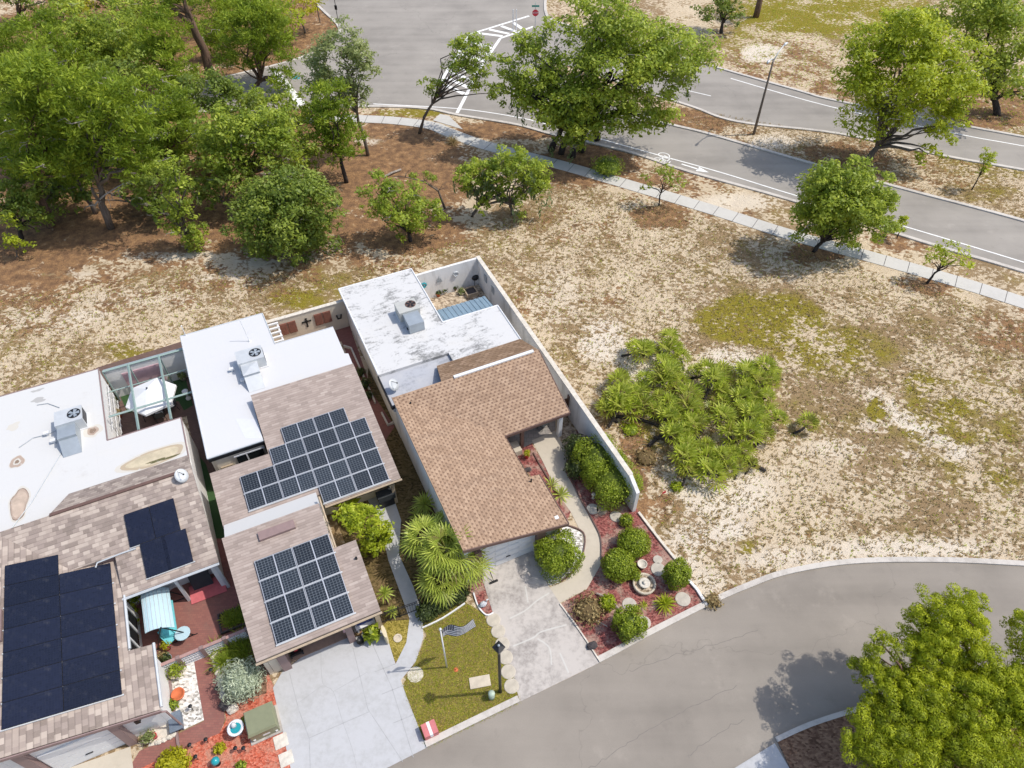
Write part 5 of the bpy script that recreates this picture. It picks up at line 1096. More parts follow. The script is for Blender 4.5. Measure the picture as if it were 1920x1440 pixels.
# red mulch garden bits
u, v = uv(497, 1362); TX = thing('transformer_box', 'olive green utility transformer box on the orange mulch', 'utility box', (u, v, 0))
part(TX, 'cabinet', MB().box(u - .62, u + .62, v - .5, v + .62, .08, .80), 'olive_paint'); mb = MB(); mb.add([(u - .66, v - .54, .80), (u + .66, v - .54, .80), (u + .66, v + .66, .80), (u - .66, v + .66, .80), (u - .6, v - .46, .92), (u + .6, v - .46, .92), (u + .6, v + .6, .95), (u - .6, v + .6, .95)], [(0, 1, 5, 4), (1, 2, 6, 5), (2, 3, 7, 6), (3, 0, 4, 7), (4, 5, 6, 7), (3, 2, 1, 0)]); part(TX, 'lid', mb, 'olive_paint')
part(TX, 'warning_label', MB().box(u - .1, u + .22, v - .506, v - .499, .3, .42), 'white_paint'); part(TX, 'pad', MB().box(u - .72, u + .72, v - .6, v + .72, 0, .08), 'concrete_old'); part(TX, 'lock', MB().box(u - .55, u - .45, v - .53, v - .499, .2, .3), 'white_paint'); part(TX, 'lock', MB().box(u + .45, u + .55, v - .53, v - .499, .2, .3), 'white_paint')
u, v = uv(409, 1432); GB = thing('gazing_ball', 'shiny teal gazing ball on the orange mulch', 'ornament', (u, v, 0)); part(GB, 'ball', MB().ball((u, v, .42), .19, 18, 12), 'teal', True); part(GB, 'stand', MB().lathe((u, v, 0), [(.14, 0), (.06, .1), (.06, .22), (.12, .27)], 12), 'black_metal', True)
u, v = uv(448, 1372); BB = thing('bird_bath', 'white bird bath with teal water on the orange mulch', 'bird bath', (u, v, 0)); part(BB, 'bowl', MB().lathe((u, v, .42), [(.1, 0), (.36, .1), (.38, .16), (.32, .16), (.2, .08)], 20), 'white_paint', True); part(BB, 'water', MB().lathe((u, v, .42), [(.2, .10), (.24, .115)], 16), 'teal'); part(BB, 'pedestal', MB().lathe((u, v, 0), [(.2, 0), (.09, .1), (.09, .42)], 12), 'white_paint', True); part(BB, 'figure', MB().lathe((u - .05, v + .12, .5), [(.12, 0), (.12, .2), (.03, .32)], 8), 'cushion', True)
for x, y, lb in ((527, 1390, 'square pale stepping paver beside the driveway, upper one of two'), (537, 1423, 'square pale stepping paver beside the driveway, lower one of two')):
    u, v = uv(x, y); solo('stepping_stone', MB().box(u - .3, u + .3, v - .3, v + .3, 0, .05), 'pale_stone', lb, 'stepping stone', (u, v, 0))
u, v = uv(337, 1305); root = pot(u, v, 'orange terracotta bowl on the white pebbles', 'terracotta', .3, .3, None)
u, v = uv(333, 1262); pot(u, v, 'green ring planter with succulents at the head of the pebble bed', 'stone', .38, .3, 'leaf_bush', leafn=300)
u, v = uv(282, 1386); pot(u, v, 'grey pot with silvery plant by the brown garage pillar', 'stone', .26, .3, 'leaf_grey')
u, v = uv(292, 1383); pot(u, v, 'small red pot by the brown garage pillar', 'red_paint', .14, .3, None)
u, v = uv(333, 1357); solo('garden_bench', MB().box(u - .28, u + .28, v - .45, v + .45, .3, .36).box(u - .26, u - .2, v - .4, v + .4, 0, .3).box(u + .2, u + .26, v - .4, v + .4, 0, .3), plain('slate_blue', (.13, .16, .20), .6), 'small slate blue bench beside the pebble bed', 'bench', (u, v, 0))
u, v = uv(325, 1322); solo('garden_edging', MB().box(u - .06, u + .06, v - 2.4, v + 1.6, 0, .1), 'mauve_trim', 'mauve timber edging between pebbles and the garage wall bed', 'edging', (u, v, 0))
k = 0
for x, y, lb in ((362, 1330, 'black path light standing on the white pebbles'), (400, 1262, 'black path light on the left edge by the top of the red walkway'), (410, 1296, 'black path light beside the silver bush'), (361, 1402, 'black path light by the lower walkway, second from the garden corner'), (391, 1392, 'black path light by the lower walkway nearest the garden corner'), (334, 1412, 'black path light above the yellow green shrub'), (372, 1424, 'black path light left of the gazing ball'), (446, 1408, 'black path light right of the gazing ball, nearer one'), (461, 1408, 'black path light right of the gazing ball, farther one')):
    u, v = uv(x, y); r_ = thing('path_light', lb, 'garden light', (u, v, 0), group='black garden path lights'); part(r_, 'stake', MB().tube([(u, v, 0), (u, v, .35)], .018, 6), 'black_metal'); part(r_, 'lamp_head', MB().lathe((u, v, .33), [(.05, 0), (.05, .1), (.1, .11), (.02, .17)], 10), 'black_metal')
def rock(x, y, r, lb, m='pale_stone', z=0):
    u, v = uv(x, y); mb = MB().ball((u, v, r * .4), (r, r * .8, r * .6), 9, 6, .18); return solo('rock', mb, m, lb, 'rock', (u, v, z), group='rocks')
rock(428, 1322, .38, 'dark round rock at the bend of the red walkway', 'dark_rock'); rock(438, 1330, .3, 'pale angular rock beside the dark rock at the walkway bend')
rock(1110, 1212, .28, 'dark rock in the red mulch bed left of the clipped bush', 'dark_rock')
for i in range(14):
    t = i / 13; rock(402 + 20 * t + random.uniform(-3, 3), 1226 + 95 * t, random.uniform(.13, .2), 'pale border rock in the row along the red walkway', 'pale_stone')
for i in range(9):
    t = i / 8; rock(296 + 30 * t, 1392 - 14 * t + random.uniform(-2, 2), random.uniform(.11, .17), 'pale border rock below the garage wall corner', 'pale_stone')

# carport contents, little porch
u, v = uv(556, 1220); MW = thing('lawn_mower', 'red and black push mower standing in the carport mouth', 'mower', (u, v, 0)); part(MW, 'deck', MB().box(u - .25, u + .25, v - .3, v + .3, .12, .3), 'black_metal'); part(MW, 'engine', MB().lathe((u, v, .3), [(.17, 0), (.17, .16), (.1, .22)], 12), 'red_paint'); part(MW, 'handle', MB().tube([(u - .2, v + .3, .25), (u - .2, v + .85, .95), (u + .2, v + .85, .95), (u + .2, v + .3, .25)], .02, 6), 'galv')
for s in (-1, 1):
    for q in (-1, 1): part(MW, 'wheel', MB().tube([(u + s * .25, v + q * .25, .11), (u + s * .31, v + q * .25, .11)], .11, 12), 'black_metal')
u, v = uv(580, 1200); solo('folding_table', MB().box(u - .6, u + .5, v - .3, v + .4, .7, .75).box(u - .55, u - .5, v - .25, v + .35, 0, .7).box(u + .4, u + .45, v - .25, v + .35, 0, .7), 'fabric_dark', 'dark covered table inside the carport', 'table', (u, v, 0))
u, v = uv(684, 1168, .4); BN = thing('bench', 'white bench with blue striped cushion on the little carport porch', 'bench', (u, v, 0)); part(BN, 'seat', MB().box(u - .5, u + .5, v - .22, v + .22, .4, .46), 'white_paint'); part(BN, 'cushion', MB().box(u - .4, u + .4, v - .05, v + .06, .462, .53), plain('navy', (.05, .07, .2), .8))
for s in (-.42, .42): part(BN, 'leg', MB().box(u + s - .04, u + s + .04, v - .2, v + .2, 0, .4), 'white_paint')
u, v = uv(700, 1196); pot(u, v, 'brown box planter with spiky plant at the little porch', 'brown_trim', .3, .4, 'leaf_bush', leafn=200, leafs=.4); u, v = uv(688, 1195); pot(u, v, 'cream round pot beside the spiky porch planter', 'pale_stone', .2, .4, None); u, v = uv(678, 1206); pot(u, v, 'black and white patterned pot at the porch step', 'black_metal', .2, .34, None); u, v = uv(672, 1168, .4); pot(u, v, 'dark pot with grey plant beside the porch bench', 'fabric_dark', .14, .3, 'leaf_grey')
u, v = uv(660, 1195); solo('hanging_flag', MB().box(u - .28, u + .1, v - .05, v - .03, .9, 1.5).tube([(u - .3, v - .04, 1.5), (u + .12, v - .04, 1.5)], .015, 6), plain('faded_red_white', (.62, .40, .42), .9), 'small faded pink banner on the porch pillar', 'flag', (u, v, .9))
u, v = uv(722, 1190, .5); solo('surfboard', MB().prism([(u + .1 * math.cos(k * .524), v + .35 * math.sin(k * .524)) for k in range(12)], .1, .9), plain('cream', (.62, .54, .36), .6), 'cream board leaning outside the low porch wall', 'board', (u, v, .1))
u, v = uv(746, 1197); solo('stone_ring', MB().lathe((u, v, 0), [(.22, 0), (.22, .06), (.14, .06), (.14, .02)], 14), 'stone', 'round brown cover in the grass by the curved walk', 'valve cover', (u, v, 0))
u, v = uv(727, 945); 
for dx, dv, lb in ((0, 0, 'dark grill under the eave of the middle house'),): 
    g_ = thing('grill', lb, 'grill', (u, v, 0)); part(g_, 'hood', MB().box(u - .5, u + .5, v - .25, v + .3, .7, 1.1), 'fabric_dark'); part(g_, 'cabinet', MB().box(u - .4, u + .4, v - .2, v + .25, .05, .699), 'black_metal')
u, v = uv(722, 908); solo('storage_bin', MB().box(u - .5, u + .5, v - .3, v + .3, 0, .7).box(u - .53, u + .53, v - .33, v + .33, .702, .78), 'cushion', 'pale storage bin under the eave of the middle house', 'bin', (u, v, 0))

# iron garden fence at the curved walk
ia, ib = Vector(uv(716, 1168)), Vector(uv(792, 1142)); IF = thing('iron_fence', 'low black iron fence and gate across the curved concrete walk', 'fence', (ia.x, ia.y, 0)); d = (ib - ia).normalized(); L = (ib - ia).length; mb = MB()
for z in (.12, .85, 1.0): mb.tube([(ia.x, ia.y, z), (ib.x, ib.y, z)], .02, 5)
k = 0
while k * .13 < L: p = ia + d * k * .13; mb.tube([(p.x, p.y, 0), (p.x, p.y, 1.02)], .011, 4); k += 1
part(IF, 'railing', mb, 'black_metal')
for s in (0, .45, .98): p = ia + d * L * s; part(IF, 'post', MB().tube([(p.x, p.y, 0), (p.x, p.y, 1.15)], .035, 6), 'black_metal')

# lawn: flagpole, lamp post, boxes, stepping stones
X, Y = gp(838, 1251); FP = thing('flagpole', 'white flagpole with black and white striped flag on the front lawn', 'flagpole', (X, Y, 0), 'xy')
part(FP, 'pole', MB().tube([(X, Y, 0), (X, Y, 4.35)], [.045, .03], 8), 'white_paint', True); part(FP, 'finial', MB().ball((X, Y, 4.4), .07, 10, 8), 'galv_pale', True)
fl = MB(); NS = 13; W_, H_ = 1.5, .95; nx_ = 10
def fpt(s, t): # s along the fly, t down the hoist; flies to +x and slightly away, drooping
    return (X + .04 + s * W_ * .92 - .1 * math.sin(s * 5) * t, Y + s * .55 + .12 * math.sin(s * 7 + t), 4.25 - t * H_ + .12 * math.sin(s * 6.0) * .5 - s * s * .15)
for i in range(NS):
    for j in range(nx_):
        s0, s1, t0, t1 = j / nx_, (j + 1) / nx_, i / NS, (i + 1) / NS
        canton = i < 7 and j < 4; fl.add([fpt(s0, t0), fpt(s1, t0), fpt(s1, t1), fpt(s0, t1)], [(0, 1, 2, 3)], 1 if canton or i % 2 == 0 else 0)
for i in range(4):
    for j in range(5):
        s, t = .03 + j * .075, .05 + i * .125; p = [fpt(s, t), fpt(s + .03, t), fpt(s + .03, t + .05), fpt(s, t + .05)]; fl.add([(q[0], q[1] - .006, q[2] + .004) for q in p], [(0, 1, 2, 3)], 0)
part(FP, 'flag', fl, ['canvas', 'flag_dark'])
X, Y = gp(938, 1297); LP = thing('lamp_post', 'black post light with square top beside the driveway stepping stones', 'lamp post', (X, Y, 0), 'xy')
part(LP, 'pole', MB().tube([(X, Y, 0), (X, Y, .3), (X, Y, 4.9)], [.10, .075, .065], 10), 'black_metal'); part(LP, 'lantern', MB().lathe((X, Y, 4.9), [(.1, 0), (.2, .06), (.22, .36), (.2, .38)], 4), 'dark_glass')
mb = MB(); a_ = .29; mb.add([(X - a_, Y, 5.26), (X, Y - a_, 5.26), (X + a_, Y, 5.26), (X, Y + a_, 5.26), (X - a_, Y, 5.30), (X, Y - a_, 5.30), (X + a_, Y, 5.30), (X, Y + a_, 5.30), (X, Y, 5.42)], [(3, 2, 1, 0), (0, 1, 5, 4), (1, 2, 6, 5), (2, 3, 7, 6), (3, 0, 4, 7), (4, 5, 8), (5, 6, 8), (6, 7, 8), (7, 4, 8)]); part(LP, 'lamp_cap', mb, 'black_metal'); part(LP, 'finial', MB().ball((X, Y, 5.46), .06, 8, 6), 'galv')
stones = ((925, 1163), (934, 1184), (942, 1208), (948, 1233), (953, 1260), (959, 1287))
lawn_lab = ('topmost of the round stepping stones beside the driveway, nearest the red bed', 'second round stepping stone from the top beside the driveway', 'third round stepping stone from the top beside the driveway', 'round stepping stone right behind the lamp cap beside the driveway', 'fifth round stepping stone from the top beside the driveway', 'cracked lowest round stepping stone beside the lamp post foot')
bed_st = (((1111, 955), .36, 'round pale stepping stone in the shade of the big twin bush'), ((1128, 957), .32, 'sunken brown stepping stone next to the shaded one'), ((1155, 969), .36, 'pale round stepping stone beside the small low shrub'), ((1234, 1068), .40, 'grey round stepping stone left of the tall clipped drum bush'), ((1280, 1124), .40, 'grey round stepping stone at the street corner of the red bed'), ((1180, 1134), .38, 'pale round stepping stone with a small dark mark in the red bed'), ((1207, 1168), .36, 'pale round stepping stone half hidden behind the round clipped bush'), ((1233, 1050), .26, 'small pale stone behind the grey stepping stone'))
for (x, y), lb in zip(stones, lawn_lab):
    u, v = uv(x, y); solo('stepping_stone', MB().lathe((u, v, 0), [(.36, 0), (.36, .045), (.33, .06)], 20), plain('step_' + str(x), (.46, .41, .33), .9, var=.2, scale=3), lb, 'stepping stone', (u, v, 0), group='round stepping stones by the driveway')
for (x, y), r, lb in bed_st:
    u, v = uv(x, y); solo('stepping_stone', MB().lathe((u, v, 0), [(r, 0), (r, .05), (r * .93, .065)], 20), plain('step_' + str(x) + 'b', (.44, .40, .34) if 'brown' not in lb else (.30, .24, .18), .9, var=.2, scale=3), lb, 'stepping stone', (u, v, 0), group='round stepping stones in the red bed')
u, v = uv(900, 1279); mb = MB(); c, s = math.cos(-.25), math.sin(-.25)
solo('utility_cover', mb.prism([(u + a * c - b * s, v + a * s + b * c) for a, b in ((-.5, -.27), (.5, -.27), (.5, .27), (-.5, .27))], 0, .07), 'stone', 'tan rectangular utility lid on the front lawn', 'utility lid', (u, v, 0))
u, v = uv(922, 1308); UP = thing('utility_pedestal', 'pale green cylindrical utility pedestal by the lamp post', 'utility pedestal', (u, v, 0)); part(UP, 'body', MB().lathe((u, v, 0), [(.15, 0), (.15, .5)], 14), 'pale_green', True); part(UP, 'cap', MB().lathe((u, v, .5), [(.165, 0), (.165, .06), (.08, .12)], 14), 'pale_green', True)
u, v = uv(807, 1372); UB = thing('utility_box', 'faded red utility box with white stripe at the lawn corner', 'utility box', (u, v, 0)); part(UB, 'body', MB().box(u - .33, u + .33, v - .3, v + .3, 0, .5), plain('faded_red', (.52, .16, .16), .7, var=.2)); part(UB, 'stripe', MB().box(u - .07, u + .07, v - .303, v + .303, .2, .505), 'white_paint')
u, v = uv(779, 1265); solo('paver_patch', MB().lathe((u, v, 0), [(.4, 0), (.4, .03)], 10), 'pale_stone', 'bare sandy patch stone at the lawn edge by the walk', 'stone', (u, v, 0))
u, v = uv(855, 1256); solo('sprinkler', MB().lathe((u, v, 0), [(.12, 0), (.12, .03), (.03, .04), (.03, .12)], 10), 'terracotta', 'small rusty sprinkler head in the lawn', 'sprinkler', (u, v, 0))
u, v = uv(926, 1092); RK = thing('garden_tool', 'thin black garden tool leaning out from the garage post onto the driveway', 'tool', (u, v, 0)); part(RK, 'handle', MB().tube([(*uv(912, 1066), .9), (u, v, .05)], .02, 6), 'black_metal'); part(RK, 'head', MB().box(u - .22, u + .22, v - .05, v + .05, .03, .12), 'black_metal')
mb = MB(); ln = [Vector(uv(x, y)) for x, y in ((1196, 958), (1208, 975), (1240, 1018), (1268, 1054))]
solo_e = [((1197, 962), (1240, 1018), (1268, 1052), 'pale red edging boards from the wall end to the tall drum bush', 'pale_stone'), ((1288, 1086), (1306, 1106), (1325, 1136), 'white stone edging from the tall drum bush to the street', 'white_paint')]
for a, b, c_, lb, m in solo_e:
    mb = MB(); q = [uv(*p) for p in (a, b, c_)]; ribbon(mb, q, -.07, .07, 0, .13); o = solo('garden_edging', mb, m, lb, 'edging', (q[0][0], q[0][1], 0))
for pts, lb, m in ((((1124, 1240), (1088, 1185), (1050, 1133)), 'thin grey edging between the driveway and the red bed', 'pale_stone'), (((1062, 878), (1085, 930), (1110, 975), (1126, 1010), (1127, 1050)), 'dark edging along the outer side of the curved front path', 'brown_trim'), (((1062, 985), (1094, 1000), (1094, 1036), (1080, 1066), (1050, 1092)), 'dark edging between pebbles and the curved front path', 'brown_trim'), (((1000, 850), (1020, 885), (1047, 928)), 'dark edging between the front path and the house bed', 'brown_trim'), (((888, 1112), (897, 1138), (912, 1154), (925, 1150)), 'white scalloped edging around the small red bed by the garage', 'white_paint'), (((792, 1178), (830, 1160), (872, 1132)), 'white edging below the dark hedge on the lawn', 'white_paint')):
    q = smooth_line([uv(*p) for p in pts], 4); mb = MB(); ribbon(mb, q, -.035, .035, 0, .1); solo('garden_edging', mb, m, lb, 'edging', (q[0][0], q[0][1], 0))
for pts, lb in ((((645, 651), (659, 655), (704, 757)), 'white edging along the narrow side yard, rear run'), (((716, 776), (728, 799), (738, 794)), 'white edging along the narrow side yard, front run')):
    q = [uv(*p) for p in pts]; mb = MB(); ribbon(mb, q, -.05, .05, 0, .2); solo('garden_edging', mb, 'pale_stone', lb, 'edging', (q[0][0], q[0][1], 0))
# fountain, ring pot, birdlike ornament, porch set
u, v = uv(1207, 1098); FO = thing('fountain', 'round stone basin fountain in the red mulch bed', 'fountain', (u, v, 0)); part(FO, 'basin', MB().lathe((u, v, 0), [(.58, 0), (.62, .26), (.52, .27), (.5, .12), (.1, .1)], 24), 'stone', True); part(FO, 'water', MB().lathe((u, v, .15), [(.5, 0), (.5, .01)], 20), 'river_rock'); part(FO, 'tier', MB().lathe((u, v, .1), [(.16, 0), (.14, .14), (.30, .18), (.31, .22), (.2, .21), (.08, .19), (.1, .28), (.02, .30)], 18), 'pale_stone', True)
u, v = uv(1203, 1062); pot(u, v, 'white ringed planter pot behind the stone fountain', 'pale_stone', .26, .3, None)
u, v = uv(988, 858); pot(u, v, 'red pot with yellow flower figure in the bed by the porch', 'red_paint', .17, .4, 'leaf_yellow')
u, v = uv(990, 882); rock(990, 882, .22, 'dark rock in the house bed by the front path', 'dark_rock')
for x, y, rz, lb in ((1022, 808, .3, 'black metal porch chair nearest the white porch post'), (1002, 806, -.4, 'black porch chair deeper in the shade beside the door')):
    u, v = uv(x, y); chair(lb, u, v + .3, rz)
u, v = uv(1112, 934); solo('garden_ornament', MB().lathe((u, v, 0), [(.1, 0), (.05, .2), (.13, .38), (.03, .5)], 10), 'pale_stone', 'small pale garden figure under the big twin bush', 'ornament', (u, v, 0))
u, v = uv(906, 1136); solo('garden_ornament', MB().ball((u, v, .2), (.22, .14, .2), 10, 7, .1).tube([(u + .15, v, .25), (u + .22, v, .5), (u + .32, v, .5)], [.05, .04, .03], 6), 'cushion', 'small grey bird figure in the red bed beside the garage', 'ornament', (u, v, 0))
u, v = uv(1240, 932); solo('marker_flag', MB().tube([(u, v, 0), (u, v, .5)], .01, 4).box(u, u + .25, v - .01, v + .01, .3, .5), 'red_paint', 'small red marker flag on the sand outside the boundary wall', 'marker flag', (u, v, 0))
def stick(pts, r, lb, name='fallen_branch'):
    q = [(*gp(*p), .12 + .1 * (i % 2)) for i, p in enumerate(pts)]; solo(name, MB().tube(q, [r] * len(q), 6), 'deadwood', lb, 'branch', (q[0][0], q[0][1], 0), 'xy')
stick(((1118, 1114), (1146, 1128), (1158, 1142), (1166, 1152)), .05, 'pale bent driftwood branch in the red mulch bed'); stick(((720, 334), (735, 328), (752, 320)), .09, 'pale fallen log on the brown forest floor')
stick(((1118, 1165), (1138, 1178)), .03, 'thin bare twig by the scruffy shrub in the red bed')

# street lamp on the median, signs at the junction
X, Y = gp(1413, 252); SL = thing('street_lamp', 'tall two armed street lamp on the grassy median', 'street lamp', (X, Y, 0), 'xy')
part(SL, 'pole', MB().tube([(X, Y, 0), (X, Y, 3), (X, Y, 7.35)], [.14, .11, .08], 10), plain('lamp_brown', (.13, .10, .08), .6), True)
for dx, dy, lg in ((1.0, 1.15, 1), (-.75, -1.2, 2)):
    e = (X + dx * 1.0, Y + dy * 1.0, 8.1 if lg == 1 else 7.75); m_ = (X + dx * .45, Y + dy * .45, 7.75 if lg == 1 else 7.6)
    part(SL, 'arm', MB().tube([(X, Y, 7.1), m_, e], .05, 8), 'galv_pale', True); part(SL, 'lamp_head', MB().tube([e, (e[0] + dx * .25, e[1] + dy * .25, e[2] + .03), (e[0] + dx * .5, e[1] + dy * .5, e[2])], [.06, .14, .08], 8), 'galv_pale', True)
def text_mesh(s, size, parent, name, mat, loc, rot):
    cu = bpy.data.curves.new(name, 'FONT'); cu.body = s; cu.size = size; cu.align_x = 'CENTER'; cu.align_y = 'CENTER'; cu.extrude = .004
    tmp = bpy.data.objects.new(name + '_tmp', cu); COL.objects.link(tmp); bpy.context.view_layer.update()
    me = bpy.data.meshes.new_from_object(tmp.evaluated_get(bpy.context.evaluated_depsgraph_get())); bpy.data.objects.remove(tmp)
    me.materials.clear(); me.materials.append(M[mat]); o = bpy.data.objects.new(name, me); COL.objects.link(o); o.parent = parent; o.location = loc; o.rotation_euler = rot; return o
X, Y = gp(1003, 62); SS = thing('stop_sign', 'red octagonal stop sign with green street name blades at the junction', 'stop sign', (X, Y, 0), 'xy')
part(SS, 'pole', MB().tube([(X, Y, 0), (X, Y, 3.2)], .035, 8), 'galv')
oc = [(X + .40 * math.cos(math.pi * (2 * k + 1) / 8), .40 * math.sin(math.pi * (2 * k + 1) / 8) + 2.35) for k in range(8)]
def upright(mb, prof, y0, y1): n = len(prof); mb.add([(a, y0, b) for a, b in prof] + [(a, y1, b) for a, b in prof], [tuple(range(n)), tuple(range(n, 2 * n))[::-1]] + [(i, n + i, n + (i + 1) % n, (i + 1) % n) for i in range(n)]); return mb
pl = part(SS, 'sign_plate', upright(MB(), oc, Y - .05, Y - .036), 'sign_red'); text_mesh('STOP', .27, pl, 'lettering', 'white_paint', (0, -.055, 2.35), (R(90), 0, 0))
part(SS, 'street_name_blade', MB().box(X - .45, X + .45, Y - .01, Y + .01, 3.0, 3.2), plain('sign_teal', (.02, .28, .22), .5)); part(SS, 'street_name_blade', MB().box(X - .01, X + .01, Y - .45, Y + .45, 3.22, 3.42), bpy.data.materials['sign_teal'])
X, Y = gp(636, 52); SG = thing('sign_post', 'dark sign post with small dark plates on the far corner', 'sign', (X, Y, 0), 'xy'); part(SG, 'pole', MB().tube([(X, Y, 0), (X, Y, 4.3)], .04, 8), 'black_metal'); part(SG, 'sign_plate', MB().box(X - .22, X + .22, Y - .02, Y + .05, 3.4, 4.3), 'black_metal'); part(SG, 'sign_plate', MB().box(X - .15, X + .15, Y - .02, Y + .05, 2.1, 2.6), 'black_metal')
for x, y, lb in ((962, 57, 'slim white post at the crosswalk end, left one of the pair'), (968, 57, 'slim white post at the crosswalk end, right one of the pair')):
    X, Y = gp(x, y); solo('bollard', MB().tube([(X, Y, 0), (X, Y, 2.4)], .06, 8).ball((X, Y, 2.4), .07, 8, 6), 'white_paint', lb, 'post', (X, Y, 0), 'xy')
X, Y = gp(600, 42); solo('post', MB().tube([(X, Y, 0), (X, Y, 2.6)], .07, 8).ball((X, Y, 2.6), .09, 8, 6), 'bark', 'bare brown post near the far corner sign', 'post', (X, Y, 0), 'xy')

# ================================================================== PLANTS
FOREST = 'trees of the wood on the left'
T = tree
# trees along the road and on the lot
T('oak_tree', 'huge spreading oak with several trunks beside the main road', (1062, 288), [(1150, 130, 110, 95), (1050, 190, 95, 80), (1260, 110, 95, 85), (1120, 40, 110, 50, 1), (1000, 120, 70, 60), (1200, 215, 75, 55, -2), (1090, 235, 75, 45, -2), (960, 160, 50, 40)], 'leaf_oak', 'bark_dark', 30, 1.0, .31, .26, group=None, cr=.27, trunks=[(1033, 282), (1052, 288), (1073, 294), (1090, 284), (1120, 262)], moss=34, seed=1, bare=40)
T('oak_tree', 'bright green round oak on the road median beside the street lamp', (1628, 300), [(1690, 130, 115, 95), (1640, 220, 75, 60), (1770, 150, 85, 80), (1700, 60, 90, 55, 1), (1770, 235, 50, 50, -1.5), (1740, 290, 34, 24, -3), (1610, 120, 45, 55)], 'leaf_light', 'bark', 28, 1.0, .31, .26, cr=.27, seed=2, bare=24)
T('oak_tree', 'rounded mid green street tree beside the footpath, wider than its neighbours', (1525, 472), [(1580, 375, 95, 65), (1520, 410, 50, 48), (1640, 400, 55, 50), (1590, 330, 60, 40), (1585, 440, 70, 26, -.5), (1545, 345, 50, 40), (1630, 355, 56, 44), (1580, 385, 80, 60, -1.0), (1655, 425, 36, 36)], 'leaf_oak', 'bark_dark', 32, 1.3, .25, .16, cr=.26, seed=3, bare=14)
T('young_tree', 'leaning young tree with sparse light crown at the right end of the footpath', (1738, 531), [(1785, 480, 44, 30), (1755, 490, 28, 18), (1812, 497, 22, 20)], 'leaf_light', 'bark_dark', 22, .55, .21, .08, cr=.32, seed=4)
T('young_tree', 'small multi stemmed sapling on the verge left of the bike symbol', (1235, 386), [(1245, 335, 40, 24), (1215, 350, 22, 13), (1275, 345, 22, 18), (1240, 312, 20, 14)], 'leaf_oak', 'bark_dark', 24, .5, .23, .06, cr=.32, seed=5)
T('young_tree', 'skinny leaning sapling on the median at the right picture edge', (1822, 356), [(1848, 300, 18, 22), (1842, 325, 12, 14)], 'leaf_light', 'bark_dark', 30, .5, .21, .05, cr=.34, seed=6)
T('young_tree', 'thin staked sapling by the road edge behind the rounded street tree', (1682, 447), [(1690, 420, 10, 22)], 'leaf_light', 'bark_dark', 40, .3, .18, .04, cr=.34, seed=7)
T('moss_tree', 'small airy tree draped in hanging moss on the lot edge', (884, 406), [(905, 325, 52, 38), (985, 320, 52, 40), (945, 300, 50, 30), (1010, 350, 30, 28), (885, 350, 28, 26), (905, 385, 18, 26, -1), (970, 385, 18, 30, -1), (930, 345, 40, 30), (990, 345, 40, 34), (870, 330, 26, 30)], 'leaf_oak', 'bark', 32, 1.25, .25, .12, cr=.27, moss=34, seed=8, trunks=[(884, 406), (962, 402)])
T('leaning_tree', 'leaning tree over the footpath with one long bare limb towards the crosswalk', (786, 250), [(875, 110, 42, 50), (810, 165, 28, 26), (900, 150, 30, 30), (865, 75, 22, 18), (930, 175, 26, 20), (905, 110, 34, 30)], 'leaf_oak', 'bark', 34, 1.0, .25, .13, cr=.30, seed=9)
T('oak_tree', 'dense dark tree cut by the right end of the top picture edge', (1870, 215), [(1880, 90, 85, 80), (1850, 30, 90, 55, 2), (1840, 150, 45, 50), (1800, 20, 80, 35, 6), (1915, 170, 40, 40)], 'leaf_oak', 'bark_dark', 26, 1, .34, .3, cr=.28, seed=10, bare=16)
T('oak_tree', 'bluish green bushy tree at the top edge behind the huge oak', (1352, 62), [(1345, 15, 48, 40), (1370, 30, 30, 28)], 'leaf_oak_dark', 'bark_dark', 30, .9, .34, .2, cr=.28, seed=11)
T('pine_tree', 'bare pine trunk at the top edge with its crown out of the picture', (1417, 32), [(1450, -70, 60, 30)], 'leaf_pine', 'bark_pine', 24, .7, .40, .32, mode='needle', cr=.3, aspect=.26, seed=12)
T('oak_tree', 'tree beyond the top edge whose shade crosses the grass', (1680, -30), [(1640, -70, 60, 40), (1700, -85, 70, 40)], 'leaf_oak', 'bark_dark', 22, .8, .38, .3, cr=.28, seed=13)
# the wood on the left
T('oak_tree', 'big dense oak nearest the flat roofs, front of the wood', (535, 478), [(535, 375, 104, 61), (490, 430, 67, 73), (570, 440, 73, 73), (540, 400, 110, 85), (610, 390, 55, 49), (470, 390, 49, 49)], 'leaf_oak_dark', 'bark', 26, 1.1, .26, .26, cr=.25, seed=20, bare=10)
T('oak_tree', 'grey green oak standing behind the big dense front oak', (470, 385), [(480, 270, 98, 67), (430, 300, 73, 61), (530, 290, 61, 61), (490, 240, 73, 44), (420, 250, 67, 49)], 'leaf_oak', 'bark', 26, 1.0, .28, .24, cr=.26, group=FOREST, seed=21, bare=14)
T('oak_tree', 'small low oak spreading over brown ground, between the front oak and the moss tree', (770, 452), [(760, 385, 73, 51), (705, 360, 51, 37), (800, 405, 44, 41), (760, 420, 55, 32)], 'leaf_oak', 'bark_dark', 24, 1.05, .25, .14, cr=.27, seed=22, bare=8)
T('slender_tree', 'narrow column of leaves standing on brown ground left of the front oak', (352, 468), [(325, 315, 37, 32), (335, 355, 41, 32), (330, 395, 39, 34), (345, 425, 44, 32), (365, 450, 44, 24)], 'leaf_oak', 'bark', 30, 1.0, .25, .16, cr=.30, seed=23, bare=8)
T('pine_tree', 'tall bright pine with dark slanting trunk beside the footpath bend', (650, 342), [(620, 180, 51, 41), (612, 225, 55, 41), (640, 270, 55, 41), (605, 265, 41, 37)], 'leaf_pine', 'bark_dark', 34, .9, .40, .16, mode='needle', cr=.30, aspect=.26, seed=24)
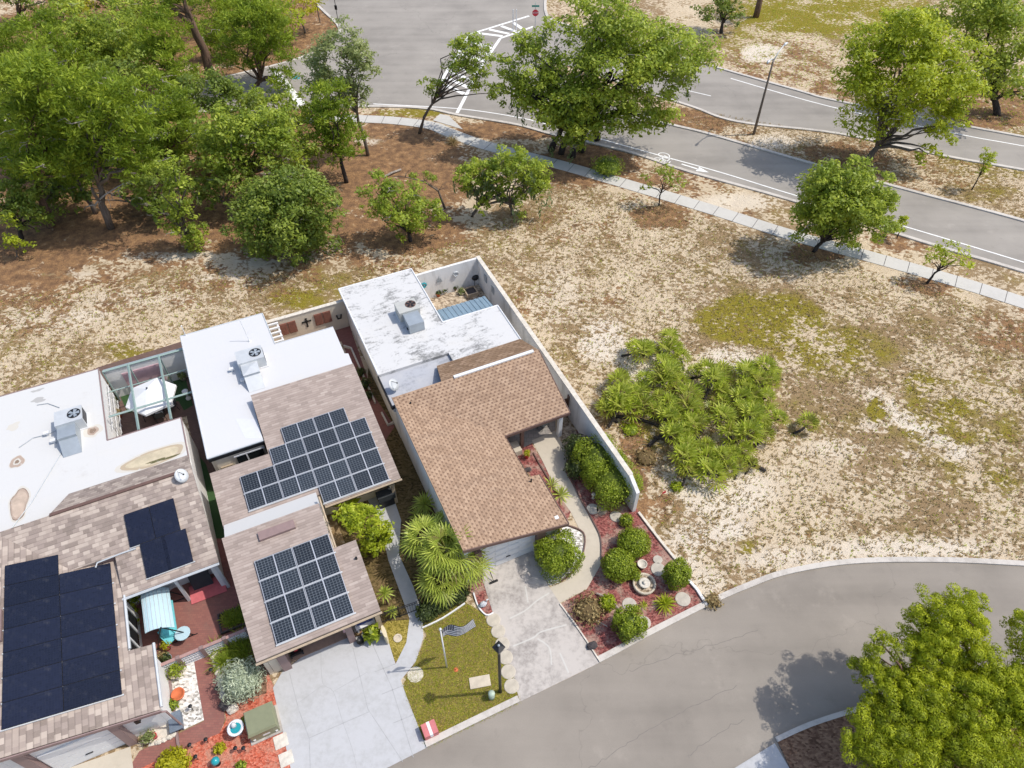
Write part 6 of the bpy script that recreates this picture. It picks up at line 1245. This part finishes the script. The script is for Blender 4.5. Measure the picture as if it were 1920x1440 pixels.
T('oak_tree', 'thin see-through grey green tree above the junction corner', (690, 292), [(640, 85, 59, 49), (610, 130, 56, 44), (670, 130, 44, 49), (660, 180, 51, 32), (600, 165, 44, 34)], 'leaf_grey', 'bark', 30, .9, .27, .14, cr=.28, seed=25, bare=14)
T('pine_tree', 'pine with mingled bare twigs, far left of the wood', (95, 425), [(70, 160, 98, 67), (50, 230, 85, 67), (110, 290, 98, 67), (40, 310, 73, 49), (110, 220, 73, 49)], 'leaf_pine', 'bark_pine', 28, .95, .40, .28, mode='needle', cr=.26, aspect=.26, group=FOREST, seed=26, bare=16)
T('pine_tree', 'pine leaning over the bare dead branch in the wood', (208, 428), [(190, 190, 98, 67), (230, 250, 85, 61), (180, 290, 73, 49), (250, 310, 61, 37), (160, 240, 73, 49), (255, 325, 37, 17, -2)], 'leaf_pine', 'bark', 28, .9, .40, .24, mode='needle', cr=.26, aspect=.26, group=FOREST, seed=27, bare=20)
T('pine_tree', 'pine behind the narrow column of leaves', (330, 330), [(300, 200, 85, 61), (350, 240, 61, 49), (270, 260, 61, 49)], 'leaf_pine', 'bark_pine', 28, .9, .40, .22, mode='needle', cr=.27, aspect=.26, group=FOREST, seed=28, bare=6)
T('oak_tree', 'dark round bush like tree at the left picture edge', (40, 448), [(45, 395, 67, 44), (20, 370, 55, 37), (70, 410, 37, 29)], 'leaf_oak_dark', 'bark_dark', 26, 1.2, .27, .16, cr=.28, seed=29)
T('young_tree', 'small bright sapling below the dark bush at the left picture edge', (32, 482), [(30, 455, 34, 20), (55, 462, 22, 11), (18, 420, 17, 24)], 'leaf_light', 'bark', 26, .7, .23, .07, cr=.32, seed=30)
T('pine_tree', 'dark green pine left of the junction, its crown over the stop bar', (480, 160), [(480, 50, 73, 61), (510, 95, 55, 49), (450, 90, 55, 49), (500, 20, 61, 37), (530, 150, 41, 32, -2)], 'leaf_pine', 'bark_pine', 30, 1.0, .40, .22, mode='needle', cr=.27, aspect=.26, group=FOREST, seed=31)
T('pine_tree', 'tall pine with thick bare slanting trunk in the clearing', (404, 156), [(340, -20, 61, 41), (300, 5, 49, 32)], 'leaf_pine', 'bark_pine', 30, .8, .40, .40, mode='needle', cr=.3, aspect=.26, seed=32)
T('pine_tree', 'pine with dark slim trunk at the clearing edge', (342, 185), [(300, 60, 61, 49), (280, 110, 56, 44), (330, 95, 41, 41)], 'leaf_pine', 'bark_dark', 30, .8, .40, .24, mode='needle', cr=.28, aspect=.26, group=FOREST, seed=33)
T('oak_tree', 'hazy olive oak in the rear of the wood, top left', (210, 150), [(220, 60, 85, 61), (180, 110, 73, 56), (250, 100, 61, 49), (150, 80, 61, 49)], 'leaf_oak', 'bark', 24, .9, .35, .24, cr=.28, group=FOREST, seed=34)
T('pine_tree', 'pale topped pine in the far left corner of the wood', (60, 190), [(60, 75, 85, 56), (20, 110, 61, 49), (110, 100, 61, 49)], 'leaf_pine', 'bark_pine', 26, .8, .40, .24, mode='needle', cr=.28, aspect=.26, group=FOREST, seed=35, bare=6)
T('young_tree', 'yellow leaved tree glowing at the top of the wood', (152, 75), [(150, 25, 27, 37)], 'leaf_yellow', 'bark', 40, .8, .34, .1, cr=.3, seed=36)
T('young_tree', 'yellow green tree at the top edge beside the far corner sign', (572, 62), [(570, 10, 41, 27), (545, 25, 24, 20)], 'leaf_yellow', 'bark', 34, .6, .34, .1, cr=.3, seed=37)
T('oak_tree', 'shady oak along the left road in the middle of the wood', (420, 260), [(400, 170, 73, 44), (360, 195, 54, 37), (440, 200, 61, 39)], 'leaf_oak_dark', 'bark', 28, .8, .31, .2, cr=.28, group=FOREST, seed=38)
T('oak_tree', 'dark understorey tree filling the wood behind the dead branch', (300, 395), [(290, 345, 61, 37), (250, 360, 49, 27), (380, 350, 56, 37), (120, 370, 73, 37)], 'leaf_oak_dark', 'bark', 28, .9, .29, .16, cr=.28, group=FOREST, seed=39)
T('oak_tree', 'top edge oak between the yellow tree and the clearing', (250, 40), [(250, -10, 85, 41), (330, -15, 61, 37), (180, 0, 61, 32)], 'leaf_oak', 'bark', 26, .8, .39, .22, cr=.28, group=FOREST, seed=40)
T('oak_tree', 'top edge dark oak in the far left corner', (30, 45), [(30, -5, 73, 37), (90, 5, 49, 29)], 'leaf_oak_dark', 'bark', 26, .8, .39, .22, cr=.28, group=FOREST, seed=41)
T('pine_tree', 'top edge pine just left of the far corner sign', (455, 45), [(420, -5, 54, 37), (480, -5, 61, 37)], 'leaf_pine', 'bark_pine', 28, .8, .40, .2, mode='needle', cr=.28, aspect=.26, group=FOREST, seed=42)
for i, (b_, l_, m_, md_) in enumerate([((150, 330), [(140, 250, 70, 50), (90, 270, 60, 46)], 'leaf_pine', 'needle'), ((240, 240), [(230, 150, 66, 50), (200, 190, 60, 44)], 'leaf_oak_dark', 'leaf'), ((20, 330), [(25, 200, 66, 60), (10, 260, 50, 40)], 'leaf_oak', 'leaf'), ((430, 330), [(420, 265, 56, 44), (380, 300, 56, 44)], 'leaf_oak', 'leaf'), ((130, 110), [(120, 30, 66, 50)], 'leaf_oak', 'leaf'), ((400, 70), [(395, 10, 50, 40), (430, 30, 40, 34)], 'leaf_pine', 'needle'), ((140, 190), [(130, 130, 70, 46), (90, 150, 50, 40)], 'leaf_pine', 'needle'), ((440, 410), [(430, 350, 50, 40), (400, 370, 36, 26)], 'leaf_oak_dark', 'leaf'), ((260, 90), [(270, 20, 66, 44)], 'leaf_oak', 'leaf'), ((215, 330), [(215, 280, 70, 46), (290, 310, 50, 36)], 'leaf_oak', 'leaf'), ((80, 400), [(90, 345, 50, 36), (140, 360, 46, 30)], 'leaf_oak_dark', 'leaf'), ((600, 230), [(585, 195, 36, 30), (560, 215, 34, 24)], 'leaf_oak', 'leaf'), ((330, 200), [(320, 130, 60, 44), (350, 170, 50, 36)], 'leaf_pine', 'needle'), ((60, 300), [(60, 130, 66, 50), (20, 160, 50, 44)], 'leaf_pine', 'needle'), ((480, 230), [(475, 195, 56, 40), (520, 230, 44, 34)], 'leaf_oak', 'leaf'), ((560, 330), [(545, 265, 46, 40), (580, 300, 36, 34)], 'leaf_oak', 'leaf'), ((330, 420), [(300, 390, 40, 26), (270, 380, 40, 22)], 'leaf_oak_dark', 'leaf'), ((180, 400), [(150, 320, 60, 40), (110, 300, 56, 40)], 'leaf_pine', 'needle'), ((440, 110), [(430, 75, 56, 44), (390, 60, 40, 40)], 'leaf_pine', 'needle'), ((520, 90), [(530, 40, 50, 40)], 'leaf_light', 'leaf'), ((230, 120), [(220, 85, 60, 40)], 'leaf_pine', 'needle'), ((300, 310), [(300, 255, 60, 44), (350, 280, 50, 36)], 'leaf_oak', 'leaf')]):
    T('wood_tree', 'one of the green trees crowded together and merging into the wood on the left', b_, l_, m_, 'bark', 28, .9, .38, .18, mode=md_, cr=.28, bare=5, aspect=.26 if md_ == 'needle' else .5, group='merged trees of the wood', seed=70 + i)
# dead tree with bare branch
X, Y = gp(212, 428); DT = thing('dead_tree', 'pale dead tree with bare forked branch in the brown clearing', 'dead tree', (X, Y, 0), 'xy'); rs = random.Random(3); mb = MB()
limb(mb, (X, Y, -.1), (*gp(172, 352, 4.2), 4.2), .20, .10, rs, 6, .05, 8); part(DT, 'trunk', mb, 'bark', True); mb = MB()
a = (*gp(178, 385, 2.6), 2.6); b = (*gp(246, 340, 4.2), 4.2); c = (*gp(158, 395, 1.6), 1.6)
limb(mb, a, b, .09, .03, rs, 6, .05, 6); limb(mb, a, c, .07, .015, rs, 5, .08, 6)
for k in range(9):
    t = rs.random(); p = Vector(a).lerp(Vector(b), t); limb(mb, p, p + Vector((rs.uniform(-.8, .8), rs.uniform(-.9, .1), rs.uniform(-1.2, .2))), .035, .01, rs, 4, .1, 4)
part(DT, 'bare_branch', mb, 'deadwood', True)
X, Y = gp(835, 392); AT = thing('dead_tree', 'thin arching nearly leafless tree over brown ground behind the small low oak', 'tree', (X, Y, 0), 'xy'); mb = MB()
pts = [(*gp(835, 392), -.1), (*gp(822, 358, 1.6), 1.6), (*gp(795, 340, 2.6), 2.6), (*gp(760, 332, 2.9), 2.9), (*gp(735, 330, 2.7), 2.7)]; mb.tube(pts, [.11, .09, .06, .04, .02], 7)
for k in range(8):
    p = Vector(pts[1 + k % 3]); limb(mb, p, p + Vector((rs.uniform(-1, 1), rs.uniform(-.8, .8), rs.uniform(.2, 1))), .03, .008, rs, 4, .1, 4)
part(AT, 'trunk', mb, 'bark', True)
cl = [(*gp(x, y, z), z, .45, .4) for x, y, z in ((812, 335, 2.6), (800, 328, 2.7), (775, 330, 2.8))]; V, ct = crown(cl, 420, .2, .45); quad_mesh('leaves', V - np.array([X, Y, 0]), ct, 'leaf_oak', AT)

# clumpy pines beside the street, bottom right
def near_pine(label, base, lobes, seed):
    Y = gp(*base)[1]
    return T('cedar_tree', label, base, [(l[0], l[1], l[2], l[3], gp(l[0], l[1], l[4])[1] - Y) for l in lobes], 'leaf_pine_near', 'bark_pine', 62, 1.5, .10, .13, mode='puff', cr=.20, aspect=.36, seed=seed, cat='tree')
near_pine('tallest puffy bright green conifer by the street, upper middle of the clump', (1790, 1312), [(1775, 1150, 72, 46, 6.0), (1735, 1195, 62, 56, 5.2), (1810, 1200, 66, 56, 5.0), (1750, 1250, 74, 56, 4.4), (1820, 1130, 40, 24, 6.0)], 50)
near_pine('puffy conifer leaning over the street, left of the clump', (1672, 1345), [(1655, 1210, 34, 32, 5.2), (1640, 1252, 48, 42, 4.6), (1665, 1295, 56, 42, 4.2), (1700, 1270, 40, 40, 4.2)], 51)
near_pine('low puffy conifer over the brown mulch corner, bottom left of the clump', (1690, 1420), [(1675, 1350, 84, 52, 4.0), (1625, 1400, 56, 50, 3.6), (1700, 1415, 95, 60, 3.6), (1740, 1335, 66, 50, 4.2)], 52)
near_pine('wide puffy conifer filling the bottom right of the clump', (1840, 1400), [(1825, 1290, 85, 62, 4.4), (1790, 1375, 95, 66, 4.0), (1860, 1405, 95, 66, 4.0), (1885, 1305, 70, 70, 4.4)], 53)
near_pine('puffy conifer cut by the right picture edge', (1935, 1300), [(1912, 1170, 26, 44, 5.4), (1928, 1235, 54, 56, 5.0), (1955, 1320, 80, 80, 4.6)], 54)

# clipped bushes and garden plants: place by the photograph point of the bush's middle
def at_mid(x, y, h): return uv(x, y, h * .5)
def B(label, x, y, rp, h, mat='leaf_bush', n=4400, size=.095, name='bush', **kw):
    u, v = at_mid(x, y, h); X, Y = to_xy(u, v); dep = Y * CT + (CAMH - h / 2) * ST; r = rp * dep / F
    return bush(name, label, (u, v), r, h, mat, n, size, **kw)
B('big clipped bush against the boundary wall, rear half of the pair', 1121, 862, 42, 2.0, n=7140, shape='drum', name='clipped_bush')
B('big clipped bush against the boundary wall, front half of the pair', 1150, 905, 46, 1.9, n=7820, shape='drum', name='clipped_bush')
B('loose dark shrub beside the front path behind the clipped pair', 1083, 842, 25, 1.5, 'leaf_bush_dark', 1500, .15, rough=.2, name='shrub')
B('loose dark low shrub between front path and clipped pair', 1080, 878, 19, 1.0, 'leaf_bush_dark', 900, .14, rough=.25, name='shrub')
B('tall clipped drum bush in the white pebbles beside the garage', 1046, 1042, 38, 1.9, n=7820, shape='drum', name='clipped_bush')
B('rounded clipped bush in the red bed, rear one of the touching pair', 1188, 1018, 30, 1.2, n=4760, name='clipped_bush')
B('rounded clipped bush in the red bed, front one of the touching pair', 1160, 1060, 31, 1.3, n=5100, name='clipped_bush')
B('tiny low plant between the touching pair and the fountain', 1190, 1078, 12, .5, n=500, name='shrub', rough=.15)
B('clipped drum bush on the edge of the sandy lot by the fountain', 1269, 1078, 21, 1.6, n=4080, shape='drum', name='clipped_bush')
B('clipped round bush near the street kerb in the red bed', 1180, 1170, 27, 1.5, n=4760, shape='drum', name='clipped_bush')
B('small low shrub beside the pale stepping stone', 1175, 976, 13, .55, n=600, name='shrub', rough=.15)
B('scruffy half dry shrub in the red bed near the driveway', 1105, 1142, 28, .6, 'leaf_dry', 700, .16, name='shrub', rough=.35)
B('yellow green shrub behind the driftwood branch', 1139, 1130, 14, .7, 'leaf_light', 500, .15, name='shrub', rough=.25)
B('silver grey rounded bush beside the red walkway', 452, 1276, 38, 1.5, 'leaf_silver', 2600, .15, name='silver_bush', rough=.16, aspect=.3)
B('yellow green shrub at the bottom picture edge on the orange mulch', 325, 1432, 27, .9, 'leaf_yellow', 1400, .14, name='shrub', rough=.15)
B('tiny yellow plant on the orange mulch above the gazing ball', 411, 1404, 9, .35, 'leaf_yellow', 160, .14, name='shrub', rough=.3)
B('tiny green weed beside the transformer box', 462, 1348, 7, .3, 'leaf_oak', 120, .13, name='shrub', rough=.3)
B('tiny green weed at the bottom edge below the bird bath', 452, 1436, 9, .3, 'leaf_oak', 140, .13, name='shrub', rough=.3)
B('sparse climbing plant along the courtyard window wall', 248, 1165, 9, 1.1, 'leaf_light', 420, .14, name='shrub', rough=.3, lumps=[(-.05, -.9, .2, .8), (0, 0, .22, 1.0), (.05, .7, .2, .8)])
B('small green plant in the bed below the garage wall', 323, 1322, 9, .5, 'leaf_oak', 200, .13, name='shrub', rough=.3)
B('dark hedge at the lawn top below the fan palms', 832, 1124, 20, .9, 'leaf_bush_dark', 2400, .14, name='hedge', rough=.12, lumps=[(-1.05, -.25, .5, .9), (-.45, -.1, .55, .95), (.2, .0, .55, .9), (.8, .0, .5, .85)])
B('dark undergrowth in the narrow side yard', 683, 720, 8, .7, 'leaf_bush_dark', 400, .15, name='shrub', rough=.3, lumps=[(0, 0, .35, .7), (.05, 1.2, .3, .6), (-.05, -1.0, .3, .5)])
B('low olive weed patch outside the boundary wall', 1183, 805, 16, .3, 'leaf_light', 260, .16, name='shrub', rough=.4)
B('yellow olive weed outside the boundary wall, nearer its end', 1212, 858, 20, .3, 'leaf_dry', 300, .16, name='shrub', rough=.4)
B('yellow green tuft on the sand below the palmetto thicket', 1268, 912, 10, .3, 'leaf_light', 160, .16, name='shrub', rough=.4)
B('russet weed clump at the kerb by the red bed corner', 1337, 1126, 14, .35, 'leaf_dry', 260, .15, name='shrub', rough=.35)
B('dark shrub on the median edge below the huge oak', 1140, 312, 26, 1.3, 'leaf_oak', 900, .2, name='shrub', rough=.3)
def grass_clump(label, x, y, n, L, wid, mat, spread=.0, k=1, name='grass_clump', z=.05):
    u, v = uv(x, y); root = thing(name, label, 'plant', (u, v, 0)); P, ct = [], []
    for _ in range(k): spiky(P, ct, (random.uniform(-spread, spread), random.uniform(-spread, spread), z), n, L, wid)
    quad_mesh('leaves', np.array(P), np.array(ct), mat, root); return root
grass_clump('bright spiky plant in the red bed near the street corner', 1246, 1134, 60, .8, .07, 'leaf_light')
grass_clump('small spiky plant in the red bed beside the bright spiky one', 1206, 1137, 20, .4, .05, 'leaf_light')
grass_clump('tall grass clump by the red walkway above the silver bush', 436, 1228, 26, .9, .035, 'leaf_oak', .75, 26)
grass_clump('golden ornamental grass tuft beside the footpath', 851, 268, 60, .9, .05, 'leaf_dry', .3, 2)
grass_clump('strappy plant at the roof corner beside the front path', 1034, 912, 24, .8, .07, 'leaf_palm'); grass_clump('strappy plant at the front path below the tan eave', 1052, 930, 34, .8, .08, 'leaf_palm')
def palm(label, x, y, z, n, L, stalk, mat='leaf_palm', name='fan_palm', elr=(-.6, 1.25), wid=.085, nb=13, tr=.11):
    u, v = uv(x, y, z); root = thing(name, label, 'palm', (u, v, 0)); V, ct = palm_head(0, 0, z, n, L, stalk, elr, nb, wid); quad_mesh('fronds', V, ct, mat, root)
    part(root, 'trunk', MB().tube([(u, v, -.05), (u + .04, v, z * .5), (u, v, z + .05)], [tr * 1.2, tr, tr], 9), 'palm_trunk', True); return root
palm('fan palm nearest the middle house path, leftmost crown of the palm group', 800, 1010, 2.3, 26, .95, .75)
palm('largest fan palm crown in front of the white side wall', 838, 1030, 2.8, 30, 1.05, .85)
palm('fan palm with yellowing fronds against the garage corner', 872, 1050, 1.9, 22, .9, .7)
palm('lowest fan palm crown just above the dark hedge', 828, 1088, 1.6, 22, .9, .7)
palm('small fan palm at the rear of the palm group', 842, 985, 1.8, 22, .8, .6)
def yucca(label, x, y, z, n, L): 
    u, v = uv(x, y, z); root = thing('yucca', label, 'plant', (u, v, 0)); P, ct = [], []; spiky(P, ct, (0, 0, z), n, L, .09, (-.4, 1.4), .25); quad_mesh('leaves', np.array(P), np.array(ct), 'leaf_palm', root); part(root, 'trunk', MB().tube([(u, v, 0), (u, v, z)], .06, 7), 'palm_trunk'); return root
yucca('dark spiky yucca against the white side wall', 796, 945, 1.2, 60, .95); yucca('yucca clump low behind the fan palms', 785, 968, .7, 40, .8)
yucca('thin stemmed little palm in the grass beside the curved walk, upper one', 721, 1112, 1.3, 34, .55); yucca('little palm in the grass beside the curved walk, lower one', 735, 1147, .5, 22, .45)
T('mango_tree', 'lush bright green tree between the two roofs of the middle house', (705, 1030), [(680, 985, 46, 36), (715, 1010, 34, 34), (650, 965, 30, 22), (700, 1045, 26, 24), (725, 995, 18, 16)], 'leaf_light', 'bark_dark', 46, 1.25, .23, .1, cr=.27, aspect=.36, seed=60)
u, v = uv(655, 945, 1.6); root = thing('banana_plant', 'broad leaved plant under the eave behind the lush green tree', 'plant', (u, v, 0)); P, ct = [], []; spiky(P, ct, (0, 0, 1.2), 16, 1.2, .3, (-.1, 1.2), .4); quad_mesh('leaves', np.array(P), np.array(ct), 'leaf_light', root); part(root, 'stem', MB().tube([(u, v, 0), (u, v, 1.25)], .07, 7), 'leaf_bush_dark')
# saw palmetto thicket: a few heads copied over the sand
protos = []
TH_LAB = 'saw palmetto head in the sprawling bright green thicket on the sandy lot'
for i in range(5):
    root = thing('saw_palmetto', TH_LAB, 'palmetto', (0, 0, 0), 'xy', 'saw palmetto heads of the thicket')
    V, ct = palm_head(0, 0, .25 + .1 * i, 12, .62, .42, (.1, 1.4), 9, .095, .2); quad_mesh('fronds', V, ct, 'leaf_palmetto', root)
    part(root, 'stem', MB().tube([(-.9, .2 * (i - 2), .06), (-.35, .1 * (i - 2), .12), (0, 0, .3 + .1 * i)], [.08, .08, .07], 7), 'bark_dark', True); protos.append(root)
rs = random.Random(5); spots = []
for cx, cy, rx, ry, n in ((1330, 745, 85, 50, 19), (1400, 780, 62, 50, 11), (1245, 735, 60, 34, 8), (1300, 810, 60, 40, 7), (1335, 868, 60, 32, 9), (1430, 715, 38, 24, 6), (1195, 770, 40, 14, 4), (1215, 665, 38, 16, 4), (1265, 690, 30, 20, 3), (1150, 762, 28, 12, 3), (1255, 650, 16, 10, 2), (1165, 715, 16, 10, 2), (1280, 775, 40, 24, 4), (1390, 860, 26, 16, 3)):
    k = 0; tries = 0
    while k < n and tries < 400:
        tries += 1; a, q = rs.uniform(0, 6.283), math.sqrt(rs.random()); p = gp(cx + rx * q * math.cos(a), cy + ry * q * math.sin(a), .5)
        if all((p[0] - s[0]) ** 2 + (p[1] - s[1]) ** 2 > .5 for s in spots): spots.append(p); k += 1
for i, p in enumerate(spots):
    o = protos[i] if i < 5 else copy_tree(protos[i % 5]); o.location = (p[0], p[1], rs.uniform(-.05, .25) if i >= 5 else 0); o.rotation_euler = (0, 0, rs.uniform(0, 6.28)); s = rs.uniform(.7, 1.4); o.scale = (s, s, s)
p = gp(1514, 797, .4); o = copy_tree(protos[1]); o.location = (p[0], p[1], 0); o.rotation_euler = (0, 0, .2); o.scale = (1.05,) * 3; o['label'] = 'lone saw palmetto on its own dark stem right of the thicket'; del o['group']
for pts, lb in ((((1140, 782), (1190, 785), (1235, 800)), 'long dark creeping palmetto stem at the left of the thicket'), (((1215, 838), (1240, 818), (1265, 812)), 'curved bare palmetto stem below the left of the thicket'), (((1172, 722), (1195, 732), (1215, 742)), 'short dark palmetto stem under the upper left heads'), (((1385, 850), (1405, 868), (1435, 885)), 'dark palmetto stem at the lower right of the thicket')):
    q = [(*gp(*p), .12) for p in pts]; solo('palmetto_stem', MB().tube(q, [.12, .11, .09], 7), 'bark_dark', lb, 'stem', (q[0][0], q[0][1], 0), 'xy')
# thin dry grass over the lot: too many blades to count
def grass_stuff(name, n, poly_px, mat, L, wid, lean=.6, per=3, clump=.5):
    q = G(poly_px); xs = [p[0] for p in q]; ys = [p[1] for p in q]; nn = len(q)
    P = np.stack([RNG.uniform(min(xs), max(xs), n * 3), RNG.uniform(min(ys), max(ys), n * 3)], 1); ins = np.zeros(len(P), bool)
    for i in range(nn):
        a, b = q[i], q[(i + 1) % nn]; c = ((a[1] > P[:, 1]) != (b[1] > P[:, 1])) & (P[:, 0] < (b[0] - a[0]) * (P[:, 1] - a[1]) / (b[1] - a[1] + 1e-12) + a[0]); ins ^= c
    P = P[ins][:n]; P = np.repeat(P, per, 0) + RNG.normal(0, .06, (len(P) * per, 2)); m = len(P)
    az = RNG.uniform(0, 6.28, m); l = L * RNG.uniform(.5, 1.3, m); d = np.stack([np.cos(az) * lean, np.sin(az) * lean, np.full(m, .55)], 1) * l[:, None]; s = np.stack([-np.sin(az), np.cos(az), np.zeros(m)], 1) * wid * .5
    o = np.concatenate([P, np.full((m, 1), .012)], 1); V = np.stack([o - s, o + s, o + d * .7 + s * .8 + [0, 0, 0], o + d], 1)
    ob = quad_mesh(name, V, np.clip(RNG.normal(.5, .25, m), 0, 1), mat); return tag(ob, None, None, None, 'stuff')
lot = [(0, 560), (0, 750), (185, 680), (345, 630), (500, 585), (640, 540), (893, 476), (1015, 650), (1215, 905), (1230, 985), (1330, 1120), (1480, 1066), (1620, 1046), (1920, 1050), (2050, 1055), (2050, 650), (1800, 560), (1480, 460), (1180, 365), (1050, 340), (900, 440), (600, 520), (350, 500)]
g1 = grass_stuff('dry_grass', 17000, lot, 'leaf_dry', .20, .05)
g2 = grass_stuff('weed_grass', 5000, lot, 'leaf_light', .15, .05, per=2)
g3 = grass_stuff('lawn_grass', 9000, lawn_px, 'leaf_dry', .07, .016, per=3); g4 = grass_stuff('lawn_grass', 9000, lawn_px, 'leaf_light', .07, .016, per=3)
g5 = grass_stuff('median_grass', 5000, [(1240, 226), (1500, 298), (1920, 412), (1920, 325), (1573, 255), (1300, 205), (1120, 160)], 'leaf_dry', .22, .05, per=2); g6 = grass_stuff('verge_grass', 6000, [(1370, 125), (1570, 182), (1810, 230), (1920, 250), (1920, 0), (1380, 0), (1375, 90)], 'leaf_light', .22, .06, per=2)

# ================================================================== LIGHT, SKY, CAMERA
el = R(57); sd = Vector((math.cos(el) * .995, math.cos(el) * .09, math.sin(el)))
L = bpy.data.lights.new('sun', 'SUN'); L.energy = 2.7; L.angle = R(.55); L.color = (1, .95, .87)
so = bpy.data.objects.new('sun', L); COL.objects.link(so); so.rotation_euler = sd.to_track_quat('Z', 'Y').to_euler(); so.location = (30, 10, 60)
w = bpy.data.worlds.new('World'); scene.world = w; w.use_nodes = True
bg = w.node_tree.nodes['Background']; sk = w.node_tree.nodes.new('ShaderNodeTexSky'); sk.sky_type = 'NISHITA'; sk.sun_disc = False; sk.sun_elevation = el; sk.sun_rotation = R(85); sk.dust_density = 2.0; sk.air_density = 1.0
w.node_tree.links.new(sk.outputs[0], bg.inputs[0]); bg.inputs[1].default_value = .15
cam = bpy.data.cameras.new('camera'); cam.sensor_width = 36; cam.lens = F / 1920 * 36; cam.clip_end = 3000; cam.clip_start = .1
co = bpy.data.objects.new('camera', cam); COL.objects.link(co); co.location = (0, 0, CAMH); co.rotation_euler = (R(90) - TH, 0, 0); scene.camera = co
scene.view_settings.view_transform = 'Standard'; scene.view_settings.look = 'None'; scene.view_settings.exposure = 0.4; scene.view_settings.gamma = 1
scene.cycles.max_bounces = 6; scene.cycles.transparent_max_bounces = 8
